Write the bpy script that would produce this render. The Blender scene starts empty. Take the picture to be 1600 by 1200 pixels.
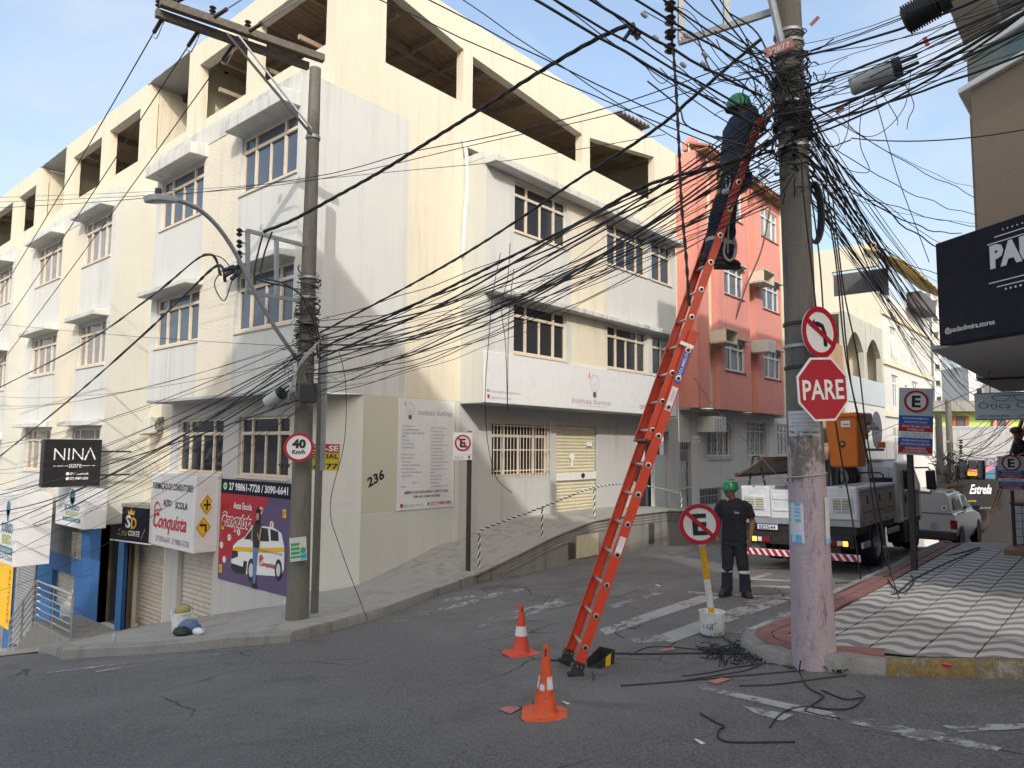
import bpy,bmesh,math,random
from mathutils import Vector,Matrix,noise as mnoise
random.seed(7)
S = bpy.context.scene
COL = S.collection
R_ = math.radians
# ------------------------------------------------------------------ camera
# world axes: X runs along the street that leads away to the right, Y along the street that drops to the left, Z up
F_PX,CX,CY = 1111.0,800.0,600.0
_r = Vector((968,-104,-1111)).normalized()
_l = Vector((-1285,-86,-1111)); _l = (_l - _r * _l.dot(_r)).normalized()
_z = _r.cross(_l)
CAMR = Matrix((_r,_l,_z))            # camera space -> world
CAMP = Vector((0,0,1.6))
cam_d = bpy.data.cameras.new('camera'); cam = bpy.data.objects.new('camera',cam_d); COL.objects.link(cam)
cam.matrix_world = Matrix.Translation(CAMP) @ CAMR.to_4x4()
cam_d.sensor_fit = 'HORIZONTAL'; cam_d.sensor_width = 36.0; cam_d.lens = 36.0 * F_PX / 1600.0
cam_d.clip_start = 0.05; cam_d.clip_end = 2000
S.camera = cam

def ray(px,py):
    return CAMR @ Vector(((px - CX) / F_PX,-(py - CY) / F_PX,-1.0))
def at(px,py,d):
    return CAMP + ray(px,py) * d
def on_x(px,py,c):
    d = ray(px,py); return CAMP + d * ((c - CAMP.x) / d.x)
def on_y(px,py,c):
    d = ray(px,py); return CAMP + d * ((c - CAMP.y) / d.y)
def on_z(px,py,c):
    d = ray(px,py); return CAMP + d * ((c - CAMP.z) / d.z)

# ------------------------------------------------------------------ light
SUN_V = Vector((0.88,1.0,-0.78)).normalized()     # direction the light travels
S.view_settings.view_transform = 'Standard'; S.view_settings.look = 'None'
S.view_settings.exposure = 1.05; S.view_settings.gamma = 1.0
S.view_settings.use_curve_mapping = False
S.view_settings.use_white_balance = True; S.view_settings.white_balance_temperature = 6600   # the photograph's balance for open shade
W = bpy.data.worlds.new('World'); S.world = W; W.use_nodes = True
wn = W.node_tree.nodes; wl = W.node_tree.links
for n in list(wn): wn.remove(n)
w_out = wn.new('ShaderNodeOutputWorld'); w_bg = wn.new('ShaderNodeBackground'); w_bg.inputs['Strength'].default_value = 0.15
w_sky = wn.new('ShaderNodeTexSky'); w_sky.sky_type = 'NISHITA'; w_sky.sun_disc = False
w_sky.sun_elevation = math.asin(-SUN_V.z); w_sky.sun_rotation = math.atan2(-SUN_V.x,-SUN_V.y)
w_sky.air_density = 1.3; w_sky.dust_density = 5.5; w_sky.ozone_density = 2.2; w_sky.altitude = 0
w_tc = wn.new('ShaderNodeTexCoord'); w_map = wn.new('ShaderNodeMapping'); w_map.inputs['Scale'].default_value = (1.3,1.3,3.4)
w_n = wn.new('ShaderNodeTexNoise'); w_n.inputs['Scale'].default_value = 1.7; w_n.inputs['Detail'].default_value = 7; w_n.inputs['Roughness'].default_value = 0.55
w_n.inputs['Distortion'].default_value = 0.5
w_cr = wn.new('ShaderNodeValToRGB'); w_cr.color_ramp.elements[0].position = 0.42; w_cr.color_ramp.elements[1].position = 0.74
w_cr.color_ramp.elements[0].color = (0.12,0.12,0.12,1); w_cr.color_ramp.elements[1].color = (0.85,0.85,0.85,1)
w_mix = wn.new('ShaderNodeMixRGB'); w_mix.inputs['Color2'].default_value = (2.7,2.9,3.2,1)
wl.new(w_tc.outputs['Generated'],w_map.inputs['Vector']); wl.new(w_map.outputs['Vector'],w_n.inputs['Vector'])
wl.new(w_n.outputs['Fac'],w_cr.inputs['Fac']); wl.new(w_cr.outputs['Color'],w_mix.inputs['Fac'])
wl.new(w_sky.outputs['Color'],w_mix.inputs['Color1']); wl.new(w_mix.outputs['Color'],w_bg.inputs['Color'])
wl.new(w_bg.outputs['Background'],w_out.inputs['Surface'])
sun_d = bpy.data.lights.new('sun','SUN'); sun_d.energy = 1.2; sun_d.angle = R_(0.6); sun_d.color = (1.0,0.96,0.90)
sun = bpy.data.objects.new('sun',sun_d); COL.objects.link(sun)
sun.rotation_euler = SUN_V.to_track_quat('-Z','Y').to_euler(); sun.location = (-10,-10,30)
S.cycles.max_bounces = 6; S.cycles.diffuse_bounces = 3; S.cycles.glossy_bounces = 3; S.cycles.transparent_max_bounces = 6
S.cycles.use_denoising = True

# ------------------------------------------------------------------ materials
MATS = {}
def _mat(name):
    m = bpy.data.materials.new(name); m.use_nodes = True
    nt = m.node_tree; b = nt.nodes['Principled BSDF']
    MATS[name] = m
    return m,nt,b
def mixrgb(nt,c1,c2,fac,mode='MIX'):
    n = nt.nodes.new('ShaderNodeMixRGB'); n.blend_type = mode
    for k,v in (('Fac',fac),('Color1',c1),('Color2',c2)):
        if hasattr(v,'links') or hasattr(v,'is_linked'): nt.links.new(v,n.inputs[k])
        elif isinstance(v,(int,float)): n.inputs[k].default_value = v
        else: n.inputs[k].default_value = (*v,1)
    return n.outputs['Color']
def tnoise(nt,scale,detail=4,rough=0.6,vec=None,stretch=None,dist=0):
    n = nt.nodes.new('ShaderNodeTexNoise'); n.inputs['Scale'].default_value = scale; n.inputs['Detail'].default_value = detail
    n.inputs['Roughness'].default_value = rough; n.inputs['Distortion'].default_value = dist
    tc = nt.nodes.new('ShaderNodeTexCoord'); src = vec or tc.outputs['Object']
    if stretch:
        mp = nt.nodes.new('ShaderNodeMapping'); mp.inputs['Scale'].default_value = stretch
        nt.links.new(src,mp.inputs['Vector']); src = mp.outputs['Vector']
    nt.links.new(src,n.inputs['Vector'])
    return n.outputs['Fac']
def ramp(nt,fac,a,b,ca=(0,0,0),cb=(1,1,1)):
    n = nt.nodes.new('ShaderNodeValToRGB'); n.color_ramp.elements[0].position = a; n.color_ramp.elements[1].position = b
    n.color_ramp.elements[0].color = (*ca,1); n.color_ramp.elements[1].color = (*cb,1)
    nt.links.new(fac,n.inputs['Fac']); return n.outputs['Color']
def bump(nt,b,height,strength=0.3,dist=0.02):
    n = nt.nodes.new('ShaderNodeBump'); n.inputs['Strength'].default_value = strength; n.inputs['Distance'].default_value = dist
    nt.links.new(height,n.inputs['Height']); nt.links.new(n.outputs['Normal'],b.inputs['Normal'])
def plain(name,col,rough=0.6,metal=0.0,var=0.12,nscale=3.0,dirt=None,dirt_amt=0.3,bump_s=0.0,bump_scale=60,spec=0.5,coat=0.0):
    """painted / plastic / metal surface with some grain and wear"""
    m,nt,b = _mat(name)
    n = tnoise(nt,nscale,5)
    dark = tuple(c * (1 - var) for c in col); lite = tuple(min(1,c * (1 + var)) for c in col)
    out = mixrgb(nt,dark,lite,n)
    if dirt is not None:
        d = ramp(nt,tnoise(nt,nscale * 2.3,8,0.7),0.5,0.72)
        s = nt.nodes.new('ShaderNodeMath'); s.operation = 'MULTIPLY'; s.inputs[1].default_value = dirt_amt; nt.links.new(d,s.inputs[0])
        out = mixrgb(nt,out,dirt,s.outputs[0])
    nt.links.new(out,b.inputs['Base Color'])
    b.inputs['Roughness'].default_value = rough; b.inputs['Metallic'].default_value = metal
    b.inputs['Specular IOR Level'].default_value = spec; b.inputs['Coat Weight'].default_value = coat
    if bump_s: bump(nt,b,tnoise(nt,bump_scale,3),bump_s,0.01)
    return m
def wallpaint(name,col,stain=(0.25,0.24,0.22),streak=0.35,rough=0.85,tex=0.25,texscale=55,blotch=0.10):
    m,nt,b = _mat(name)
    big = tnoise(nt,0.55,5,0.6)
    c = mixrgb(nt,tuple(x * (1 - blotch) for x in col),tuple(min(1,x * (1 + blotch * 0.6)) for x in col),big)
    st = ramp(nt,tnoise(nt,2.6,7,0.7,stretch=(1.8,1.8,0.09)),0.48,0.76)
    gate = ramp(nt,tnoise(nt,0.6,4),0.36,0.62)
    k = nt.nodes.new('ShaderNodeMath'); k.operation = 'MULTIPLY'; nt.links.new(st,k.inputs[0]); nt.links.new(gate,k.inputs[1])
    k2 = nt.nodes.new('ShaderNodeMath'); k2.operation = 'MULTIPLY'; k2.inputs[1].default_value = min(1.0,streak * 1.35); nt.links.new(k.outputs[0],k2.inputs[0])
    c = mixrgb(nt,c,stain,k2.outputs[0])
    sp = ramp(nt,tnoise(nt,9,8,0.75),0.66,0.80)
    k3 = nt.nodes.new('ShaderNodeMath'); k3.operation = 'MULTIPLY'; k3.inputs[1].default_value = streak * 0.5; nt.links.new(sp,k3.inputs[0])
    c = mixrgb(nt,c,stain,k3.outputs[0])
    nt.links.new(c,b.inputs['Base Color']); b.inputs['Roughness'].default_value = rough; b.inputs['Specular IOR Level'].default_value = 0.25
    bump(nt,b,tnoise(nt,texscale,4,0.6),tex,0.02)
    return m
def glassmat(name,col,rough=0.06):
    m,nt,b = _mat(name)
    n = tnoise(nt,1.1,3)
    nt.links.new(mixrgb(nt,tuple(c * 0.55 for c in col),col,n),b.inputs['Base Color'])
    b.inputs['Roughness'].default_value = rough; b.inputs['IOR'].default_value = 1.5
    return m
wallpaint('wall_cream',(0.70,0.65,0.525),(0.34,0.29,0.21),0.36)
wallpaint('wall_cream_rough',(0.70,0.655,0.55),(0.40,0.36,0.28),0.25,tex=0.9,texscale=26)
wallpaint('wall_grey',(0.60,0.615,0.595),(0.24,0.24,0.22),0.36)
wallpaint('wall_green_grey',(0.575,0.58,0.53),(0.33,0.32,0.27),0.25)
wallpaint('ledge_grey',(0.60,0.61,0.585),(0.18,0.18,0.16),0.85)
wallpaint('wall_lower',(0.50,0.50,0.49),(0.22,0.21,0.20),0.35)
wallpaint('tile_cladding',(0.60,0.60,0.55),(0.36,0.36,0.33),0.2,rough=0.45,tex=0.05,blotch=0.06)
wallpaint('tile_cladding_green',(0.56,0.555,0.45),(0.36,0.36,0.30),0.2,rough=0.45,tex=0.05,blotch=0.06)
wallpaint('wall_pink',(0.70,0.30,0.25),(0.40,0.13,0.11),0.4)
wallpaint('wall_pink_cream',(0.74,0.66,0.50),(0.40,0.33,0.25),0.3)
wallpaint('wall_pale',(0.60,0.61,0.58),(0.25,0.25,0.23),0.45)
wallpaint('wall_far_cream',(0.66,0.62,0.51),(0.40,0.38,0.30),0.35)
wallpaint('wall_far_white',(0.64,0.63,0.60),(0.50,0.50,0.47),0.2)
wallpaint('wall_weathered',(0.50,0.50,0.44),(0.12,0.12,0.10),0.8)
wallpaint('wall_brown',(0.295,0.225,0.165),(0.20,0.15,0.12),0.3)
wallpaint('wall_tan',(0.46,0.43,0.37),(0.30,0.27,0.23),0.2)
wallpaint('wall_blue',(0.035,0.14,0.36),(0.02,0.07,0.18),0.4,rough=0.5)
wallpaint('wall_lime',(0.52,0.66,0.22),(0.30,0.36,0.16),0.4)
wallpaint('wall_slate',(0.36,0.37,0.38),(0.15,0.15,0.15),0.7)
wallpaint('wall_black',(0.03,0.03,0.032),(0.06,0.06,0.06),0.3,rough=0.6)
wallpaint('brickish',(0.45,0.30,0.20),(0.25,0.17,0.12),0.6,tex=0.8,texscale=20)
wallpaint('concrete',(0.27,0.265,0.245),(0.06,0.06,0.055),0.95,tex=0.5,texscale=35)
wallpaint('concrete_walk',(0.36,0.35,0.31),(0.14,0.13,0.115),0.8,tex=0.4,texscale=30)
wallpaint('kerb_concrete',(0.29,0.28,0.255),(0.07,0.065,0.055),0.95,tex=0.8,texscale=25)
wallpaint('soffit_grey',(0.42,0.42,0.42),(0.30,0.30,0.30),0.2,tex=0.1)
glassmat('glass_dark',(0.035,0.040,0.050))
glassmat('glass_blue',(0.10,0.14,0.19))
glassmat('glass_curtain',(0.30,0.33,0.35),0.12)
glassmat('glass_green',(0.13,0.20,0.20))
plain('frame_cream',(0.66,0.57,0.46),0.6,dirt=(0.35,0.28,0.22),dirt_amt=0.3)
plain('frame_white',(0.72,0.72,0.70),0.45,dirt=(0.4,0.4,0.38),dirt_amt=0.2)
plain('shutter_cream',(0.62,0.57,0.40),0.45,dirt=(0.30,0.26,0.18),dirt_amt=0.35)
plain('shutter_beige',(0.50,0.46,0.40),0.5,dirt=(0.18,0.15,0.12),dirt_amt=0.55)
plain('sign_white',(0.70,0.71,0.72),0.4,var=0.04,dirt=(0.45,0.44,0.42),dirt_amt=0.25)
plain('sign_black',(0.018,0.018,0.02),0.35,var=0.15)
plain('sign_navy',(0.009,0.011,0.022),0.6,var=0.2,dirt=(0.03,0.033,0.045),dirt_amt=0.3,spec=0.2)
plain('sign_red',(0.42,0.012,0.03),0.4,var=0.08,dirt=(0.30,0.05,0.05),dirt_amt=0.25)
plain('sign_reface',(0.72,0.72,0.70),0.4,var=0.05,dirt=(0.45,0.42,0.38),dirt_amt=0.3)
plain('sign_blue',(0.02,0.10,0.42),0.4,var=0.06)
plain('sign_yellow',(0.80,0.48,0.02),0.45,var=0.06,dirt=(0.4,0.25,0.05),dirt_amt=0.3)
plain('sign_grey',(0.50,0.55,0.57),0.45,var=0.05,dirt=(0.36,0.4,0.42),dirt_amt=0.3)
plain('print_white',(0.80,0.80,0.80),0.5,var=0.02)
plain('print_silver',(0.62,0.62,0.64),0.35,var=0.05)
plain('print_grey',(0.30,0.30,0.32),0.5,var=0.05)
plain('print_black',(0.015,0.015,0.017),0.5,var=0.1)
plain('print_red',(0.50,0.015,0.03),0.45,var=0.05)
plain('print_blue',(0.05,0.25,0.55),0.5,var=0.05)
plain('print_teal',(0.06,0.17,0.25),0.5,var=0.05)
plain('print_green',(0.05,0.35,0.12),0.5,var=0.05)
plain('print_gold',(0.50,0.32,0.05),0.4,var=0.1)
plain('print_pink',(0.75,0.18,0.25),0.5,var=0.05)
plain('print_lime',(0.35,0.45,0.10),0.5,var=0.05)
plain('print_purple',(0.11,0.075,0.17),0.5,var=0.25,nscale=1.5)
plain('print_cyan',(0.12,0.45,0.75),0.5,var=0.08)
plain('print_skin',(0.45,0.26,0.17),0.5,var=0.05)
plain('print_denim',(0.10,0.20,0.38),0.6,var=0.15,nscale=20)
plain('fibreglass_red',(0.62,0.055,0.018),0.42,var=0.10,nscale=6,dirt=(0.35,0.03,0.02),dirt_amt=0.45)
plain('aluminium',(0.62,0.60,0.58),0.38,metal=0.85,var=0.1,dirt=(0.3,0.28,0.25),dirt_amt=0.4)
plain('galvanised',(0.40,0.42,0.43),0.5,metal=0.55,var=0.18,nscale=9,dirt=(0.25,0.22,0.19),dirt_amt=0.4)
plain('steel_shiny',(0.75,0.76,0.78),0.18,metal=1.0,var=0.05)
plain('black_rubber',(0.02,0.02,0.021),0.75,var=0.25,nscale=10,dirt=(0.08,0.075,0.07),dirt_amt=0.5)
plain('black_metal',(0.022,0.022,0.024),0.45,var=0.2,dirt=(0.10,0.08,0.06),dirt_amt=0.4)
plain('cable_black',(0.022,0.022,0.024),0.6,var=0.3,nscale=2,dirt=(0.06,0.06,0.06),dirt_amt=0.4)
plain('cable_grey',(0.36,0.36,0.37),0.5,var=0.12)
plain('cable_brown',(0.10,0.065,0.04),0.6,var=0.1)
plain('cone_orange',(0.70,0.10,0.022),0.55,var=0.12,nscale=8,dirt=(0.22,0.06,0.03),dirt_amt=0.6)
plain('cone_red',(0.66,0.07,0.035),0.5,var=0.10,nscale=8,dirt=(0.3,0.06,0.04),dirt_amt=0.4)
plain('reflective_white',(0.72,0.73,0.75),0.35,var=0.10,nscale=30,dirt=(0.4,0.35,0.32),dirt_amt=0.5)
plain('bucket_white',(0.70,0.71,0.70),0.5,var=0.06,nscale=8,dirt=(0.35,0.36,0.36),dirt_amt=0.5)
plain('paint_yellow',(0.75,0.40,0.015),0.55,var=0.1,nscale=10,dirt=(0.4,0.22,0.05),dirt_amt=0.5)
plain('paint_white',(0.72,0.71,0.68),0.6,var=0.06,nscale=10,dirt=(0.35,0.32,0.30),dirt_amt=0.5)
plain('truck_white',(0.66,0.68,0.70),0.35,var=0.06,nscale=4,dirt=(0.40,0.38,0.36),dirt_amt=0.35,coat=0.2)
plain('truck_dark',(0.018,0.017,0.017),0.6,var=0.3,nscale=5,dirt=(0.07,0.06,0.05),dirt_amt=0.6)
plain('truck_side',(0.40,0.35,0.33),0.5,var=0.10,nscale=4,dirt=(0.22,0.17,0.15),dirt_amt=0.5)
plain('basket_orange',(0.66,0.16,0.012),0.5,var=0.10,nscale=4,dirt=(0.38,0.10,0.03),dirt_amt=0.45)
plain('boom_grey',(0.42,0.40,0.37),0.5,var=0.12,nscale=6,dirt=(0.18,0.15,0.13),dirt_amt=0.5)
plain('car_silver',(0.58,0.56,0.55),0.28,metal=0.3,var=0.05,coat=0.5)
plain('car_plastic',(0.03,0.03,0.032),0.55,var=0.15)
plain('lamp_red',(0.25,0.008,0.012),0.2,var=0.1)
plain('wood',(0.28,0.17,0.09),0.7,var=0.3,nscale=12,bump_s=0.3)
plain('wood_grey',(0.125,0.105,0.085),0.85,var=0.45,nscale=14,dirt=(0.36,0.33,0.27),dirt_amt=0.45,bump_s=0.5)
plain('wood_dark',(0.045,0.04,0.036),0.8,var=0.4,nscale=16,dirt=(0.16,0.13,0.11),dirt_amt=0.4,bump_s=0.4)
plain('rafter_wood',(0.34,0.26,0.19),0.8,var=0.3,nscale=10)
plain('rafter_steel',(0.06,0.055,0.05),0.7,var=0.3,nscale=10)
plain('sheet_metal',(0.33,0.34,0.34),0.5,metal=0.3,var=0.15,nscale=6)
plain('roof_brown',(0.40,0.27,0.18),0.85,var=0.45,nscale=5,dirt=(0.42,0.33,0.25),dirt_amt=0.6)
plain('fibre_cement',(0.20,0.20,0.19),0.85,var=0.3,nscale=5)
plain('clay_tile',(0.32,0.12,0.07),0.85,var=0.35,nscale=9,dirt=(0.12,0.08,0.06),dirt_amt=0.5)
plain('roof_yellow',(0.66,0.42,0.09),0.55,var=0.25,nscale=2,dirt=(0.4,0.24,0.06),dirt_amt=0.5)
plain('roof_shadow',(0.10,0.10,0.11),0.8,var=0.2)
plain('plastic_grey',(0.42,0.43,0.44),0.5,var=0.08,nscale=10,dirt=(0.25,0.25,0.25),dirt_amt=0.4)
plain('plastic_black',(0.02,0.02,0.022),0.5,var=0.2)
plain('ac_white',(0.62,0.62,0.57),0.5,var=0.06,dirt=(0.35,0.33,0.28),dirt_amt=0.4)
plain('porcelain_brown',(0.05,0.032,0.026),0.25,var=0.2)
plain('green_plastic',(0.010,0.20,0.085),0.32,var=0.10,nscale=8,coat=0.2)
plain('cloth_navy',(0.020,0.028,0.062),0.9,var=0.35,nscale=11,bump_s=0.5,bump_scale=22)
plain('cloth_black',(0.012,0.013,0.018),0.9,var=0.35,nscale=11,bump_s=0.5,bump_scale=22)
plain('cloth_darkblue',(0.013,0.016,0.026),0.9,var=0.35,nscale=11,bump_s=0.5,bump_scale=22)
plain('leather_boot',(0.022,0.019,0.017),0.6,var=0.3,nscale=16)
plain('skin_brown',(0.20,0.105,0.065),0.55,var=0.10,nscale=14)
plain('hair_black',(0.01,0.009,0.008),0.8,var=0.2)
plain('eye_white',(0.55,0.52,0.48),0.3,var=0.02)
plain('lips',(0.20,0.075,0.06),0.5,var=0.05)
plain('stripe_silver',(0.50,0.52,0.53),0.4,var=0.08)
plain('webbing',(0.40,0.33,0.06),0.7,var=0.1)
plain('rope_grey',(0.30,0.28,0.26),0.8,var=0.3,nscale=40)
plain('tarp_blue',(0.02,0.08,0.32),0.55,var=0.2)
plain('rag_yellow',(0.35,0.30,0.13),0.9,var=0.3,nscale=20)
plain('rag_blue',(0.10,0.16,0.28),0.8,var=0.3,nscale=14)
plain('tile_white',(0.62,0.64,0.66),0.3,var=0.06)
plain('grout_dark',(0.06,0.06,0.065),0.8)
plain('red_tile',(0.235,0.105,0.09),0.75,var=0.3,nscale=8,dirt=(0.30,0.21,0.19),dirt_amt=0.5)
plain('red_wet',(0.45,0.17,0.13),0.7,var=0.2,nscale=12,dirt=(0.25,0.2,0.18),dirt_amt=0.5)
plain('leaf',(0.05,0.10,0.025),0.6,var=0.35,nscale=20)
plain('paper',(0.62,0.63,0.64),0.8,var=0.05,dirt=(0.4,0.38,0.35),dirt_amt=0.3)
plain('bronze',(0.15,0.11,0.06),0.5,metal=0.3,var=0.2)
plain('maroon_board',(0.09,0.025,0.025),0.5,var=0.1)
plain('yellow_film',(0.60,0.45,0.03),0.5,var=0.1)
def emitmat(name,col,strength):
    m,nt,b = _mat(name); b.inputs['Base Color'].default_value = (*col,1)
    b.inputs['Emission Color'].default_value = (*col,1); b.inputs['Emission Strength'].default_value = strength
emitmat('lamp_amber',(1.0,0.32,0.04),2.2)

# asphalt: aggregate grain, patches, oil, fine cracks
m,nt,b = _mat('asphalt')
g = tnoise(nt,48,5,0.85); base = mixrgb(nt,(0.062,0.060,0.057),(0.33,0.315,0.295),ramp(nt,g,0.34,0.70))
big = tnoise(nt,0.45,6,0.65); base = mixrgb(nt,base,(0.27,0.26,0.245),ramp(nt,big,0.46,0.70,(0,0,0),(0.55,0.55,0.55)))
oil = tnoise(nt,0.8,6,0.7,dist=1.0); base = mixrgb(nt,base,(0.075,0.072,0.069),ramp(nt,oil,0.54,0.72,(0,0,0),(0.6,0.6,0.6)))
sp = nt.nodes.new('ShaderNodeTexVoronoi'); sp.inputs['Scale'].default_value = 30; tcc = nt.nodes.new('ShaderNodeTexCoord'); nt.links.new(tcc.outputs['Object'],sp.inputs['Vector'])
base = mixrgb(nt,base,(0.30,0.29,0.27),ramp(nt,sp.outputs['Distance'],0.07,0.20,(0.62,0.62,0.62),(0,0,0)))
v = nt.nodes.new('ShaderNodeTexVoronoi'); v.feature = 'DISTANCE_TO_EDGE'; v.inputs['Scale'].default_value = 0.75
wv = tnoise(nt,2.0,4); mv = nt.nodes.new('ShaderNodeMixRGB'); mv.inputs['Fac'].default_value = 0.16; nt.links.new(tcc.outputs['Object'],mv.inputs['Color1'])
nn = nt.nodes.new('ShaderNodeTexNoise'); nn.inputs['Scale'].default_value = 2.5; nn.inputs['Detail'].default_value = 5; nt.links.new(tcc.outputs['Object'],nn.inputs['Vector']); nt.links.new(nn.outputs['Color'],mv.inputs['Color2'])
nt.links.new(mv.outputs['Color'],v.inputs['Vector'])
crk = ramp(nt,v.outputs['Distance'],0.0,0.010,(1,1,1),(0,0,0)); gate = ramp(nt,tnoise(nt,0.33,3),0.50,0.58)
mm = nt.nodes.new('ShaderNodeMath'); mm.operation = 'MULTIPLY'; nt.links.new(crk,mm.inputs[0]); nt.links.new(gate,mm.inputs[1])
base = mixrgb(nt,base,(0.02,0.02,0.02),mm.outputs[0])
nt.links.new(base,b.inputs['Base Color']); b.inputs['Roughness'].default_value = 0.82; b.inputs['Specular IOR Level'].default_value = 0.35
bump(nt,b,tnoise(nt,60,5,0.85),1.0,0.02)

# worn road paint: lets the asphalt show through where it has flaked
def wornpaint(name,col,lo,hi):
    m,nt,b = _mat(name)
    f = tnoise(nt,7.5,9,0.78,dist=0.4); f2 = tnoise(nt,1.3,3)
    ad = nt.nodes.new('ShaderNodeMath'); ad.operation = 'ADD'; nt.links.new(f,ad.inputs[0]); sc = nt.nodes.new('ShaderNodeMath'); sc.operation = 'MULTIPLY'; sc.inputs[1].default_value = 0.6; nt.links.new(f2,sc.inputs[0]); nt.links.new(sc.outputs[0],ad.inputs[1])
    a = ramp(nt,ad.outputs[0],lo,hi)
    nt.links.new(a,b.inputs['Alpha'])
    g = tnoise(nt,90,3,0.8)
    nt.links.new(mixrgb(nt,tuple(c * 0.6 for c in col),col,g),b.inputs['Base Color']); b.inputs['Roughness'].default_value = 0.8
    bump(nt,b,g,0.5,0.01)
wornpaint('road_paint',(0.46,0.45,0.43),0.63,0.76)
wornpaint('road_paint_faint',(0.44,0.43,0.41),0.74,0.90)
wornpaint('road_paint_line',(0.46,0.45,0.43),0.74,0.86)
wornpaint('kerb_yellow',(0.27,0.195,0.06),0.72,0.92)
wornpaint('kerb_white',(0.55,0.54,0.50),0.70,0.86)

# weathered concrete pole with flaking lilac paint on its lower length (height taken from object space)
def polemat(name,paint):
    m,nt,b = _mat(name)
    c = mixrgb(nt,(0.10,0.095,0.08),(0.24,0.225,0.19),tnoise(nt,3.0,7,0.7,stretch=(2.5,2.5,0.35)))
    c = mixrgb(nt,c,(0.045,0.042,0.038),ramp(nt,tnoise(nt,4,8,0.75,stretch=(2,2,0.3)),0.55,0.72,(0,0,0),(0.75,0.75,0.75)))
    if paint:
        tc = nt.nodes.new('ShaderNodeTexCoord'); sx = nt.nodes.new('ShaderNodeSeparateXYZ'); nt.links.new(tc.outputs['Object'],sx.inputs[0])
        mr = nt.nodes.new('ShaderNodeMapRange'); mr.inputs['From Min'].default_value = 0.75; mr.inputs['From Max'].default_value = 2.15; mr.inputs['To Min'].default_value = 0.36; mr.inputs['To Max'].default_value = -0.06
        nt.links.new(sx.outputs['Z'],mr.inputs['Value'])
        ns = tnoise(nt,5.5,9,0.72,stretch=(1,1,0.45))
        ad = nt.nodes.new('ShaderNodeMath'); ad.operation = 'ADD'; nt.links.new(mr.outputs[0],ad.inputs[0]); nt.links.new(ns,ad.inputs[1])
        pm = ramp(nt,ad.outputs[0],0.56,0.62)
        lil = mixrgb(nt,(0.37,0.30,0.34),(0.50,0.42,0.46),tnoise(nt,4,6,0.7,stretch=(1,1,0.3)))
        lil = mixrgb(nt,lil,(0.13,0.095,0.115),ramp(nt,tnoise(nt,8,9,0.8,stretch=(1.5,1.5,0.35)),0.53,0.66,(0,0,0),(0.8,0.8,0.8)))
        c = mixrgb(nt,c,lil,pm)
        mr2 = nt.nodes.new('ShaderNodeMapRange'); mr2.inputs['From Min'].default_value = 0.1; mr2.inputs['From Max'].default_value = 1.3; mr2.inputs['To Min'].default_value = 0.12; mr2.inputs['To Max'].default_value = -0.08
        nt.links.new(sx.outputs['Z'],mr2.inputs['Value'])
        fl = tnoise(nt,16,8,0.7); ad2 = nt.nodes.new('ShaderNodeMath'); ad2.operation = 'ADD'; nt.links.new(mr2.outputs[0],ad2.inputs[0]); nt.links.new(fl,ad2.inputs[1])
        c = mixrgb(nt,c,(0.42,0.37,0.30),ramp(nt,ad2.outputs[0],0.66,0.70))
    nt.links.new(c,b.inputs['Base Color']); b.inputs['Roughness'].default_value = 0.85
    bump(nt,b,tnoise(nt,24,8,0.75),0.6,0.03)
polemat('pole_concrete',False); polemat('pole_lilac',True)

# wave mosaic pavement
def mosaic():
    m,nt,b = _mat('mosaic')
    tc = nt.nodes.new('ShaderNodeTexCoord'); sx = nt.nodes.new('ShaderNodeSeparateXYZ'); nt.links.new(tc.outputs['Object'],sx.inputs[0])
    def M(op,a,c=None):
        n = nt.nodes.new('ShaderNodeMath'); n.operation = op
        for i,v in enumerate((a,c)):
            if v is None: continue
            if isinstance(v,(int,float)): n.inputs[i].default_value = v
            else: nt.links.new(v,n.inputs[i])
        return n.outputs[0]
    X,Y = sx.outputs['X'],sx.outputs['Y']
    wob = M('MULTIPLY',M('SINE',M('MULTIPLY',Y,2 * math.pi / 0.40)),0.085)
    lean = M('MULTIPLY',Y,0.12)
    ph = M('FRACT',M('DIVIDE',M('ADD',M('ADD',X,wob),lean),0.36))
    dark = M('LESS_THAN',ph,0.47)
    comb = M('LESS_THAN',M('FRACT',M('DIVIDE',Y,0.020)),0.74)
    combe = M('LESS_THAN',M('FRACT',M('DIVIDE',X,0.030)),0.16)
    dk = M('MULTIPLY',dark,comb)
    g = tnoise(nt,40,4,0.7); gb = tnoise(nt,1.2,5,0.6)
    white = mixrgb(nt,(0.40,0.385,0.35),(0.55,0.53,0.49),gb); white = mixrgb(nt,white,(0.28,0.27,0.24),ramp(nt,g,0.55,0.8,(0,0,0),(0.6,0.6,0.6)))
    blk = mixrgb(nt,(0.065,0.065,0.07),(0.13,0.13,0.128),g)
    c = mixrgb(nt,white,blk,dk)
    c = mixrgb(nt,c,(0.25,0.235,0.20),ramp(nt,tnoise(nt,2.1,6,0.7),0.52,0.78,(0,0,0),(0.5,0.5,0.5)))
    nt.links.new(c,b.inputs['Base Color']); b.inputs['Roughness'].default_value = 0.75
    bump(nt,b,M('ADD',M('MULTIPLY',comb,0.5),g),0.4,0.008)
mosaic()
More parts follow.
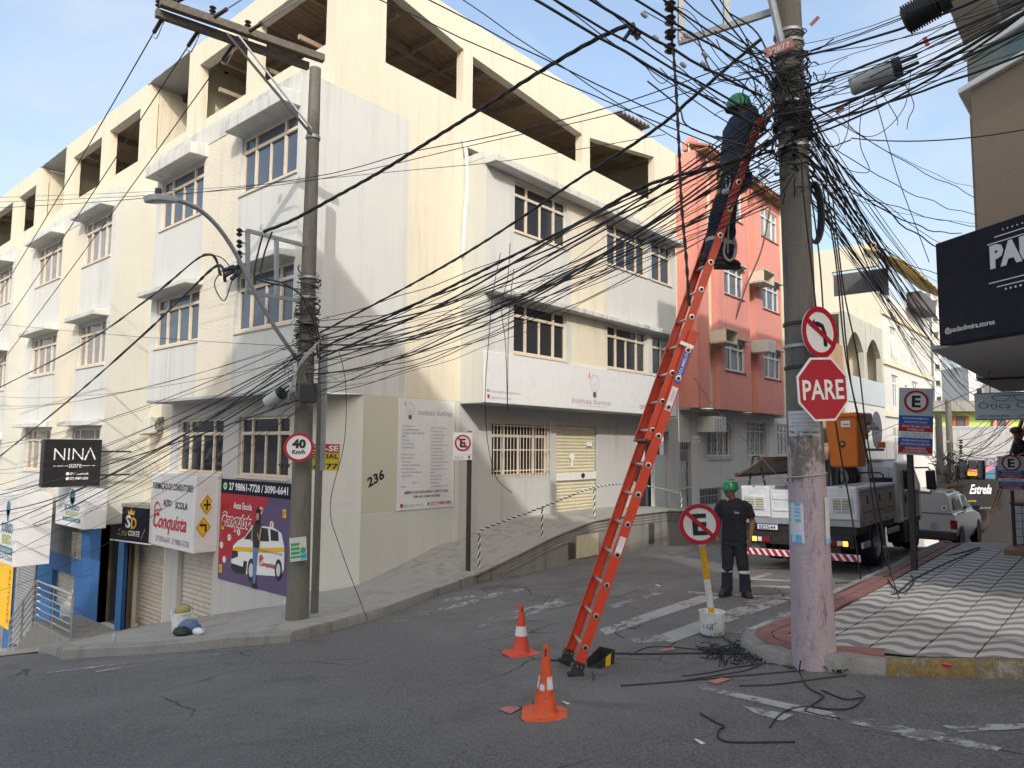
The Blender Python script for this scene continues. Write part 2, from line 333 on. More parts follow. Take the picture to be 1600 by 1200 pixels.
# ------------------------------------------------------------------ mesh helpers
WM = {}          # world matrix of every thing / part we parent to
X_,Y_,Z_ = Vector((1,0,0)),Vector((0,1,0)),Vector((0,0,1))
class MB:
    def __init__(s): s.v = []; s.f = []
    def face(s,pts):
        i = len(s.v); s.v += [Vector(p) for p in pts]; s.f.append(tuple(range(i,i + len(pts)))); return s
    def box(s,x0,x1,y0,y1,z0,z1):
        return s.hexa([(x0,y0,z0),(x1,y0,z0),(x1,y1,z0),(x0,y1,z0),(x0,y0,z1),(x1,y0,z1),(x1,y1,z1),(x0,y1,z1)])
    def hexa(s,p):
        i = len(s.v); s.v += [Vector(q) for q in p]
        s.f += [tuple(i + k for k in q) for q in ((0,3,2,1),(4,5,6,7),(0,1,5,4),(1,2,6,5),(2,3,7,6),(3,0,4,7))]; return s
    def obox(s,c,a,b_,c_):
        """box round centre c with half-axes a, b_, c_"""
        c = Vector(c); a = Vector(a); b_ = Vector(b_); c_ = Vector(c_)
        return s.hexa([c - a - b_ - c_,c + a - b_ - c_,c + a + b_ - c_,c - a + b_ - c_,c - a - b_ + c_,c + a - b_ + c_,c + a + b_ + c_,c - a + b_ + c_])
    def bar(s,p,q,w,h,up=None):
        """rectangular bar from p to q"""
        p = Vector(p); q = Vector(q); d = (q - p).normalized(); up = Vector(up) if up else (Z_ if abs(d.z) < 0.95 else X_)
        sx = d.cross(up).normalized(); sy = sx.cross(d).normalized()
        return s.obox((p + q) / 2,d * ((q - p).length / 2),sx * w / 2,sy * h / 2)
    def tube(s,pts,r,n=6,caps=True):
        pts = [Vector(p) for p in pts]; rs = r if isinstance(r,(list,tuple)) else [r] * len(pts)
        base = len(s.v); ref = None
        for i,p in enumerate(pts):
            d = (pts[min(i + 1,len(pts) - 1)] - pts[max(i - 1,0)])
            d = d.normalized() if d.length > 1e-9 else Z_
            if ref is None: ref = (Z_ if abs(d.z) < 0.9 else X_)
            a = d.cross(ref); a = a.normalized() if a.length > 1e-6 else d.orthogonal().normalized()
            b = d.cross(a).normalized(); ref = -b if False else ref
            for k in range(n):
                t = 2 * math.pi * k / n; s.v.append(p + a * (math.cos(t) * rs[i]) + b * (math.sin(t) * rs[i]))
        for i in range(len(pts) - 1):
            for k in range(n):
                k2 = (k + 1) % n
                s.f.append((base + i * n + k,base + i * n + k2,base + (i + 1) * n + k2,base + (i + 1) * n + k))
        if caps:
            s.f.append(tuple(base + k for k in range(n))[::-1]); e = base + (len(pts) - 1) * n
            s.f.append(tuple(e + k for k in range(n)))
        return s
    def cyl(s,p,q,r0,r1=None,n=16): return s.tube([p,q],[r0,r0 if r1 is None else r1],n)
    def lathe(s,prof,c=(0,0,0),n=20,ax=None,cap=True):
        """prof: (radius, height) pairs about the Z axis (or ax = (xdir, ydir, zdir))"""
        c = Vector(c); a,b,z = ax if ax else (X_,Y_,Z_); base = len(s.v)
        for r,h in prof:
            for k in range(n):
                t = 2 * math.pi * k / n; s.v.append(c + a * (r * math.cos(t)) + b * (r * math.sin(t)) + z * h)
        for i in range(len(prof) - 1):
            for k in range(n):
                k2 = (k + 1) % n; s.f.append((base + i * n + k,base + i * n + k2,base + (i + 1) * n + k2,base + (i + 1) * n + k))
        if cap:
            s.f.append(tuple(base + k for k in range(n))[::-1]); e = base + (len(prof) - 1) * n; s.f.append(tuple(e + k for k in range(n)))
        return s
    def prism(s,poly,fr,d0,d1):
        """2-D polygon in frame fr=(O,U,V) pushed from depth d0 to d1 along U x V"""
        O,U,V = fr; N = U.cross(V).normalized(); n = len(poly); i = len(s.v)
        for d in (d0,d1):
            s.v += [O + U * x + V * y + N * d for x,y in poly]
        s.f.append(tuple(i + k for k in range(n))[::-1]); s.f.append(tuple(i + n + k for k in range(n)))
        for k in range(n):
            k2 = (k + 1) % n; s.f.append((i + k,i + k2,i + n + k2,i + n + k))
        return s
    def strip(s,left,right):
        """quad strip between two polylines"""
        i = len(s.v); n = len(left)
        s.v += [Vector(p) for p in left] + [Vector(p) for p in right]
        for k in range(n - 1): s.f.append((i + k,i + k + 1,i + n + k + 1,i + n + k))
        return s
    def grid(s,rows):
        i = len(s.v); m = len(rows[0])
        for r in rows: s.v += [Vector(p) for p in r]
        for a in range(len(rows) - 1):
            for b in range(m - 1): s.f.append((i + a * m + b,i + a * m + b + 1,i + (a + 1) * m + b + 1,i + (a + 1) * m + b))
        return s
    def mesh(s,name,inv=None):
        me = bpy.data.meshes.new(name)
        vs = [tuple(inv @ v) for v in s.v] if inv is not None else [tuple(v) for v in s.v]
        me.from_pydata(vs,[],s.f); me.update(); return me
    def build(s,name,mat,parent=None,smooth=False,bevel=0,local=False,fix=True,solid=0,seg=1):
        """links the collected geometry as ONE object (world coordinates unless local)"""
        inv = None if (parent is None or local) else WM[parent].inverted()
        me = s.mesh(name,inv)
        if fix:
            bm = bmesh.new(); bm.from_mesh(me); bmesh.ops.recalc_face_normals(bm,faces=bm.faces); bm.to_mesh(me); bm.free()
        me.materials.append(MATS[mat])
        o = bpy.data.objects.new(name,me); COL.objects.link(o)
        if parent is not None: o.parent = parent; WM[o] = WM[parent]
        else: WM[o] = Matrix.Identity(4)
        if smooth:
            me.polygons.foreach_set('use_smooth',[True] * len(me.polygons))
            if smooth != 'all':
                me.set_sharp_from_angle(angle=R_(smooth if isinstance(smooth,(int,float)) and smooth is not True else 40))
        if bevel:
            b = o.modifiers.new('bevel','BEVEL'); b.width = bevel; b.segments = seg; b.limit_method = 'ANGLE'; b.angle_limit = R_(40)
        if solid:
            q = o.modifiers.new('solid','SOLIDIFY'); q.thickness = solid
        return o
def thing(name,label,cat,loc=(0,0,0),rot=None,group=None):
    o = bpy.data.objects.new(name,None); COL.objects.link(o); o.empty_display_size = 0.1
    Mx = Matrix.Translation(Vector(loc)) @ (rot.to_4x4() if rot is not None else Matrix.Identity(4))
    o.matrix_world = Mx; WM[o] = Mx
    o['label'] = label; o['category'] = cat
    if group: o['group'] = group
    return o
def tag(o,label,cat,group=None):
    o['label'] = label; o['category'] = cat
    if group: o['group'] = group
    return o
def structure(o): o['kind'] = 'structure'; return o
def stuff(o): o['kind'] = 'stuff'; return o
def plabel(o,l): o['label'] = l; return o
def recentre(o):
    """moves a single-mesh thing's origin to the base of its mesh"""
    me = o.data; n = len(me.vertices)
    c = Vector((sum(v.co.x for v in me.vertices) / n,sum(v.co.y for v in me.vertices) / n,min(v.co.z for v in me.vertices)))
    me.transform(Matrix.Translation(-c)); o.location = c; WM[o] = Matrix.Translation(c); return o
def copy_tree(o,parent=None):
    c = o.copy(); COL.objects.link(c)
    if parent is not None: c.parent = parent
    for ch in o.children: copy_tree(ch,c)
    return c
def frame(o,u,v): return (Vector(o),Vector(u).normalized(),Vector(v).normalized())
def fr_pt(fr,x,y,d=0.0): return fr[0] + fr[1] * x + fr[2] * y + fr[1].cross(fr[2]).normalized() * d
def RF(c): return frame((0,c,0),(1,0,0),(0,0,1))       # facade facing -Y, u = X, v = Z
def LF(c): return frame((c,0,0),(0,-1,0),(0,0,1))      # facade facing -X, u = -Y, v = Z
# ------------------------------------------------------------------ lettering
_FC = {}
def text_mesh(txt,bold=0.0,shear=0.0):
    k = (txt,bold,shear)
    if k not in _FC:
        cu = bpy.data.curves.new('lettering','FONT'); cu.body = txt; cu.size = 1.0; cu.offset = bold; cu.shear = shear
        cu.resolution_u = 2; cu.fill_mode = 'FRONT'
        ob = bpy.data.objects.new('tmp',cu)
        me = bpy.data.meshes.new_from_object(ob)
        _FC[k] = ([v.co.copy() for v in me.vertices],[tuple(p.vertices) for p in me.polygons])
        bpy.data.objects.remove(ob); bpy.data.meshes.remove(me); bpy.data.curves.remove(cu)
    return _FC[k]
def add_text(mb,txt,fr,x,y,h,w=None,align='L',bold=0.0,shear=0.0,d=0.004,rot=0.0):
    """flat print: cap height h, fitted to width w if given; (x, y) is the base line's left / centre / right"""
    vs,fs = text_mesh(txt,bold,shear)
    if not vs: return mb
    x0 = min(v.x for v in vs); x1 = max(v.x for v in vs)
    sy = h / 0.70; sx = (w / (x1 - x0)) if w else sy
    off = {'L': -x0,'C': -(x0 + x1) / 2,'R': -x1}[align]
    i = len(mb.v); cr,sr = math.cos(rot),math.sin(rot)
    for v in vs:
        a,b = (v.x + off) * sx,v.y * sy
        mb.v.append(fr_pt(fr,x + a * cr - b * sr,y + a * sr + b * cr,d))
    mb.f += [tuple(i + k for k in f) for f in fs]
    return mb
def text(txt,fr,x,y,h,mat,parent,name='lettering',**k):
    return add_text(MB(),txt,fr,x,y,h,**k).build(name,mat,parent,fix=False)
def rect(mb,fr,x0,x1,y0,y1,d0,d1):
    return mb.prism([(x0,y0),(x1,y0),(x1,y1),(x0,y1)],fr,d0,d1)
def disc(mb,fr,x,y,r,d0,d1,n=24,r_in=0.0,sx=1.0):
    O,U,V = fr
    if r_in <= 0: return mb.prism([(x + sx * r * math.cos(2 * math.pi * k / n),y + r * math.sin(2 * math.pi * k / n)) for k in range(n)],fr,d0,d1)
    for k in range(n):
        a,b = 2 * math.pi * k / n,2 * math.pi * (k + 1) / n
        mb.prism([(x + sx * r_in * math.cos(a),y + r_in * math.sin(a)),(x + sx * r * math.cos(a),y + r * math.sin(a)),(x + sx * r * math.cos(b),y + r * math.sin(b)),(x + sx * r_in * math.cos(b),y + r_in * math.sin(b))],fr,d0,d1)
    return mb
def stroke(mb,fr,pts,w,d0=0.003,d1=0.005):
    """flat painted line through 2-D points; w may vary per point"""
    ws = w if isinstance(w,(list,tuple)) else [w] * len(pts)
    L,Rr = [],[]
    for i,(x,y) in enumerate(pts):
        a = pts[max(i - 1,0)]; b = pts[min(i + 1,len(pts) - 1)]; dx,dy = b[0] - a[0],b[1] - a[1]; l = math.hypot(dx,dy) or 1
        nx,ny = -dy / l * ws[i] / 2,dx / l * ws[i] / 2
        L.append(fr_pt(fr,x + nx,y + ny,d1)); Rr.append(fr_pt(fr,x - nx,y - ny,d1))
    return mb.strip(L,Rr)
def bez(p0,p1,p2,p3,n=10):
    o = []
    for i in range(n + 1):
        t = i / n; u = 1 - t
        o.append(tuple(u ** 3 * a + 3 * u * u * t * b + 3 * u * t * t * c + t ** 3 * d for a,b,c,d in zip(p0,p1,p2,p3)))
    return o
def smooth_path(pts,n=6):
    pts = [Vector(p) for p in pts]; out = []
    for i in range(len(pts) - 1):
        p0 = pts[max(i - 1,0)]; p1 = pts[i]; p2 = pts[i + 1]; p3 = pts[min(i + 2,len(pts) - 1)]
        for k in range(n):
            t = k / n
            out.append(0.5 * ((2 * p1) + (p2 - p0) * t + (2 * p0 - 5 * p1 + 4 * p2 - p3) * t * t + (3 * p1 - p0 - 3 * p2 + p3) * t ** 3))
    out.append(pts[-1]); return out
# ------------------------------------------------------------------ walls with openings, windows
def wall(mb,fr,u0,u1,v0,v1,holes=(),depth=0.12,d=0.0):
    """wall face with reveals; fr normal points outwards, reveals go inwards"""
    us = sorted({u0,u1,*[min(max(h[k],u0),u1) for h in holes for k in (0,1)]}); vs = sorted({v0,v1,*[min(max(h[k],v0),v1) for h in holes for k in (2,3)]})
    for a,b in zip(us,us[1:]):
        for c,e in zip(vs,vs[1:]):
            m = ((a + b) / 2,(c + e) / 2)
            if any(h[0] < m[0] < h[1] and h[2] < m[1] < h[3] for h in holes): continue
            mb.face([fr_pt(fr,a,c,d),fr_pt(fr,b,c,d),fr_pt(fr,b,e,d),fr_pt(fr,a,e,d)])
    for h in holes:
        c = [(h[0],h[2]),(h[1],h[2]),(h[1],h[3]),(h[0],h[3])]
        for p,q in zip(c,c[1:] + c[:1]):
            mb.face([fr_pt(fr,*p,d),fr_pt(fr,*q,d),fr_pt(fr,*q,d - depth),fr_pt(fr,*p,d - depth)])
    return mb
def window(parent,fr,u0,u1,v0,v1,d,cols=(0,.24,.76,1),split=(1,),trans=0.74,frame_m='frame_cream',glass='glass_dark',fw=0.055,open_gap=0,name='window',top_glass=None):
    """frame with transom row; each pane an object of its own under the frame"""
    f = MB(); W_ = u1 - u0; H = v1 - v0; t0,t1 = d - 0.05,d + 0.012
    def R2(a,b,c,e,dd0=t0,dd1=t1): rect(f,fr,a,b,c,e,dd0,dd1)
    R2(u0,u1,v0,v0 + fw); R2(u0,u1,v1 - fw,v1); R2(u0,u0 + fw,v0 + fw,v1 - fw); R2(u1 - fw,u1,v0 + fw,v1 - fw)
    edges = [u0 + c * W_ for c in cols]; vt = v0 + trans * H
    R2(u0 + fw,u1 - fw,vt - fw * .6,vt + fw * .6,t0,t1 + 0.012)
    for e in edges[1:-1]:
        R2(e - fw * .55,e + fw * .55,v0 + fw,vt - fw * .6,t0,t1 + 0.006); R2(e - fw * .55,e + fw * .55,vt + fw * .6,v1 - fw,t0,t1 + 0.006)
    low = []
    for i,(a,b) in enumerate(zip(edges,edges[1:])):
        if i in split:
            mid = (a + b) / 2; R2(mid - fw * .4,mid + fw * .4,v0 + fw,vt - fw * .6,t0,t1 - 0.004); low += [(a,mid),(mid,b)]
        else: low.append((a,b))
    fo = f.build(name,frame_m,parent,bevel=0.004)
    k = fw * .9
    for (a,b) in low:
        g = MB(); rect(g,fr,a + k * .6,b - k * .6,v0 + k,vt - k * .6,d - 0.034,d - 0.026)
        g.build('pane',glass,fo)
    for a,b in zip(edges,edges[1:]):
        g = MB(); rect(g,fr,a + k * .6,b - k * .6,vt + k * .6,v1 - k,d - 0.030,d - 0.022)
        g.build('pane',top_glass or glass,fo)
    return fo
def shutter(parent,fr,u0,u1,v0,v1,d,pitch,mat,name='rolling_shutter',amp=0.018):
    """rolling steel shutter: slats curved in profile, each slat an object under the curtain's frame"""
    fo = rect(MB(),fr,u0 - .03,u1 + .03,v1,v1 + .04,d - 0.04,d + 0.03).build(name,'galvanised',parent)
    for a in (u0 - .03,u1 - .015): rect(MB(),fr,a,a + .045,v0,v1 - .002,d - 0.03,d + 0.03).build('guide_rail','galvanised',fo)
    n = max(2,int((v1 - v0) / pitch)); first = None
    prof = [(0.0,-0.004),(0.12,0.3),(0.35,0.95),(0.6,1.0),(0.85,0.45),(0.98,-0.004)]
    for i in range(n):
        b = v0 + i * (v1 - v0) / n; p = (v1 - v0) / n
        s = MB(); L = [fr_pt(fr,u0 + .012,b + t * p,d - 0.012 + e * amp) for t,e in prof]; Q = [fr_pt(fr,u1 - .012,b + t * p,d - 0.012 + e * amp) for t,e in prof]
        s.strip(L,Q); s.face([fr_pt(fr,u0,b + .93 * p,d - 0.03),fr_pt(fr,u1,b + .93 * p,d - 0.03),fr_pt(fr,u1,b + 1.05 * p,d - 0.03),fr_pt(fr,u0,b + 1.05 * p,d - 0.03)])
        s.build('slat',mat,fo,smooth='all')
    return fo
# ------------------------------------------------------------------ the lie of the land
def smst(a,b,x):
    t = min(1,max(0,(x - a) / (b - a))); return t
def G(x,y):
    c = 0.112 + (0.083 - 0.112) * smst(6,9,x)
    yy = min(max(y,-14),8.5)
    z = 0.19 - 0.04 * min(max(x,-20),9) - c * yy
    if y > 8.5:
        t = min(y - 8.5,4.5); z -= 0.112 * t + 0.5 * (0.12 / 4.5) * t * t
        if y > 13: z -= 0.232 * (y - 13)
    if x > 16.5: z -= 0.10 * (min(x,70) - 16.5) * smst(16,19,x)
    return z
def gp(x,y,off=0.0): return Vector((x,y,G(x,y) + off))
def on_g(px,py,off=0.0):
    d = ray(px,py); lo,hi = 0.5,80
    for _ in range(50):
        m = (lo + hi) / 2; p = CAMP + d * m
        if p.z > G(p.x,p.y) + off: lo = m
        else: hi = m
    return CAMP + d * lo
# ================================================================== setting: road, kerbs, pavements
def axis_steps(a,b,segs):
    out = []
    for (s,e,n) in segs: out += [s + (e - s) * i / n for i in range(n)]
    return out + [segs[-1][1]]
xs = axis_steps(0,0,[(-700,-60,6),(-60,-8,10),(-8,0,8),(0,22,60),(22,80,24),(80,900,8)])
ys = axis_steps(0,0,[(-700,-60,6),(-60,-8,10),(-8,0,10),(0,16,50),(16,60,22),(60,700,6)])
def Gfar(x,y):
    z = G(x,y) if -60 <= y <= 45 else G(x,max(-60,min(45,y)))
    return z
o = MB().grid([[(x,y,Gfar(x,y)) for x in xs] for y in ys]).build('road','asphalt',smooth='all',fix=False); structure(o)
def ground_patch(name,mat,poly_px,off=0.006):
    """thin painted sheet on the road; corners given as photograph points on the road surface"""
    P = [on_g(*p) for p in poly_px]
    n = 10; m = 3; rows = []
    for i in range(n + 1):
        a = P[0].lerp(P[1],i / n); b = P[3].lerp(P[2],i / n)
        rows.append([Vector(((q := a.lerp(b,j / m)).x,q.y,G(q.x,q.y) + off)) for j in range(m + 1)])
    return structure(MB().grid(rows).build(name,mat,fix=False))
for q in ([(936,984),(1096,930.6),(1129,933),(947,993)],[(1019,997),(1188,936),(1232,939),(1050,1005)]):
    ground_patch('crosswalk_stripe','road_paint',q)
for q in ([(740,974),(929,922),(929,934),(740,986)],[(950,947),(1022,926.5),(1036,928),(960,951)],[(1130,948),(1200,930),(1240,931),(1160,950)],[(1140,990),(1220,958),(1236,958),(1180,990)]):
    ground_patch('crosswalk_stripe','road_paint_faint',q)
for q in ([(1076,924.5),(1238,934),(1238,937),(1076,927.5)],[(1166,904),(1238,907),(1238,909.5),(1166,906.5)],[(1163,913.5),(1238,917),(1238,920),(1163,916.5)],[(1166,904),(1200,896),(1209,897.5),(1182,905)]):
    ground_patch('parking_line','road_paint',q)
for q in ([(52,1054),(353,1016),(356,1018),(52,1057)],[(150,1049),(340,1022),(342,1023.5),(150,1051)],[(600,975),(780,926),(786,930),(606,980)],[(690,938),(820,920),(824,923),(690,942)]):
    ground_patch('edge_line','road_paint_line',q)
for q in ([(1096,1072),(1330,1120),(1318,1130),(1090,1077)],[(1330,1118),(1566,1170),(1552,1178),(1316,1129)],[(1160,1104),(1240,1118),(1222,1128),(1180,1116)],[(1405,1150),(1440,1140),(1484,1149),(1440,1160)],[(1470,1135),(1600,1132),(1600,1140),(1500,1146)]):
    ground_patch('lane_marking','road_paint_line',q)
for q in ([(778,1109),(793,1104.5),(815,1107),(797,1117)],[(1106,1066),(1128,1060),(1143,1062),(1120,1070)],[(1030,1016),(1052,1012),(1056,1016),(1036,1019)]):
    ground_patch('paint_mark','red_wet',q,0.008)
for q in ([(925,872),(1005,862),(1012,866),(940,878)],[(985,1000),(1035,992),(1050,1000),(1000,1010)]):
    ground_patch('worn_patch','road_paint_faint',q)

# ---- right-hand pavement: kerb line, red border, wave mosaic slabs
KH = 0.13
def arc(cx,cy,r,a0,a1,n): return [(cx + r * math.cos(R_(a0 + (a1 - a0) * i / n)),cy + r * math.sin(R_(a0 + (a1 - a0) * i / n))) for i in range(n + 1)]
KERB = [(17.3,1.2),(17.3,2.9),(17.1,3.12),(15,3.12),(12,3.12),(10.4,3.12),(9.2,3.16),(8.3,3.12)] + arc(7.45,2.15,1.0,88,185,9)[1:] + [(6.50,1.6),(6.72,1.0),(6.98,0.3),(7.4,-0.8),(8.2,-2.6),(9.5,-5.5),(11,-9),(14,-16)]
def offset_path(P,d):
    out = []
    for i,p in enumerate(P):
        a = P[max(i - 1,0)]; b = P[min(i + 1,len(P) - 1)]; dx,dy = b[0] - a[0],b[1] - a[1]; l = math.hypot(dx,dy)
        out.append((p[0] - dy / l * d,p[1] + dx / l * d))
    return out
def resample(P,step):
    out = [P[0]]
    for a,b in zip(P,P[1:]):
        L = math.hypot(b[0] - a[0],b[1] - a[1]); n = max(1,int(L / step))
        out += [(a[0] + (b[0] - a[0]) * k / n,a[1] + (b[1] - a[1]) * k / n) for k in range(1,n + 1)]
    return out
KERB = resample(KERB,0.8)
K1 = offset_path(KERB,0.14); K2 = offset_path(KERB,0.46)
def kerbstone(i,j,name,mat):
    """one length of kerb from path station i to j, rounded top edge"""
    mb = MB(); rows = []
    for k in range(i,j + 1):
        a,b = KERB[k],K1[k]; jz = 0.012 * math.sin(k * 2.3) + 0.006 * math.sin(k * 5.1)
        dx,dy = (b[0] - a[0]) * 0.16,(b[1] - a[1]) * 0.16
        rows.append([(a[0],a[1],G(*a) - 0.05),(a[0] - 0.01 * math.sin(k * 1.7),a[1],G(*a) + KH * 0.75 + jz),(a[0] + dx,a[1] + dy,G(*a) + KH + jz),(b[0],b[1],G(*b) + KH + jz)])
    mb.grid(rows)
    return structure(mb.build(name,mat,smooth=50,fix=False))
tail = next(i for i,p in enumerate(KERB) if p[1] < 1.75 and p[0] < 8)
for i in range(0,len(KERB) - 1): kerbstone(i,i + 1,'kerb','kerb_concrete')
# paint left on the kerb face, a skin just proud of the stone
def kerb_skin(i,j,mat,name):
    rows = []
    for k in range(i,j + 1):
        a,b = KERB[k],K1[k]; jz = 0.012 * math.sin(k * 2.3) + 0.006 * math.sin(k * 5.1); dx,dy = (b[0] - a[0]),(b[1] - a[1]); l = math.hypot(dx,dy); ux,uy = dx / l,dy / l
        rows.append([(a[0] - ux * .005,a[1] - uy * .005,G(*a) + 0.002),(a[0] - 0.01 * math.sin(k * 1.7) - ux * .005,a[1] - uy * .005,G(*a) + KH * .75 + jz + .003),(a[0] + dx * .16,a[1] + dy * .16,G(*a) + KH + jz + .005),(b[0] - ux * .02,b[1] - uy * .02,G(*b) + KH + jz + .005)])
    structure(MB().grid(rows).build(name,mat,smooth='all',fix=False))
kerb_skin(tail,len(KERB) - 1,'kerb_yellow','kerb_paint')
near = next(i for i,p in enumerate(KERB) if p[0] < 13.5); far_ = next(i for i,p in enumerate(KERB) if p[0] < 7.9)
kerb_skin(near,far_,'kerb_white','kerb_paint')
# red paving border, each paver its own piece
pv = thing('paver_border','row of worn red grooved pavers along the inside of the kerb','paving',gp(8.0,2.7,KH)); pv['kind'] = 'structure'; del pv['category']; del pv['label']
RB = resample(KERB,0.30); RB1 = offset_path(RB,0.145); RB2 = offset_path(RB,0.46)
n_p = 0
for k in range(len(RB) - 1):
    if RB[k][0] > 16.9 or (RB[k][1] < 1.92 and RB[k][0] < 9): continue
    for (ta,tb) in ((0.0,0.47),(0.53,1.0)):
        mb = MB(); q = []
        for kk,e in ((k,.03),(k + 1,-.03)):
            for t in (ta,tb):
                a = Vector((*RB1[kk],0)).lerp(Vector((*RB2[kk],0)),t); o_ = Vector((*RB1[k + 1 if e > 0 else k],0)).lerp(Vector((*RB2[k + 1 if e > 0 else k],0)),t)
                a = a.lerp(o_,abs(e)); q.append((a.x,a.y))
        z = KH + 0.001 + 0.003 * random.random()
        p = [(x,y,G(x,y) + z) for x,y in (q[0],q[2],q[3],q[1])]
        if n_p < 290:
            mb.hexa([(x,y,zz - 0.05) for x,y,zz in p] + p).build('paver','red_tile',pv); n_p += 1
# mosaic slabs: bands along X cut by straight joints
inner = [p if q[1] > 1.92 or q[0] > 9 else r for p,q,r in zip(offset_path(KERB,0.47),KERB,offset_path(KERB,0.15))]
base_rows = []
for k in range(len(KERB)):
    a = K1[k]; yb = -9.0
    base_rows.append([(a[0],a[1],G(*a) + KH - 0.02),(a[0] + 0.33 * (K2[k][0] - a[0]) / 0.32,K2[k][1],G(*K2[k]) + KH - 0.02)])
structure(MB().grid(base_rows).build('paving_bed','concrete',fix=False))
def x_inner(y):
    """where the mosaic starts at this y (nearest crossing of the inner border line)"""
    best = None
    for a,b in zip(inner,inner[1:]):
        if (a[1] - y) * (b[1] - y) <= 0 and abs(a[1] - b[1]) > 1e-6:
            t = (y - a[1]) / (b[1] - a[1]); x = a[0] + t * (b[0] - a[0])
            if best is None or x < best: best = x
    return best if best is not None else 7.9
ystep = 0.40; y1 = 2.63
sl = thing('pavement','','',gp(10,1,KH)); sl['kind'] = 'structure'; del sl['label']; del sl['category']
yy = y1; gap = 0.016
while yy > -9:
    y0_,y1_ = yy - ystep + gap,yy
    xa,xb = x_inner(y0_ + .01) + 0.01,x_inner(min(y1_,2.61)) + 0.01
    x_end = 15.4; step = 2.6; xcur0,xcur1 = xa,xb; k = 0
    while xcur0 < x_end:
        nx = max(xcur0,xcur1) // step * step + step
        if nx - max(xcur0,xcur1) < 0.3: nx += step
        m = 6; L = [Vector((xcur0 + (nx - gap - xcur0) * i / m,y0_,0)) for i in range(m + 1)]; Q = [Vector((xcur1 + (nx - gap - xcur1) * i / m,y1_,0)) for i in range(m + 1)]
        dz = random.uniform(-0.002,0.002)
        for v in L + Q: v.z = G(v.x,v.y) + KH + dz
        mb = MB().strip(L,Q)
        mb.strip([v - Z_ * .03 for v in L],L)
        mb.build('paving_slab','mosaic',sl,fix=False)
        xcur0 = xcur1 = nx
    yy -= ystep
structure(MB().grid([[(x,y,G(x,y) + KH - 0.012) for x in [6.9 + (0.3 if y < 1 else 0.9) + (17.2 - 7.8) * i / 30 for i in range(31)]] for y in [-9 + 11.6 * j / 20 for j in range(21)]]).build('slab_joints','concrete',fix=False))
structure(MB().grid([[(x,y,G(x,y) + KH) for x in [15.5 + 1.7 * i / 6 for i in range(7)]] for y in (-3,0,2.62)]).build('far_pavement','concrete_walk',fix=False))

# ---- left-hand pavement: falls away down the hill on the left, climbs to a raised walk on the right
def zwalk(x):      # top of the raised walk along the retaining wall
    pts = [(7.2,-1.10),(8.4,-1.02),(9.8,-0.81),(10.92,-0.59),(12.17,-0.32),(13.72,-0.09),(15.0,-0.07),(17.0,-0.08),(18.3,-0.15),(21.5,-0.35),(30,-0.40),(60,-0.4)]
    for (a,za),(b,zb) in zip(pts,pts[1:]):
        if x <= b: return za + (zb - za) * (x - a) / (b - a)
    return -0.4
rows = []
SW = [(5.0,30,7.6,30),(5.0,22,7.6,22),(4.95,18,7.6,18)]; FLUSH = 14.2
for (px,py),inn in (((100,1014),(7.6,17)),((160,1009),(7.6,15.6)),((220,1006),(7.6,14)),((300,1000),(7.55,12.8)),((360,995),(7.5,12.1)),((415,990),(7.7,11.7)),((455,987),(7.9,11.4))):
    q = on_g(px,py,.13); SW.append((q.x,q.y,*inn))
SW += [(6.0,8.55,8.3,11.05),(7.0,8.62,8.7,11.02),(8.0,8.88,9.2,11.02),(9.0,9.2,9.8,11.02),(9.8,9.42,10.4,11.02)]
print([(round(a,2),round(b,2)) for a,b,*_ in SW])
def z_out(x,y):
    return max(G(x,y) + 0.13,zwalk(x) if x > 7.4 else -9)
for (xo,yo,xi,yi) in SW:
    zi = G(xi,yi) + 0.13 if xi < 7.65 else (zwalk(xi) + 0.25 * max(0,min(1,(xi - 8.3) / 2)) * 0.9 if xi > 8.2 else max(G(xi,yi) + 0.13,-1.12))
    zo = G(xo,yo) + (0.13 if yo < FLUSH else 0.02) if xo < 7.4 else z_out(xo,yo)
    rows.append([Vector((xo,yo,zo)).lerp(Vector((xi,yi,zi)),t) for t in (0,.33,.66,1)])
for X in (10.92,12.17,13.72,15,17,18.3,20,21.5,24,30):
    rows.append([Vector((X,9.45 + (11.02 - 9.45) * t,zwalk(X) + (0.16 if X < 13 else 0.02) * t * (1 if X < 13 else 0.5))) for t in (0,.33,.66,1)])
structure(MB().grid(rows).build('sidewalk','concrete_walk',smooth=30,fix=False))
# kerb of the left pavement
KL = resample([(a,b) for a,b,*_ in SW],0.7)
for k in range(len(KL) - 1):
    if KL[k][1] > FLUSH - .3: continue
    mb = MB(); rr = []
    for p in (KL[k],KL[k + 1]):
        z = (G(*p) + 0.13) if p[0] < 7.4 else z_out(*p); j = 0.01 * math.sin(p[0] * 9 + p[1] * 4)
        i = Vector((p[0] + 0.13,p[1] + 0.05,0))
        dn = 0.02 if p[1] > 9 or p[0] < 5.9 else 0
        rr.append([(p[0] - 0.02 - dn,p[1] - 0.02,G(*p) - 0.06),(p[0] - 0.02,p[1] - 0.02,z + j - 0.02),(p[0] + 0.01,p[1],z + j + 0.008),(i.x,i.y,z + j + 0.006)])
    structure(mb.grid(rr).build('kerb','kerb_concrete',smooth=45,fix=False))
# ================================================================== the cream and grey corner building
CB = thing('corner_building','cream and pale grey corner building with open roof terrace and two window storeys','building',(7.5,11,-1.2))
YF,XF,XC,YB = 11.0,6.8,7.5,10.3
rf,lf,bf,lc = RF(YF),LF(XF),RF(YB),LF(XC)
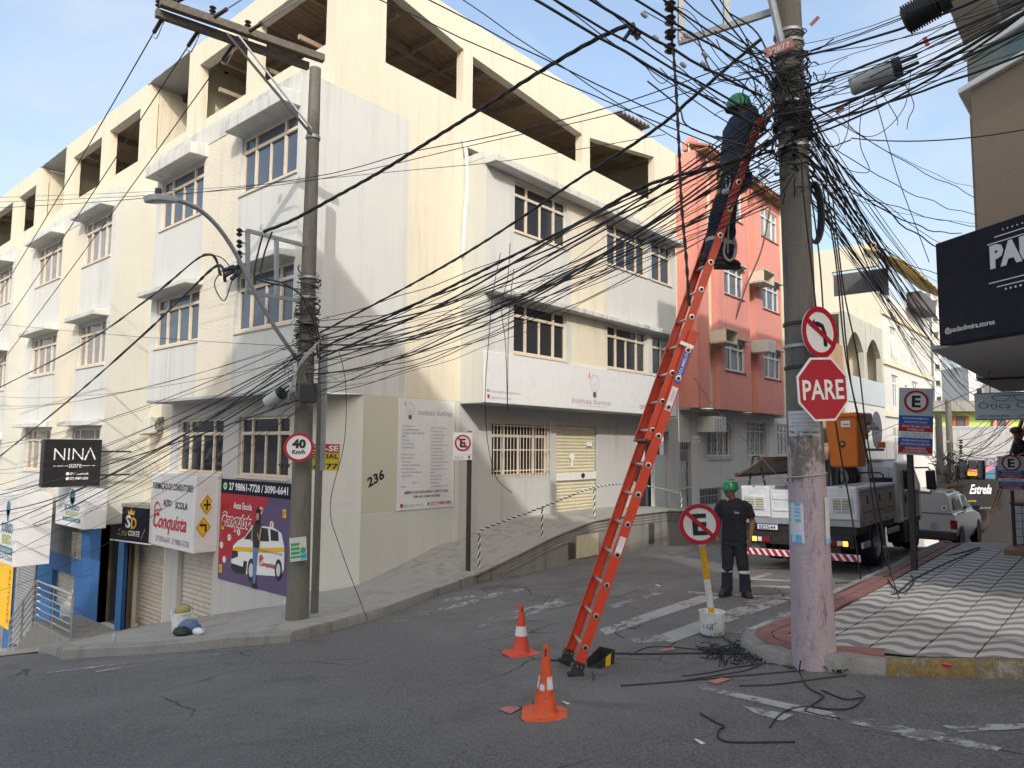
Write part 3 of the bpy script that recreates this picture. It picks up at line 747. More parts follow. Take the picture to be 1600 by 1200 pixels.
# --- right-hand face
wall(MB(),rf,XF,9.35,2.55,8.32).build('wall_panel','wall_grey',CB,fix=False)
wall(MB(),rf,9.35,10.94,2.55,8.32).build('wall','wall_cream',CB,fix=False)
mb = MB()
rect(mb,rf,XC,20.88,8.322,9.3,-0.22,0.0)
for a,b in ((XC,8.68),(10.9,11.2),(15.52,15.9),(19.47,20.88)): rect(mb,rf,a,b,9.3,11.35,-0.22,0)
mb.build('parapet','wall_cream',CB)
mb = MB()
mb.prism([(8.68,10.93),(10.9,10.56),(10.9,11.35),(8.68,11.35)],rf,-0.22,0.0)
mb.prism([(11.2,10.53),(15.52,10.17),(15.52,11.35),(11.2,11.35)],rf,-0.22,0.0)
mb.prism([(15.9,10.2),(19.47,10.79),(19.47,11.35),(15.9,11.35)],rf,-0.22,0.0)
mb.build('parapet_beam','wall_cream',CB)
MB().box(19.5,20.88,YF,YF + .02,2.5,8.32).build('wall','wall_cream',CB)
# --- projecting bay
wins_hi = [(11.9,13.9),(15.68,17.72),(18.0,19.2)]
holes = [(a,b,6.46,7.62) for a,b in wins_hi] + [(a,b,3.67,4.83) for a,b in wins_hi]
for (a,b,mname) in ((10.94,14.06,'wall_grey'),(14.06,15.66,'wall_cream'),(15.66,19.47,'wall_grey')):
    wall(MB(),bf,a,b,2.52,7.70,[h for h in holes if a <= h[0] < b],0.16).build('wall_panel',mname,CB,fix=False)
for x in (10.94,19.47): MB().face([(x,YB,2.52),(x,YF,2.52),(x,YF,8.02),(x,YB,8.02)]).build('bay_side','wall_green_grey',CB,fix=False)
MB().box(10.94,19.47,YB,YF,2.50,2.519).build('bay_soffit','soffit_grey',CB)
MB().box(10.93,19.48,YB - .002,YF - .003,7.86,8.02).build('cornice','ledge_grey',CB,bevel=.01)
MB().box(10.90,19.56,YB - 0.33,YB + 0.02,7.70,7.86).build('window_hood','ledge_grey',CB,bevel=.012)
MB().box(10.92,19.52,YB - 0.28,YB + 0.02,4.86,4.98).build('window_hood','ledge_grey',CB,bevel=.012)
MB().box(17.76,17.97,YB - .03,YB + .1,6.44,7.70).build('pilaster','ledge_grey',CB); MB().box(17.76,17.97,YB - .03,YB + .1,3.64,4.86).build('pilaster','ledge_grey',CB)
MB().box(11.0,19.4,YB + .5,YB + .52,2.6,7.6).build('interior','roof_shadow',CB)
for z0,z1,gl in ((6.46,7.62,'glass_dark'),(3.67,4.83,'glass_dark')):
    for k,(a,b) in enumerate(wins_hi):
        if k < 2: window(CB,bf,a,b,z0,z1,-0.07,glass=gl)
        else: window(CB,bf,a,b,z0,z1,-0.07,cols=(0,.5,1),split=(),trans=0.70,glass=gl)
        MB().box(a - .03,b + .03,YB - .035,YB + .12,z0 - .045,z0 - .002).build('window_sill','frame_cream',CB)
# --- left-hand face (projecting box)
hl = [(11.08,13.08,6.50,7.64),(14.68,16.76,6.50,7.64),(11.05,13.05,3.75,4.86),(14.62,16.72,3.75,4.86)]
def lwall(mb,fr,y0,y1,z0,z1,hs=(),depth=.14): return wall(mb,fr,-y1,-y0,z0,z1,[(-b,-a,c,e) for a,b,c,e in hs],depth)
for (a,b,mname) in ((11.0,13.14,'wall_grey'),(13.14,14.62,'wall_cream_rough'),(14.62,17.02,'wall_grey')):
    lwall(MB(),lf,a,b,2.55,7.92,[h for h in hl if a <= h[0] < b]).build('wall_panel',mname,CB,fix=False)
MB().box(XF - .015,XF + .3,11.004,17.02,7.921,8.318).build('fascia','ledge_grey',CB,bevel=.01)
MB().box(XF,XC + .1,YF + .001,17.02,8.322,8.36).build('ledge_top','ledge_grey',CB)
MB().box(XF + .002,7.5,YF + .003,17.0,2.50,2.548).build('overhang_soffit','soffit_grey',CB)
MB().face([(XF,17.02,2.55),(XC,17.02,2.55),(XC,17.02,8.32),(XF,17.02,8.32)]).build('box_side','wall_grey',CB,fix=False)
for (y0,y1,zz) in ((11.03,13.12,7.67),(14.55,16.85,7.67),(11.02,13.08,4.89),(14.5,16.95,4.89)):
    t = .24 if zz > 6 else .11
    MB().hexa([(XF - .36,y0 + .02,zz),(XF + .02,y0 - .02,zz),(XF + .02,y1 + .02,zz),(XF - .36,y1,zz),(XF - .36,y0 + .02,zz + t),(XF + .02,y0 - .02,zz + t + .05),(XF + .02,y1 + .02,zz + t + .05),(XF - .36,y1,zz + t)]).build('window_hood','ledge_grey',CB,bevel=.012)
for y0,y1,z0,z1 in hl:
    window(CB,lf,-y1,-y0,z0,z1,-0.06,glass='glass_blue')
    MB().box(XF - .03,XF + .1,y0 - .04,y1 + .04,z0 - .05,z0 - .002).build('window_sill','frame_cream',CB)
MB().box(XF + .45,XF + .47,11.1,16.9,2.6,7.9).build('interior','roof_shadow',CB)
# --- cream wall set back above the box, roof terrace
mb = MB(); rect(mb,lc,-36,-YF - .221,7.6,9.28,-.22,0)
cols = [(11.22,11.34),(13.96,14.36),(16.66,17.24),(19.55,20.15),(22.36,22.96),(25.4,26.14),(28.6,29.2),(31.2,32),(35,36)]
for a,b in cols: rect(mb,lc,-b,-a,9.281,10.78,-.22,0)
mb.build('parapet','wall_cream',CB)
mb = MB()
for a,b in ((11.22,17.24),(19.55,26.14),(28.6,36)): rect(mb,lc,-b,-a,10.781,11.35,-.24,0.001)
mb.build('parapet_beam','wall_cream',CB)
MB().box(XC - .002,XC + .3,17.02,36,2.4,7.598).build('wall','wall_cream',CB)
# cross walls that carry the sheet-metal bays
for y in (17.24,19.54,26.15,28.59):
    MB().hexa([(XC + .02,y - .08,9.3),(14,y - .08,9.3),(14,y + .08,9.3),(XC + .02,y + .08,9.3),(XC + .02,y - .08,10.72),(14,y - .08,9.9),(14,y + .08,9.9),(XC + .02,y + .08,10.72)]) if False else None
def sheet(name,mat,x0,x1,y0,y1,zf,axis,pitch,amp,n,th=.012):
    """corrugated roofing sheet; zf(x, y) is its mean surface"""
    rows = []
    for i in range(n + 1):
        t = i / n
        if axis == 'y':   # ridges run along X
            y = y0 + (y1 - y0) * t; w = amp * math.sin(2 * math.pi * (y - y0) / pitch); rows.append([(x,y,zf(x,y) + w) for x in (x0,(x0 + x1) / 2,x1)])
        else:
            x = x0 + (x1 - x0) * t; w = amp * math.sin(2 * math.pi * (x - x0) / pitch); rows.append([(x,y,zf(x,y) + w) for y in (y0,(y0 + y1) / 2,y1)])
    return MB().grid(rows).build(name,mat,CB,smooth='all',fix=False)
zr = lambda x,y: 11.12 - 0.112 * min(x - 8.68,6.85) + (0.165 * (x - 15.5) if x > 15.5 else 0)
sheet('roof','roof_brown',7.72,20.9,11.23,17.2,lambda x,y: zr(x,y),'y',0.18,0.03,260)
sheet('roof','roof_brown',7.72,14.5,19.6,26.1,lambda x,y: 10.95 - .02 * (x - 7.5),'y',0.18,0.03,240)
sheet('roof','roof_brown',7.72,14.5,28.6,36,lambda x,y: 10.95 - .02 * (x - 7.5),'y',0.18,0.03,240)
for y0,y1 in ((17.1,19.7),(26.05,28.75)):
    sheet('roof','sheet_metal',7.47,14.5,y0,y1,lambda x,y: 11.30 - .03 * (x - 7.5),'y',0.65,0.006,40)
    for x in (8.4,10.6,12.8): MB().bar((x,y0,11.2 - .03 * (x - 7.5)),(x,y1,11.2 - .03 * (x - 7.5)),.09,.16).build('purlin','rafter_steel',CB)
    for y in (y0 + .12,y1 - .12): MB().box(XC + .25,14.5,y - .06,y + .06,9.3,11.22).build('cross_wall','wall_cream',CB)
for k in range(8):   # rafters seen through the right-hand openings
    x = 8.9 + k * 1.55
    MB().bar((x,11.24,zr(x,0) - .11),(x,17.0,zr(x,0) - .11),.07,.15).build('rafter','rafter_wood',CB)
for k in range(3): MB().box(7.7,20.8,12.6 + k * 1.7,12.67 + k * 1.7,9.98,10.08).build('purlin','rafter_wood',CB)
for y0,y1 in ((11.4,17.0),(19.8,26.0),(28.8,36)):
    for k in range(3):
        y = y0 + (y1 - y0) * (k + .5) / 3
        MB().bar((7.72,y,10.82),(14,y,10.7),.08,.16).build('rafter','rafter_wood',CB)
    for x in (9.3,11.4): MB().bar((x,y0,10.86 - .03 * (x - 7)),(x,y1,10.86 - .03 * (x - 7)),.07,.12).build('rafter','rafter_wood',CB)
MB().box(7.73,20.88,11.23,36,8.36,8.5).build('terrace_floor','concrete',CB)
MB().box(20.70,20.88,11.22,17.2,2.4,11.3).build('end_wall','wall_cream',CB)
MB().box(14.6,14.8,17.4,36,8.5,11.0).build('back_wall','wall_pink_cream',CB); MB().box(14.8,20.7,17.25,17.4,8.5,11.4).build('back_wall','wall_pink_cream',CB)
MB().box(7.8,20.6,35.9,36.0,2,11.3).build('end_wall','wall_cream',CB)
# --- ground floor, right-hand face
gf = RF(YF + .004)
wall(MB(),gf,8.36,10.94,.28,2.55).build('cladding_panel','tile_cladding_green',CB,fix=False)
wall(MB(),gf,8.36,10.94,-2.0,.272).build('cladding_panel','tile_cladding',CB,fix=False)
mb = MB(); mb.box(10.80,10.9,YF - .02,YF + .003,-.5,2.5)
mb.build('corner_trim','tile_cladding',CB)
ghole = [(11.98,14.1,.88,2.16),(14.4,16.22,-.6,2.13),(18.75,20.25,-1,2.08)]
wall(MB(),gf,10.94,20.88,-2.0,2.51,ghole,.2).build('wall','wall_lower',CB,fix=False)
window(CB,gf,11.98,14.1,.88,2.16,-.1,glass='glass_dark')
mb = MB()
for k in range(19): x = 11.99 + k * 2.1 / 18; mb.tube([(x,YF - .05,.86),(x,YF - .05,2.2)],.008,5)
for z in (1.02,1.5,2.06): mb.box(11.96,14.12,YF - .056,YF - .044,z - .012,z + .012)
mb.build('window_grille','frame_cream',CB)
sh = shutter(CB,gf,14.42,16.20,-.28,2.12,-.06,.085,'shutter_cream','door_shutter')
mb = MB(); rect(mb,gf,14.42,16.2,.72,.92,-.045,-.01); mb.build('crossbar','frame_white',sh)
mb = MB(); disc(mb,gf,15.55,.83,.06,-.01,.03,12); mb.build('lock','plastic_black',sh)
mb = MB(); rect(mb,gf,15.78,15.98,1.6,1.72,-.03,0); mb.build('notice','print_white',sh)
mb = MB(); disc(mb,gf,15.1,1.32,.10,-.03,-.012,16); rect(mb,gf,15.06,15.14,1.05,1.23,-.03,-.012); mb.build('decal','print_white',sh)
mb = MB(); rect(mb,gf,18.22,18.72,1.18,2.06,.004,.02); mb.build('notice_board','print_silver',CB)
for k in range(9): text('SALA %d' % (101 + k),gf,18.27,1.92 - k * .085,.03,'print_grey',CB,w=.16,d=.024)
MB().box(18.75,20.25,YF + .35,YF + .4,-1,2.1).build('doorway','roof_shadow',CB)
mb = MB(); rect(mb,gf,19.45,20.2,-.6,1.35,-.14,-.10); mb.build('metal_gate','sign_grey',CB); mb = MB(); rect(mb,gf,19.36,19.44,-.6,2.08,-.15,-.06); mb.build('gate_post','frame_white',CB)
mb = MB(); rect(mb,gf,18.28,18.74,-.2,1.14,.003,.02); mb.build('door','wall_black',CB)
mb = MB(); rect(mb,gf,18.12,18.3,.62,.9,.003,.1); mb.build('intercom','plastic_black',CB)
# --- chamfered corner and recessed left wall under the overhang
Cc = Vector((8.36,YF + .004,0)); Cd = Vector((7.4,11.98,0)); cf = frame(Cd,Cc - Cd,Z_); Lc = (Cc - Cd).length
wall(MB(),cf,0,Lc,.28,2.55).build('cladding_panel','tile_cladding',CB,fix=False); wall(MB(),cf,0,Lc,-2.2,.272).build('cladding_panel','tile_cladding',CB,fix=False)
ll = LF(7.4)
hh = [(11.98,13.88,.95,2.14),(14.52,16.66,.95,2.14),(14.74,16.36,-3.2,-.5)]
lwall(MB(),ll,11.98,17.02,-3.4,2.55,hh,.18).build('wall','wall_lower',CB,fix=False)
for y0,y1 in ((11.98,13.88),(14.52,16.66)):
    window(CB,ll,-y1,-y0,.95,2.14,-.07,glass='glass_dark',trans=.72)
    MB().box(7.36,7.5,y0 - .04,y1 + .04,.90,.947).build('window_sill','frame_cream',CB)
shutter(CB,ll,-16.34,-14.76,-2.58,-.6,-.12,.10,'shutter_beige')
MB().face([(7.4,17.02,-3.4),(XC,17.02,-3.4),(XC,17.02,2.55),(7.4,17.02,2.55)]).build('wall_return','wall_cream',CB,fix=False)
lwall(MB(),LF(7.46),17.02,19.3,-3.6,2.4,[(17.22,18.88,-3.3,-.6)],.18).build('wall','wall_cream',CB,fix=False)
shutter(CB,LF(7.46),-18.86,-17.24,-2.84,-.62,-.12,.10,'shutter_beige')
text('236',frame(on_y(575,762,YF),(1,0,0),(0,0,1)),0,0,.17,'print_black',CB,bold=.03,shear=.2,rot=.42,w=.44,name='house_number')
tt = MB(); p0 = on_y(497,775,11.4)
add_text(tt,'jour',frame(Cd,Cc - Cd,Z_),.40,.70,.13,shear=.5,w=.42,d=.006); add_text(tt,'Goiano',frame(Cd,Cc - Cd,Z_),.38,.38,.16,shear=.5,w=.80,d=.006,rot=.12)
tt.build('faded_lettering','print_silver',CB,fix=False)
# white drainpipe that sags off the wall beside the bay
MB().tube(smooth_path([on_y(724,216,10.93),on_y(729,245,10.9),on_y(730,290,10.88),on_y(726,340,10.92),on_y(723,400,10.95)]),.045,8).build('drainpipe','frame_white',CB,smooth=True)

# ------------------------------------------------------------------ the two stepped blocks further down the hill
def block(name_lbl,X,y0,y1,zoff,wins,bottom,xback=7.5):
    B = thing('apartment_block',name_lbl,'building',(X,y0,bottom))
    f = LF(X); top = 7.86 + zoff
    zs = [(6.20 + zoff,7.34 + zoff),(3.52 + zoff,4.62 + zoff),(.8 + zoff,1.95 + zoff)]
    zs = [z for z in zs if z[0] > bottom + .3]
    holes = [(a,b,z0,z1) for a,b,_ in wins for z0,z1 in zs]
    segs = []; edge = y0
    m0 = wins[0][1] + .08; m1 = wins[1][0] - .08 if len(wins) > 1 else y1
    for a,b,mm in ((y0,m0,'wall_grey'),(m0,m1,'wall_cream'),(m1,y1,'wall_grey')):
        if b > a + .05: lwall(MB(),f,a,b,bottom,top - .45,[h for h in holes if a <= h[0] < b]).build('wall_panel',mm,B,fix=False)
    MB().box(X - .012,X + .2,y0,y1,top - .449,top).build('fascia','ledge_grey',B,bevel=.01)
    MB().box(X - .01,xback,y0,y1,top - .02,top + .02).build('ledge_top','ledge_grey',B)
    MB().face([(X,y0 - .001,bottom),(xback,y0 - .001,bottom),(xback,y0 - .001,top),(X,y0 - .001,top)]).build('block_side','wall_green_grey',B,fix=False)
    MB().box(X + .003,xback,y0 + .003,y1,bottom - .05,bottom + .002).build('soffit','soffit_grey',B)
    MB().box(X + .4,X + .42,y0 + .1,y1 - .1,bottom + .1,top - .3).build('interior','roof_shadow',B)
    for a,b,gl in wins:
        for z0,z1 in zs:
            window(B,f,-b,-a,z0,z1,-.06,glass=gl)
            MB().hexa([(X - .33,a - .1,z1 + .05),(X + .02,a - .14,z1 + .05),(X + .02,b + .14,z1 + .05),(X - .33,b + .1,z1 + .05),(X - .33,a - .1,z1 + .17),(X + .02,a - .14,z1 + .25),(X + .02,b + .14,z1 + .25),(X - .33,b + .1,z1 + .17)]).build('window_hood','ledge_grey',B,bevel=.01)
            MB().box(X - .03,X + .1,a - .04,b + .04,z0 - .05,z0 - .002).build('window_sill','frame_cream',B)
    return B
B2 = block('second grey block down the hill, stepping out past the corner building',6.45,18.5,25.2,0,[(18.72,20.6,'glass_curtain'),(22.3,24.5,'glass_curtain')],-.3)
B3 = block('third grey block at the left edge, furthest down the hill',6.08,25.2,33.5,-.35,[(25.5,27.5,'glass_curtain'),(29.5,31.5,'glass_curtain')],-.45)

# ------------------------------------------------------------------ blue shop under the second block, landing, stairs
SH = thing('blue_shop','blue painted shop front with half shutter and open doorway under the grey block','shop',(7.0,19,-2.9))
sf = LF(7.0)
lwall(MB(),sf,18.35,24.6,-4.2,-.32,[(18.68,19.86,-4,-.45),(21.55,23.3,-4,-1.98)],.25).build('wall','wall_blue',SH,fix=False)
MB().box(6.975,6.999,21.15,24.2,-1.50,-.45).build('concrete_panel','concrete',SH)
MB().box(7.02,7.3,19.86,20.8,-3,-.5).build('door_reveal','wall_blue',SH)
shutter(SH,sf,-23.28,-21.57,-3.0,-2.0,-.16,.085,'shutter_beige')
d_ = MB().box(7.26,7.28,18.7,19.84,-2.95,-.5).build('glass_door','glass_dark',SH)
mb = MB(); mb.box(7.22,7.30,18.68,18.74,-2.95,-.5); mb.box(7.22,7.30,19.80,19.86,-2.95,-.5); mb.box(7.22,7.30,19.24,19.28,-2.95,-.5); mb.build('door_frame','bronze',SH)
MB().box(6.7,7.3,18.6,20.0,-2.98,-2.93).build('doorstep','tile_white',SH)
MB().box(6.99,7.02,24.6,27.5,-5.5,-.4).build('side_wall','wall_black',SH)
shutter(SH,LF(6.98),-26.4,-24.75,-4.6,-1.7,.0,.09,'galvanised')
MB().box(6.9,7.0,26.45,27.1,-5.4,-1.6).build('pillar','wall_blue',SH)
LD = thing('landing_stairs','raised grey concrete landing with a flight of steps below the blue shop','stairs',(6.2,20,-3.2))
MB().box(5.92,6.99,18.35,20.9,-4.6,-2.86).build('landing','concrete',LD,bevel=.015)
for k in range(8):
    MB().box(5.92,6.99,20.9 + k * .27,20.9 + (k + 1) * .27,-5.2,-2.86 - .17 * (k + 1)).build('step','concrete',LD,bevel=.01)
RL = thing('stair_railing','polished steel railing round the landing of the blue shop','railing',(5.98,20,-2.86))
za = -2.86
def railing_run(p,q,post_ts):
    p,q = Vector(p),Vector(q)
    for k in range(6):
        h = .16 + k * .165; mb = MB().tube([p + Z_ * h,q + Z_ * h],.020 if k < 5 else .028,8); mb.build('rail','steel_shiny',RL,smooth=True)
    for t in post_ts:
        a = p.lerp(q,t); MB().tube([a,a + Z_ * 1.0],.026,8).build('post','steel_shiny',RL,smooth=True)
railing_run((5.98,18.42,za),(5.98,20.95,za),(0,.5,.97))
railing_run((5.98,20.95,za),(5.98,23.0,za - 1.32),(.5,1))
# ================================================================== pink building
PK = thing('pink_building','pink building with cream pilasters and white casement windows beside the cream corner building','building',(20.9,10.5,-1.5))
pf = RF(10.3); pg = RF(11.0)
pwin = [(22.95,24.55),(26.35,28.0)]
rows_ = [(9.72,10.85),(6.90,8.0),(4.24,5.33)]
hol = [(a,b,z0,z1) for a,b in pwin for z0,z1 in rows_]
mb = MB(); mb.box(20.885,21.0,10.32,11,2.86,11.3); mb.build('pilaster','wall_pink',PK)
wall(MB(),RF(10.55),20.9,29.0,2.9,11.6).build('wall','wall_pink_cream',PK,fix=False)
def pk_panel(a,b,mat_='wall_pink'):
    h = [q for q in hol if a <= q[0] < b]
    m = wall(MB(),pf,a,b,2.88,11.45,h,.14)
    for x in (a,b): m.face([(x,10.3,2.88),(x,10.549,2.88),(x,10.549,11.45),(x,10.3,11.45)])
    m.face([(a,10.3,2.88),(b,10.3,2.88),(b,11,2.88),(a,11,2.88)])
    m.build('wall_panel',mat_,PK,fix=False)
pk_panel(21.15,21.72); pk_panel(22.45,25.1); pk_panel(25.72,28.25)
MB().box(28.26,28.5,10.28,10.6,2.86,11.6).build('pilaster','wall_pink_cream',PK)
MB().box(20.9,29.1,10.62,11.0,2.80,2.87).build('soffit','soffit_grey',PK)
for a,b in pwin:
    for i,(z0,z1) in enumerate(rows_):
        window(PK,pf,a,b,z0,z1,-.05,cols=(0,.3,.7,1),split=(),trans=.72,frame_m='frame_white',glass='glass_blue' if i else 'glass_curtain')
        if i: MB().box(a - .05,b + .05,10.12,10.31,z1 + .02,z1 + .07).build('window_hood','wall_weathered',PK)
        MB().box(a - .03,b + .05,10.26,10.42,z0 - .05,z0 - .003).build('window_sill','clay_tile',PK)
# little tiled eaves over the panels, each course of tiles a row of half-round pieces
def tiles(parent,x0,x1,y0,z0,y1,z1,pitch=.21):
    n = int((x1 - x0) / pitch)
    for k in range(n):
        x = x0 + (k + .5) * pitch; mb = MB(); pr = [(-.5,0),(-.35,.07),(0,.10),(.35,.07),(.5,0)]
        j = random.uniform(-.012,.012)
        mb.strip([(x + a * pitch,y0,z0 + h + j) for a,h in pr],[(x + a * pitch * .9,y1,z1 + h + j) for a,h in pr])
        mb.build('roof_tile','clay_tile',parent,smooth='all',fix=False)
tiles(PK,20.95,22.0,9.85,11.32,10.6,11.62); tiles(PK,22.3,25.3,9.85,11.32,10.6,11.62); tiles(PK,25.6,28.6,9.85,11.32,10.6,11.62)
MB().box(22.3,28.6,9.9,10.3,11.27,11.31).build('eave_board','wood',PK); MB().box(20.95,22.0,9.9,10.3,11.27,11.31).build('eave_board','wood',PK)
MB().prism([(20.9,11.4),(29,11.4),(29,11.95),(24.5,12.0),(22.8,11.95),(21.3,12.0),(20.9,11.6)],RF(10.62),-.15,0).build('parapet','wall_pink',PK)
MB().prism([(19.2,11.36),(21.0,11.36),(21.0,12.05),(20.2,12.35)],RF(12.0),-.15,0).build('gable','wall_pink',PK)
MB().box(18.9,20.2,11.9,12.4,11.0,12.2).build('gable_side','concrete',PK)
mb = MB(); r1 = [];
for i in range(33): x = 18.6 + 1.9 * i / 32; r1.append([(x,y,12.18 + .09 * (x - 18.6) + .05 * math.sin(i * 1.55)) for y in (11.7,12.6)])
mb.grid(r1).build('roof_sheet','fibre_cement',PK,fix=False,solid=.03)
# ground floor, pale grey with ornamental grilles
gh = [(22.9,24.9,1.28,2.55),(26.3,28.2,1.28,2.6),(22.3,24.0,-.42,.2),(20.95,21.75,-.55,1.75)]
wall(MB(),pg,20.9,34,-4.5,2.88,gh + [(29.4,31.2,1.28,2.6)],.2).build('wall','wall_pale',PK,fix=False)
def grille(parent,fr,u0,u1,v0,v1,d=.06,n=9,mat_='frame_white'):
    g = MB()
    for k in range(n + 1):
        u = u0 + (u1 - u0) * k / n; g.tube([fr_pt(fr,u,v0 - .1,d),fr_pt(fr,u,v1 + .04,d)],.011,4,caps=False)
        if k < n:
            um = u + (u1 - u0) / n / 2; pts = [fr_pt(fr,um + .05 * math.sin(t * 4.2),v0 + (v1 - v0) * t / 12,d + .01) for t in range(13)]; g.tube(pts,.008,4,caps=False)
    for v in (v0 - .06,v0 + .02,v1 - .22,v1): g.bar(fr_pt(fr,u0,v,d),fr_pt(fr,u1,v,d),.02,.02)
    return g.build('window_grille',mat_,parent)
for h in gh[:2] + [(29.4,31.2,1.28,2.6)]:
    window(PK,pg,*h[:2],h[2],h[3],-.1,cols=(0,.25,.5,.75,1),split=(),trans=.72,frame_m='frame_white',glass='glass_dark'); grille(PK,pg,h[0] - .05,h[1] + .05,h[2],h[3])
grille(PK,pg,22.3,24.0,-.38,.16,-.04,7,'galvanised'); MB().box(22.3,24,11.15,11.2,-.42,.2).build('vent_dark','roof_shadow',PK)
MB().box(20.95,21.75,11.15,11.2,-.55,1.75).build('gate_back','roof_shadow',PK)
gt = MB(); rect(gt,pg,21.0,21.45,-.5,1.15,-.1,-.07); gt.build('gate_panel','sign_grey',PK)
grille(PK,pg,20.97,21.73,-.5,1.7,-.04,5,'galvanised')
mb = MB(); rect(mb,pg,21.85,22.4,1.74,1.85,.002,.012); rect(mb,pg,21.85,22.4,1.88,1.99,.002,.012); mb.build('number_plate','print_white',PK); text('37 108',pg,21.9,1.76,.07,'print_blue',PK,d=.016)
def ac_box(parent_label,x0,x1,y0,y1,z0,z1,m_='ac_white',cat='air conditioner',grp=None):
    A = thing('air_conditioner',parent_label,cat,((x0 + x1) / 2,(y0 + y1) / 2,z0),group=grp)
    MB().box(x0,x1,y0,y1,z0,z1).build('casing',m_,A,bevel=.012)
    g = MB()
    for k in range(7): x = x0 + (x1 - x0) * (k + .5) / 7; g.box(x - .012,x + .012,y0 - .03,y0 - .002,z0 + .04,z1 - .04)
    g.box(x0 + .02,x1 - .02,y0 - .012,y0 - .003,z0 + .03,z0 + .05); g.box(x0 + .02,x1 - .02,y0 - .012,y0 - .003,z1 - .05,z1 - .03)
    g.build('louvre','frame_white',A); MB().box(x0 + .03,x1 - .03,y0 - .004,y0 - .001,z0 + .05,z1 - .05).build('core','roof_shadow',A)
    return A
ac_box('window air conditioner boxed in by white bars on the pale grey ground floor',22.15,23.0,10.35,11.0,2.1,2.62)
ac_box('boxy window air conditioner right of the lower pink window',25.2,25.9,9.7,10.32,5.05,5.5)
def concrete_box(label,x0,x1,z0):
    A = thing('air_conditioner_shelf',label,'shelf',((x0 + x1) / 2,10.1,z0))
    MB().box(x0,x1,9.75,10.3,z0,z0 + .06).build('shelf','wall_weathered',A); MB().box(x0,x1,9.7,10.3,z0 + .42,z0 + .48).build('lid','wall_weathered',A)
    MB().box(x0,x0 + .05,9.76,10.3,z0 + .06,z0 + .42).build('cheek','wall_pink_cream',A); MB().box(x1 - .05,x1,9.76,10.3,z0 + .06,z0 + .42).build('cheek','wall_pink_cream',A)
concrete_box('empty concrete air conditioner shelf on the cream pilaster of the pink building, upper one',25.1,26.1,7.6)
concrete_box('concrete air conditioner shelf with wire mesh left of the lower pink window',21.8,22.7,5.0)

# ================================================================== far end of the street
FB = thing('cream_house','cream three storey building with ochre bands and a yellow sheet roof','building',(44,10,-4))
fX,fY = 43.7,10.3
rF,lF = RF(fY),LF(fX)
fw = [(45.4,46.9),(50.5,52.2)]; sw = [(48.6,49.2),(53.6,54.2)]
fh = [(a,b,z0,z1) for a,b in fw for z0,z1 in ((6.9,8.75),(4.0,5.9))] + [(a,b,z0,z1) for a,b in sw for z0,z1 in ((7.5,8.4),(4.6,5.5))] + [(45.4,47.2,.8,2.8)]
wall(MB(),rF,fX,56.6,-5,10.5,fh,.25).build('wall','wall_far_white',FB,fix=False)
for h in fh[:4]: window(FB,rF,*h,-.1,cols=(0,.33,.66,1),split=(),trans=.75,frame_m='frame_white',glass='glass_blue',fw=.09)
window(FB,rF,45.4,47.2,.8,2.8,-.1,cols=(0,.33,.66,1),split=(),frame_m='frame_white',glass='glass_dark',fw=.09); grille(FB,rF,45.4,47.2,.8,2.8,.1,8)
for h in fh[4:8]: window(FB,rF,*h,-.1,cols=(0,1),split=(),trans=.5,frame_m='frame_white',glass='glass_dark',fw=.07)
for h in fh[:4:2] if False else [fh[0],fh[2]]:
    g = MB()
    for k in range(9):
        u = h[0] + (h[1] - h[0]) * k / 8; g.tube([fr_pt(rF,u,h[3] - .6,.05),fr_pt(rF,u,h[2] + .1,.1),fr_pt(rF,u,h[2] - .1,.45),fr_pt(rF,u,h[2] + .15,.55)],.02,4)
    g.build('window_grille','frame_white',FB)
for z in (9.35,6.5,3.55): MB().box(fX - .05,56.7,fY - .12,fY,z - .14,z + .14).build('band','roof_yellow' if False else 'wall_pink_cream',FB)
# side wall facing the camera, roof terrace slots
sl_h = [(-13.2,-10.9,10.75,12.0),(-21.5,-14.3,10.4,12.0)]
wall(MB(),lF,-26,-fY,2.0,10.52).build('side_wall','wall_far_cream',FB,fix=False)
mb = MB(); rect(mb,lF,-14.2,-12.9,10.521,12.0,-.3,0); rect(mb,lF,-26,-22.0,10.521,12.0,-.3,0); rect(mb,lF,-26,-10.4,12.001,13.4,-.3,0.0)
mb.prism([(-26,13.4),(-14,13.4),(-20,14.2)],lF,-.3,0) if False else None
mb.build('roof_wall','wall_far_cream',FB)
MB().box(fX + .5,56,10.6,26,10.4,10.5).build('roof_slab','concrete',FB); MB().box(fX + 3,fX + 3.2,10.6,26,10.5,12.5).build('roof_back','roof_shadow',FB)
rows2 = []
for i in range(41):
    x = fX - .3 + (57.5 - fX) * i / 40; rows2.append([(x,9.0,11.95 + .04 * math.sin(i * 1.9)),(x,10.0,12.5 + .04 * math.sin(i * 1.9)),(x,10.9,13.0)])
MB().grid(rows2).build('roof','roof_yellow',FB,fix=False,solid=.05)
MB().box(49.5,54,9.4,10.2,10.4,11.4).build('water_tank','roof_shadow',FB)
AH = thing('arched_house','weathered grey house with pointed veranda arches behind the stop sign','building',(38,10,-3))
aY = 10.3; aF = RF(aY)
mb = MB(); rect(mb,aF,36.6,43.65,-4.5,3.9,-.3,0); mb.build('wall','wall_far_white',AH)
mb = MB(); rect(mb,aF,36.6,43.65,3.9,5.2,-.15,.05); mb.build('balcony_panel','wall_slate' if False else 'sign_grey',AH)
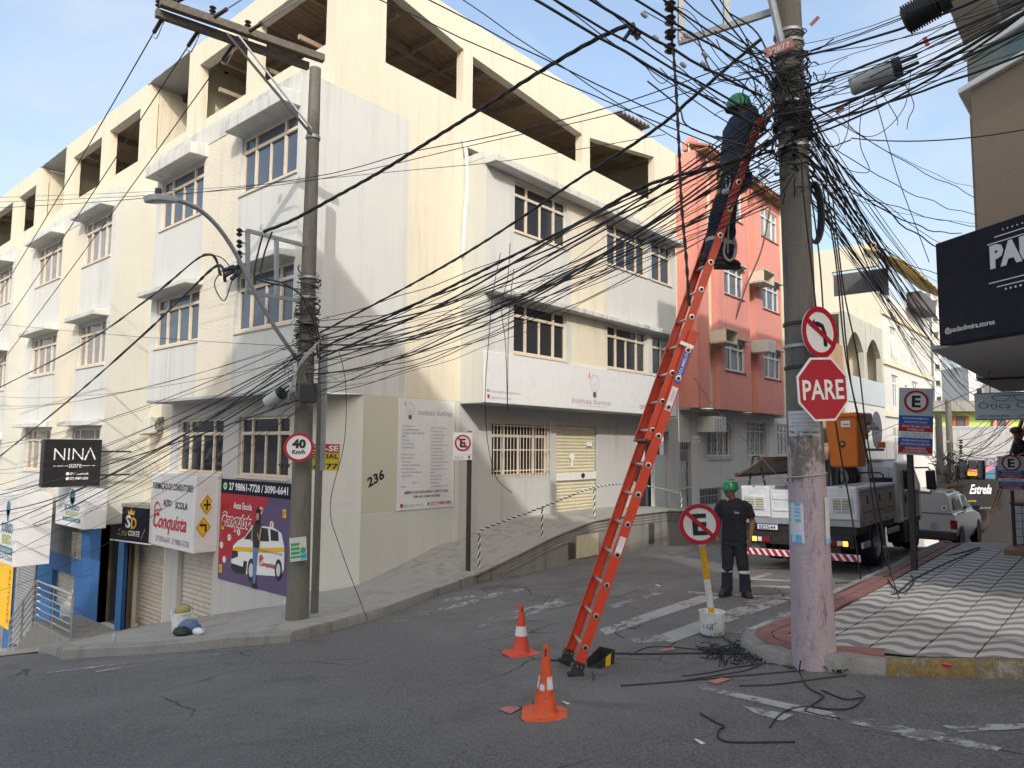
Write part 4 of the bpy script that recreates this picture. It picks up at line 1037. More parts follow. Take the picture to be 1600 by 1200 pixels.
def arch_wall(mb,fr,u0,u1,v0,v1,arches,d0,d1):
    us = [u0]; poly = [(u0,v1),(u0,v0)]
    for (a,b,spring,top) in arches:
        poly += [(a,v0),(a,spring)]; c = (a + b) / 2
        for t in range(1,8): th = t / 8; poly.append((a + (b - a) * th,spring + (top - spring) * (1 - abs(2 * th - 1) ** 1.8)))
        poly += [(b,spring),(b,v0)]
    poly += [(u1,v0),(u1,v1)]
    mb.prism(poly,fr,d0,d1)
mb = MB(); arch_wall(mb,aF,36.6,43.6,5.2,8.2,[(37.0,39.8,6.6,7.5),(40.4,43.2,6.6,7.5)],-.25,0); mb.build('arcade','wall_weathered',AH)
MB().box(36.7,43.6,12.4,12.6,5,8).build('veranda_back','wall_pink_cream',AH); MB().box(36.6,43.6,10.32,12.6,5.0,5.1).build('veranda_floor','concrete',AH); MB().box(36.6,43.65,10.3,13,8.2,8.3).build('roof_slab','wall_weathered',AH)
MB().box(40.15,40.35,10.5,12.5,5.1,8.1).build('veranda_pier','wall_pink_cream',AH)
mb = MB(); disc(mb,aF,41.8,2.6,1.0,.01,.03,20); mb.build('arched_window','glass_dark',AH)
BW = thing('brick_flank_wall','bare orange brick flank wall half hidden behind the stop sign','wall',(36,10.5,-3))
mb = MB(); mb.prism([(-12.2,-4),(-10.4,-4),(-10.4,6.6),(-12.2,7.6)],LF(36.4),-.2,0); mb.build('wall','brickish',BW)
# white tower blocks in the distance
def tower(label,cx,cy,w,dpt,z0,z1,cols_,rows_n,rotz,m_='wall_far_white',wsz=(1.0,1.2)):
    rot = Matrix.Rotation(rotz,3,'Z'); T = thing('tower_block',label,'building',(cx,cy,z0),rot)
    MB().box(-w / 2,w / 2,-dpt / 2,dpt / 2,0,z1 - z0).build('wall',m_,T,local=True)
    H = z1 - z0
    for r in range(rows_n):
        for c in cols_:
            x = -w / 2 + c * w; z = H - 2.2 - r * 3.0
            MB().box(x - wsz[0] / 2,x + wsz[0] / 2,-dpt / 2 - .06,-dpt / 2 - .01,z - wsz[1] / 2,z + wsz[1] / 2).build('window','glass_dark',T,local=True)
            MB().box(x - wsz[0] / 2 - .1,x + wsz[0] / 2 + .1,-dpt / 2 - .25,-dpt / 2 - .01,z - wsz[1] / 2 - .14,z - wsz[1] / 2 - .02).build('window_sill','wall_far_cream',T,local=True)
    return T
yaw = math.atan2(CAMR[1][2],CAMR[0][2])   # they face roughly towards the junction
def far(px,py,d): return at(px,py,d)
p = far(1545,640,150); tower('large white apartment block stepped against the sky beyond the green house',p.x,p.y,17,14,-10,far(1545,577,150).z,(.12,.22,.38,.55,.63,.8,.9),5,yaw + math.pi / 2)
p = far(1485,640,158); tower('lower white wing of the far apartment block',p.x,p.y,9,12,-10,far(1485,590,158).z,(.2,.5,.8),3,yaw + math.pi / 2)
p = far(1592,640,140); tower('white apartment block half hidden by the optician sign',p.x,p.y,9,12,-10,far(1590,582,140).z,(.15,.4,.6,.85),5,yaw + math.pi / 2)
p = far(1460,640,132); tower('slim tall white tower edge behind the cream house',p.x,p.y,1.3,3,-10,p.z + 22,(.5,),12,yaw + math.pi / 2,wsz=(.8,1.0))
p = far(1500,625,95);
# lime house and the shops at the end of the street
LH = thing('lime_house','lime green upper storey with brown shutters under a long eave','building',at(1515,700,60))
def panel_at(mb,px0,py0,px1,py1,d,th=.3):
    """upright slab facing the camera between two photograph corners at depth d"""
    a,b,c,e = at(px0,py1,d),at(px1,py1,d),at(px1,py0,d),at(px0,py0,d); n = (b - a).cross(e - a).normalized() * -th
    return mb.hexa([a,b,b + n,a + n,e,c,c + n,e + n])
panel_at(MB(),1450,642,1600,690,60,4).build('wall','wall_lime',LH)
panel_at(MB(),1440,628,1620,642.5,58.6,5).build('roof_eave','concrete',LH)
for x0,x1 in ((1488,1514),(1552,1578)):
    w_ = panel_at(MB(),x0 + 7,650,x1 - 7,666,59.8,.05).build('window','roof_shadow',LH)
    for a,b in ((x0,x0 + 6),(x1 - 6,x1)): panel_at(MB(),a,650,b,666,59.75,.08).build('shutter','wall_pink' if x0 > 1540 else 'clay_tile',LH)
    panel_at(MB(),x0 - 1,666.3,x1 + 1,668,59.7,.2).build('flower_rail','frame_white',LH)
EH = thing('grey_shop_house','grey unpainted upper wall over black shop windows at the street end','building',at(1530,800,52))
panel_at(MB(),1456,672,1625,728,52,4).build('wall','wall_slate',EH)
panel_at(MB(),1452,728,1625,850,51.9,3).build('wall','wall_black',EH)
for x0,x1 in ((1500,1511),(1514,1526),(1528,1539)): panel_at(MB(),x0,719,x1,747,51.5,.1).build('window','glass_dark',EH)
panel_at(MB(),1565,714,1577,748,51.5,.1).build('window','glass_blue',EH)
def flat_sign(name,label,px0,py0,px1,py1,d,mat_,cat='sign',th=.12):
    T = thing(name,label,cat,at((px0 + px1) / 2,py1,d)); panel_at(MB(),px0,py0,px1,py1,d,th).build('board',mat_,T)
    o = at(px0,py1,d); u = (at(px1,py1,d) - o); v = (at(px0,py0,d) - o)
    return T,(o,u.normalized(),v.normalized()),u.length,v.length
T,fr,w,h = flat_sign('shop_fascia','black shop fascia with white script reading Estrela at the street end',1497,750,1566,797,50.5,'sign_black')
add_text(MB(),'Estrela',fr,w * .5,h * .55,h * .30,w * .5,'C',.02,.4,d=.03).build('lettering','print_white',T,fix=False)
add_text(MB(),'acessorios',fr,w * .12,h * .28,h * .07,d=.03).build('lettering','print_yellow' if 'print_yellow' in MATS else 'sign_yellow',T,fix=False)
add_text(MB(),'comprinho que encanta ;)',fr,w * .5,h * .05,h * .08,w * .7,'C',d=.03).build('lettering','print_grey',T,fix=False)
T,fr,w,h = flat_sign('poster','tall pink and teal poster in the end shop window',1540,716,1555,748,51.2,'print_teal','poster',.04)
mb = MB(); disc(mb,fr,w * .5,h * .78,w * .35,.01,.02,14,w * .22); mb.prism([(0,h * .3),(w,h * .55),(0,h * .6)],fr,.01,.015); mb.build('print','print_pink',T)
T,fr,w,h = flat_sign('poster','small yellow and red for rent board in the end shop window',1512,733,1527,743,51.2,'sign_yellow','poster',.04)
mb = MB(); rect(mb,fr,0,w,h * .62,h,.01,.02); mb.build('print','print_red',T); add_text(MB(),'ALUGA-SE',fr,w / 2,h * .7,h * .2,w * .8,'C',d=.03).build('lettering','print_white',T,fix=False); add_text(MB(),'99252-3310',fr,w / 2,h * .2,h * .25,w * .8,'C',d=.03).build('lettering','print_black',T,fix=False)

# ================================================================== shop building on the near right corner
RB_ = thing('shop_building','brown and tan corner building with glass railed terrace above the dark fascia','building',(10.5,1.0,-.2))
dch = Vector((.59,.81,0)).normalized(); nch = Vector((-dch.y,dch.x,0))       # along the chamfer, and outwards
P0 = Vector((10.17,1.75,0))
def Zp(v,z): return Vector((v.x,v.y,z))
def prismZ(mb,pts,z0,z1):
    n = len(pts); i = len(mb.v); mb.v += [Zp(p,z0) for p in pts] + [Zp(p,z1) for p in pts]
    mb.f.append(tuple(i + k for k in range(n))[::-1]); mb.f.append(tuple(i + n + k for k in range(n)))
    for k in range(n): k2 = (k + 1) % n; mb.f.append((i + k,i + k2,i + n + k2,i + n + k))
    return mb
e0 = P0 - dch * .44 - nch * .20; e1 = e0 - dch * 9
body = [e0,e1,e1 + Vector((8,-4,0)),Vector((15.2,-8,0)),Vector((15.2,e0.y - .02,0))]
can_ = [P0 - nch * .17,P0 - nch * .17 - dch * 9,e1 + Vector((8,-4,0)),Vector((15.2,-8,0)),Vector((15.2,1.95,0)),Vector((P0.x + .3,1.9,0))]
prismZ(MB(),body,2.93,6.02).build('wall','wall_brown',RB_)
prismZ(MB(),can_,2.88,2.929).build('soffit','soffit_grey',RB_)
cop = [e0 + nch * .07 + dch * .12,e1 + nch * .07,e1 + Vector((8,-4,0)),Vector((15.2,-8,0)),Vector((15.2,e0.y + .06,0))]
prismZ(MB(),cop,6.021,6.10).build('coping','frame_white',RB_,bevel=.01)
g0,g1 = e0 + dch * .02,e1
MB().hexa([Zp(g0,6.1),Zp(g1,6.1),Zp(g1 - nch * .03,6.1),Zp(g0 - nch * .03,6.1),Zp(g0,6.42),Zp(g1,6.42),Zp(g1 - nch * .03,6.42),Zp(g0 - nch * .03,6.42)]).build('glass_rail','glass_green',RB_)
MB().hexa([Zp(g0 + nch * .05 + dch * .04,6.421),Zp(g1 + nch * .05,6.421),Zp(g1 - nch * .1,6.421),Zp(g0 - nch * .1 + dch * .04,6.421),Zp(g0 + nch * .05 + dch * .04,6.60),Zp(g1 + nch * .05,6.60),Zp(g1 - nch * .1,6.60),Zp(g0 - nch * .1 + dch * .04,6.60)]).build('handrail','frame_white',RB_,bevel=.01)
for k in range(1,6):
    q = g0 - dch * (1.35 * k); MB().obox(Zp(q + nch * .005,6.26),dch * .012,nch * .02,Z_ * .16).build('mullion','black_metal',RB_)
up = [Vector((11.0,1.95,0)),Vector((9.0,-.8,0)),Vector((6.5,-4.3,0)),Vector((9,-9,0)),Vector((24,-9,0)),Vector((24,1.95,0))]
prismZ(MB(),up,9.0,12.4).build('upper_floor','wall_tan',RB_)
MB().box(12.2,24,1.30,1.36,8.955,8.999).build('soffit_trim','sign_grey',RB_)
prismZ(MB(),[Vector((11.6,.2,0)),Vector((8.4,-4.2,0)),Vector((10.5,-8.5,0)),Vector((15.1,-7.9,0)),Vector((15.1,.2,0))],6.1,8.99).build('terrace_wall','wall_tan',RB_)
prismZ(MB(),[Vector((9.6,-1.2,0)),Vector((8.3,-3.2,0)),Vector((10.5,-8.5,0)),Vector((15.1,-7.9,0)),Vector((15.1,-1.2,0))],-.5,2.87).build('shop_front','wall_black',RB_)
NB = thing('neighbour_building','dark canopied building beyond the brown corner building','building',(17,-2,-.3))
MB().box(15.25,18.4,-6,1.97,2.9,12.0).build('wall','wall_brown',NB); MB().box(15.22,18.5,1.2,2.05,2.84,2.895).build('canopy','black_metal',NB)
MB().box(15.25,18.4,-6,-1.0,-1.2,2.9).build('ground_floor','wall_black',NB); MB().box(18.41,36,-8,-1.2,-3,11.0).build('shade_wing','wall_brown',NB)  # long wing out of view, added to shade the right-hand street
TW = thing('tiled_plinth','low white tiled wall with dark grout lines beside the wooden step','wall',(16,1,-.2))
MB().box(15.75,16.5,-.6,1.70,-.3,.62).build('core','grout_dark',TW)
for r in range(6):
    for c in range(11):
        y1 = 1.69 - c * .155; z0 = -.22 + r * .137
        if y1 < .3: continue
        MB().box(15.732,15.75,y1 - .145,y1,z0,z0 + .127).build('tile','tile_white',TW)
MB().box(15.7,16.5,-.6,1.72,.621,.66).build('capping','wood',TW);
o = MB().box(14.7,15.74,-.6,1.72,G(15,1.2) + KH - .1,G(15,1.2) + KH + .05).build('step_platform','wood'); tag(recentre(o),'low wooden platform step in front of the white tiled wall','step')
# buildings on our own side of the junction: they stand behind the camera and shade the street
def plain_block(x0,x1,y0,y1,z1,m_):
    o = structure(MB().box(x0,x1,y0,y1,-2,z1).build('building_behind',m_));
    return o
plain_block(-24,-4.75,-13.6,-3.0,16.0,'wall_far_white')
plain_block(-24,-5.0,-30,-13.7,9.0,'wall_far_cream')
# ================================================================== retaining wall and twisted railing of the raised walk
RW = thing('retaining_wall','stained concrete retaining wall with ribbed top band along the raised walk','wall',(14,9.45,-1))
xs_ = [9.35 + (18.2 - 9.35) * i / 30 for i in range(31)]
def strip_x(name,mat_,zf0,zf1,y=9.42,xx=xs_): return MB().strip([(x,y,zf0(x)) for x in xx],[(x,y,zf1(x)) for x in xx]).build(name,mat_,RW,fix=False)
strip_x('wall','concrete',lambda x: G(x,9.4) - .1,lambda x: zwalk(x) - .02)
for k in range(4):
    y = 9.40; xx = [x for x in xs_ if zwalk(x) - .075 * (k + 1) > G(x,9.4) - .03]
    mb = MB(); t = lambda x,k=k: zwalk(x) - .005 - .07 * k
    mb.grid([[(x,9.42,t(x)),(x,9.40,t(x) - .01),(x,9.40,t(x) - .05),(x,9.42,t(x) - .06)] for x in xx]); mb.build('rib','concrete',RW,fix=False)
mb = MB().strip([(x,9.36,zwalk(x) + .012) for x in xs_],[(x,9.62,zwalk(x) + .014) for x in xs_]); mb.strip([(x,9.36,zwalk(x) - .02) for x in xs_],[(x,9.36,zwalk(x) + .012) for x in xs_]); mb.build('coping','concrete_walk',RW,fix=False)
for x0,x1 in ((12.75,12.98),(16.2,16.45)):
    v = MB().box(x0,x1,9.40,9.415,G(x0,9.4) + .12,zwalk(x0) - .28).build('vent','roof_shadow',RW)
    for k in range(9):
        z = G(x0,9.4) + .14 + k * (zwalk(x0) - .30 - G(x0,9.4) - .12) / 9; MB().box(x0 + .01,x1 - .01,9.375,9.40,z,z + .02).build('vent_slat','bronze',v)
MB().box(13.05,13.9,9.395,9.415,G(13,9.4) + .1,zwalk(13.2) - .22).build('hatch','shutter_cream',RW)
strip_x('wall','concrete',lambda x: -5.0,lambda x: zwalk(x) - .02,9.46,[18.2,22,26,34])
TR = thing('twisted_railing','black and white twisted bar railing on the edge of the raised walk','railing',(14,9.5,-.2))
def twist(pts,name):
    P = smooth_path(pts,8) if len(pts) > 2 else [Vector(pts[0]).lerp(Vector(pts[1]),i / 10) for i in range(11)]
    # two interlaced strands
    D = [0];
    for a,b in zip(P,P[1:]): D.append(D[-1] + (b - a).length)
    n = int(D[-1] / .022);
    for s_,m_ in ((0,'print_black'),(math.pi,'print_white')):
        q = []
        for i in range(n + 1):
            d = D[-1] * i / n; j = max(k for k in range(len(D)) if D[k] <= d + 1e-9); j = min(j,len(P) - 2)
            t = (d - D[j]) / max(1e-6,D[j + 1] - D[j]); p = P[j].lerp(P[j + 1],t); dr = (P[j + 1] - P[j]).normalized(); a = dr.cross(Y_).normalized() if abs(dr.y) < .9 else X_; b = dr.cross(a)
            th = d / .16 * 2 * math.pi + s_; q.append(p + a * (.012 * math.cos(th)) + b * (.012 * math.sin(th)))
        MB().tube(q,.0125,5,caps=False).build(name,m_,TR,smooth='all',fix=False)
top = [(10.0,9.48,-.10),(10.12,9.48,.0),(11.9,9.48,.30),(13.86,9.48,.64),(15.6,9.48,.66),(17.9,9.48,.34),(18.1,9.48,.28)]
twist(top,'rail')
for x,z in ((10.0,-.10),(11.92,.30),(13.86,.63),(18.1,.28)): twist([(x,9.48,z),(x,9.48,zwalk(x))],'post')
hm = MB().tube([(17.2,9.2,.9),(15.2,9.45,.92)],.02,6) if False else None

# ================================================================== shop signs on the corner building
def board(name,label,cat,fr,x0,x1,y0,y1,d0,d1,mat_,parent=None,group=None):
    T = thing(name,label,cat,fr_pt(fr,(x0 + x1) / 2,y0,d0),group=group)
    mb = MB(); rect(mb,fr,x0,x1,y0,y1,d0,d1); mb.build('board',mat_,T,bevel=.004)
    return T
def bulb(T,fr,cx,cy,s,d,lw=.012):
    """line drawing of a light bulb with a pink feather"""
    mb = MB(); pts = []
    for k in range(25):
        a = R_(-60 + 300 * k / 24); r = s * (.30 + .012 * math.sin(k * 2.2)); pts.append((cx + r * math.cos(a),cy + s * .12 + r * 1.12 * math.sin(a)))
    stroke(mb,fr,[(cx - s * .10,cy - s * .22)] + pts[::-1][:0] + [(pts[-1][0] - 0,pts[-1][1])],lw,d1=d); stroke(mb,fr,pts,lw,d1=d); stroke(mb,fr,[(cx + s * .10,cy - s * .22),pts[0]],lw,d1=d)
    for sx in (-1,1): stroke(mb,fr,[(cx + sx * s * .04,cy - s * .2),(cx + sx * s * .05,cy),(cx + sx * s * .12,cy + s * .08),(cx + sx * s * .07,cy + s * .13),(cx,cy + s * .05)],lw * .7,d1=d)
    mb.build('drawing','print_grey',T,fix=False)
    mb = MB(); rect(mb,fr,cx - s * .11,cx + s * .11,cy - s * .46,cy - s * .23,d - .001,d + .001); mb.build('drawing','bronze',T)
    mb = MB(); mb.prism([(cx - s * .42,cy + s * .30),(cx - s * .34,cy + s * .28),(cx - s * .33,cy + s * .42),(cx - s * .38,cy + s * .58),(cx - s * .43,cy + s * .42)],fr,d - .001,d + .001); mb.build('drawing','print_pink',T)
SG = board('shop_sign','long white institute sign with light bulb drawing under the first floor windows','sign',bf,10.91,19.3,2.51,3.60,.004,.055,'sign_white')
bulb(SG,bf,15.0,3.12,.62,.060)
add_text(MB(),'Instituto Iluminar',bf,14.9,2.66,.13,1.75,'C',d=.060).build('lettering','print_grey',SG,fix=False)
add_text(MB(),'centro de desenvolvimento',bf,14.9,2.60,.03,1.2,'C',d=.060).build('lettering','print_pink',SG,fix=False)
add_text(MB(),'iluminaragenda.anto@gmail.com',bf,11.08,2.73,.055,1.0,d=.060).build('lettering','print_grey',SG,fix=False)
add_text(MB(),'@instituto.iluminar',bf,11.12,2.60,.055,.66,d=.060).build('lettering','print_grey',SG,fix=False)
mb = MB(); rect(mb,bf,11.0,11.07,2.6,2.68,.055,.06); mb.build('icon','print_red',SG); mb = MB(); rect(mb,bf,10.98,11.06,2.735,2.79,.055,.06); mb.build('icon','print_grey',SG)
add_text(MB(),'(27) 9.9808-2488',bf,17.2,2.66,.09,1.5,d=.060,bold=.02).build('lettering','print_red',SG,fix=False)
pfm = RF(YF + .004)
PN = board('wall_panel_sign','tall white institute panel listing its services left of the no parking sign','sign',pfm,9.21,10.77,.30,2.53,.006,.03,'sign_white')
bulb(PN,pfm,9.50,2.28,.36,.034,.008)
add_text(MB(),'Instituto Iluminar',pfm,9.72,2.21,.12,.98,d=.034).build('lettering','print_grey',PN,fix=False)
L1 = ['Atendimentos:','Equipe Multidisciplinar:','','','Psicologo,','Fonoaudiologo,','Psicopedagogo,','','Psicomotricidade,','Musicoterapia,','Arteterapia','Avaliacao Psicologica e','Neuropsicologica','Avaliacao Psicopedagogica','Acolhimento','','          Infantil','Pilates']
L2 = ['Medico Clinico Geral,','Psicologo Clinico,','presencial e online,','Psicologia infantil','Psicologia Adulta','Psicologia Adolescente','Psicologia Idoso','Terapia de Casais','Terapia em grupo,','Plantao Psicologico','Programa de Reabilitacao','Neurocognitiva e','Neuropsicologica para','Idosos','Reforco Escolar','Intervencao de','alfabetizacao','psicopedagogica no TEA']
mb = MB()
for k,t in enumerate(L1):
    if t: add_text(mb,t,pfm,9.30 + (.28 if t.startswith(' ') else 0),1.96 - k * .071,.036,d=.034,bold=.008)
for k,t in enumerate(L2): add_text(mb,t,pfm,10.08,1.94 - k * .071,.036,d=.034,bold=.008)
mb.build('lettering','print_grey',PN,fix=False)
mb = MB(); add_text(mb,'Terapias em ABA, DENVER,',pfm,9.30,1.82,.036,d=.034); add_text(mb,'PECS',pfm,9.30,1.75,.036,d=.034); mb.build('lettering','print_blue',PN,fix=False)
mb = MB(); add_text(mb,'ABERTO DE SEGUNDA A SEXTA DAS:',pfm,9.99,.62,.05,1.22,'C',d=.034,bold=.025); add_text(mb,'7:00 AS 19:00 HORAS',pfm,9.99,.53,.05,.75,'C',d=.034,bold=.025); mb.build('lettering','print_black',PN,fix=False)
add_text(MB(),'@instituto.iluminar',pfm,9.38,.37,.045,.52,d=.034).build('lettering','print_grey',PN,fix=False)
add_text(MB(),'(27) 9.9808-2488',pfm,10.1,.37,.06,.58,d=.034,bold=.02).build('lettering','print_red',PN,fix=False)
mb = MB(); rect(mb,pfm,9.29,9.36,.36,.43,.03,.034); mb.build('icon','print_red',PN); mb = MB(); disc(mb,pfm,10.04,.395,.035,.03,.034,12); mb.build('icon','print_green',PN)

# ---- driving school poster on the lower left wall
pl = LF(7.4)
def LY(y): return -y
PO = board('poster','red and purple driving school poster with a white car and standing woman','poster',pl,-14.48,-11.84,-1.20,.86,.003,.016,'print_purple')
mb = MB(); rect(mb,pl,-14.48,-11.84,.57,.86,.016,.019); mb.build('banner','sign_navy',PO)
mb = MB(); mb.prism([(-14.48,-.92),(-14.15,-.75),(-13.5,-.55),(-12.55,.57),(-14.48,.57)],pl,.016,.018); mb.build('print','sign_red',PO)
mb = MB(); mb.prism([(-12.9,.05),(-12.3,.1),(-11.95,.57),(-12.5,.57)],pl,.016,.017); mb.build('print','print_silver',PO) if False else None
add_text(MB(),'27 98861-7728 / 3090-6641',pl,-14.14,.65,.14,2.22,d=.023,bold=.03).build('lettering','print_white',PO,fix=False)
mb = MB(); disc(mb,pl,-14.30,.715,.085,.019,.022,16); mb.build('icon','print_green',PO); mb = MB(); disc(mb,pl,-14.30,.715,.066,.0225,.024,14,.048); mb.build('icon','print_white',PO)
add_text(MB(),'Auto Escola',pl,-13.92,.28,.13,.72,d=.022,bold=.02).build('lettering','print_white',PO,fix=False)
def script_word(T,fr,x,y,h,w,mat_,d,outline=None):
    """'Conquista' in a brush script: slanted letters with a swash over the capital"""
    if outline:
        mb = MB(); add_text(mb,'Conquista',fr,x,y,h,w,bold=.075,shear=.35,d=d); mb.build('lettering',outline,T,fix=False)
    mb = MB(); add_text(mb,'Conquista',fr,x,y,h,w,bold=.022,shear=.35,d=d + .002)
    s = w / 1.3
    stroke(mb,fr,[(x + a * s,y + h * .2 + b * s) for a,b in bez((.30,.26),(.16,.50),(-.02,.36),(.02,.10),12)],[.012 + .03 * math.sin(math.pi * k / 12) for k in range(13)],d1=d + .003)
    stroke(mb,fr,[(x + a * s,y + h * .2 + b * s) for a,b in bez((.02,.10),(.04,.32),(.18,.20),(.34,.30),12)],[.012 + .024 * math.sin(math.pi * k / 12) for k in range(13)],d1=d + .003)
    mb.build('lettering',mat_,T,fix=False)
script_word(PO,pl,-14.44,-.08,.26,1.28,'sign_red',.021,'print_white')
# the printed car: flat shapes laid over one another
def flat(T,fr,poly,d,mat_,name='print'):
    mb = MB(); mb.prism(poly,fr,d - .001,d); return mb.build(name,mat_,T)
cx0,cy0 = -13.95,-1.02
def C(p): return [(cx0 + a,cy0 + b) for a,b in p]
flat(PO,pl,C([(.02,.22),(.08,.55),(.25,.66),(.55,.78),(.80,1.02),(1.55,1.04),(1.86,.95),(1.98,.68),(1.98,.30),(1.86,.16),(.62,.05),(.22,.04)]),.024,'print_white')
flat(PO,pl,C([(.50,.72),(.82,.98),(.98,1.0),(.90,.74)]),.026,'sign_black'); flat(PO,pl,C([(1.0,.73),(1.05,1.0),(1.38,1.0),(1.44,.76)]),.026,'sign_black'); flat(PO,pl,C([(1.5,.78),(1.46,1.0),(1.74,.97),(1.78,.80)]),.026,'sign_black')
flat(PO,pl,C([(.08,.50),(.25,.55),(.62,.57),(1.0,.60),(1.98,.70),(1.98,.62),(1.0,.50),(.5,.48),(.09,.44)]),.0265,'sign_yellow')
add_text(MB(),'CENTRO DE FORMACAO DE CONDUTORES',pl,cx0 + 1.02,cy0 + .545,.035,.9,d=.029).build('lettering','print_black',PO,fix=False)
flat(PO,pl,C([(.04,.28),(.06,.46),(.28,.46),(.30,.36)]),.0265,'sign_black'); flat(PO,pl,C([(.02,.10),(.05,.2),(.5,.18),(.52,.30),(.66,.30),(.62,.05),(.24,.02)]),.0265,'sign_black')
for wx,r in ((.82,.23),(1.80,.20)):
    mb = MB(); disc(mb,pl,cx0 + wx,cy0 + .15 + (.0 if wx < 1 else .12),r,.027,.028,20,0,.62); mb.build('print','sign_black',PO); mb = MB(); disc(mb,pl,cx0 + wx,cy0 + .15 + (.0 if wx < 1 else .12),r * .6,.029,.030,16,0,.6); mb.build('print','print_silver',PO)
script_word(PO,pl,cx0 + 1.12,cy0 + .28,.10,.56,'print_red',.029)
# printed woman
hx = cx0 + .98
flat(PO,pl,C([(.90,-.10),(1.0,-.12),(1.06,.62),(.86,.62)]),.031,'print_denim'); flat(PO,pl,C([(.86,.60),(1.10,.60),(1.16,1.06),(.84,1.06)]),.032,'sign_black')
flat(PO,pl,C([(.93,1.06),(1.07,1.06),(1.09,1.32),(.99,1.38),(.92,1.30)]),.031,'hair_black'); mb = MB(); disc(mb,pl,hx + .02,cy0 + 1.2,.075,.033,.034,12,0,.8); mb.build('print','print_skin',PO)
flat(PO,pl,C([(1.12,1.0),(1.17,.98),(1.12,.72),(1.0,.86),(1.0,.90),(1.08,.82)]),.034,'print_skin'); flat(PO,pl,C([(.84,1.0),(.80,.98),(.78,.70),(.83,.70)]),.034,'print_skin'); flat(PO,pl,C([(.86,-.18),(1.06,-.18),(1.02,-.08),(.9,-.08)]),.034,'sign_black')
# little traffic signs printed round the poster
def mini_round(x,y,t):
    mb = MB(); disc(mb,pl,x,y,.085,.019,.021,18); mb.build('print','print_white',PO); mb = MB(); disc(mb,pl,x,y,.085,.0215,.0225,18,.068); mb.build('print','print_red',PO)
    if t: add_text(MB(),t,pl,x,y - .035,.07,None,'C',d=.024,bold=.02).build('print','print_black',PO,fix=False)
for x,y,t in ((-12.86,.30,'80'),(-12.45,.06,'E'),(-13.68,-.18,'E'),(-14.05,-.32,'<'),(-14.36,-.50,'/'),(-14.22,-.78,'')): mini_round(x,y,t)
for x,y in ((-14.34,-.10),(-12.02,.30),(-14.36,-.98)):
    mb = MB(); rect(mb,pl,x - .06,x + .06,y - .08,y + .08,.019,.021); mb.build('print','sign_yellow',PO); mb = MB(); stroke(mb,pl,[(x - .03,y - .04),(x + .03,y + .04)],.02,d1=.023); mb.build('print','print_black',PO,fix=False)

# ---- corner box of the driving school: curved front, square end with two diamond signs
DB = thing('shop_sign','white box sign with curved end and red script above the roller shutters','sign',(6.93,15.8,-.65))
outl = [(7.4,17.35),(7.22,17.3),(7.05,17.12),(6.96,16.85),(6.93,16.5),(6.93,14.66),(7.4,14.62)]
mb = MB(); n = len(outl)
prismZ(mb,[Vector((x,y,0)) for x,y in outl][::-1],-.66,.92); mb.build('board','sign_white',DB,smooth=25,bevel=.006)
df = LF(6.93)
add_text(MB(),'FORMAÇÃO DE CONDUTORES',df,-14.78,.58,.14,1.95,'R',d=.006,bold=.02).build('lettering','print_black',DB,fix=False)
add_text(MB(),'AUTO',df,-16.15,.22,.14,.40,d=.006,bold=.03).build('lettering','print_black',DB,fix=False); add_text(MB(),'SCOLA',df,-15.56,.20,.14,.58,d=.006,bold=.03).build('lettering','print_black',DB,fix=False)
script_word(DB,df,-16.62,-.26,.32,1.62,'print_red',.006)
add_text(MB(),'27 3090-6641  27 98861-7728',df,-14.86,-.56,.12,1.60,'R',d=.006,bold=.015).build('lettering','print_grey',DB,fix=False)
ds = RF(14.64)
for x,z,kind in ((7.17,.32,'+'),(7.11,-.14,'L')):
    mb = MB(); mb.prism([(x - .155,z),(x,z - .215),(x + .155,z),(x,z + .215)],ds,.004,.008); mb.build('diamond_sign','sign_yellow',DB)
    mb = MB()
    q = [(x - .145,z),(x,z - .20),(x + .145,z),(x,z + .20),(x - .145,z)]; stroke(mb,ds,q,.012,d1=.010)
    if kind == '+': stroke(mb,ds,[(x,z - .11),(x,z + .11)],.032,d1=.011); stroke(mb,ds,[(x - .075,z),(x + .075,z)],.04,d1=.012)
    else: stroke(mb,ds,[(x + .05,z - .09),(x + .05,z + .045)],.034,d1=.011); stroke(mb,ds,[(x + .065,z + .045),(x - .03,z + .045)],.04,d1=.012); mb.prism([(x - .09,z + .045),(x - .025,z + .0),(x - .025,z + .10)],ds,.009,.012)
    mb.build('print','print_black',DB,fix=False)
# ---- barber sign
sdf = frame((6.9,18.9,0),(.18,-1,0),(0,0,1))
SD = board('shop_sign','small navy barber sign with gold crown beside the curved white box','sign',sdf,0,1.62,-.74,.06,-.25,0,'sign_navy')
mb = MB(); rect(mb,sdf,-.3,1.66,.062,.14,-.45,.03); mb.build('top_slab','concrete',SD)
mb = MB(); rect(mb,sdf,-.02,1.64,-.77,-.742,-.27,.02); mb.build('bottom_trim','print_white',SD)
add_text(MB(),'S',sdf,.56,-.42,.28,.22,d=.004,bold=.03).build('lettering','print_silver',SD,fix=False); add_text(MB(),'D',sdf,.80,-.44,.26,.22,d=.006,bold=.03).build('lettering','print_gold',SD,fix=False)
add_text(MB(),'DU',sdf,.42,-.62,.11,.24,d=.004,bold=.02,shear=.2).build('lettering','print_gold',SD,fix=False); add_text(MB(),'CORTE',sdf,.70,-.61,.12,.46,d=.004,bold=.02,shear=.2).build('lettering','print_white',SD,fix=False)
mb = MB(); mb.prism([(.66,-.12),(.64,.0),(.71,-.06),(.78,.03),(.85,-.06),(.92,.0),(.90,-.12)],sdf,.002,.004); mb.build('crown','print_gold',SD)
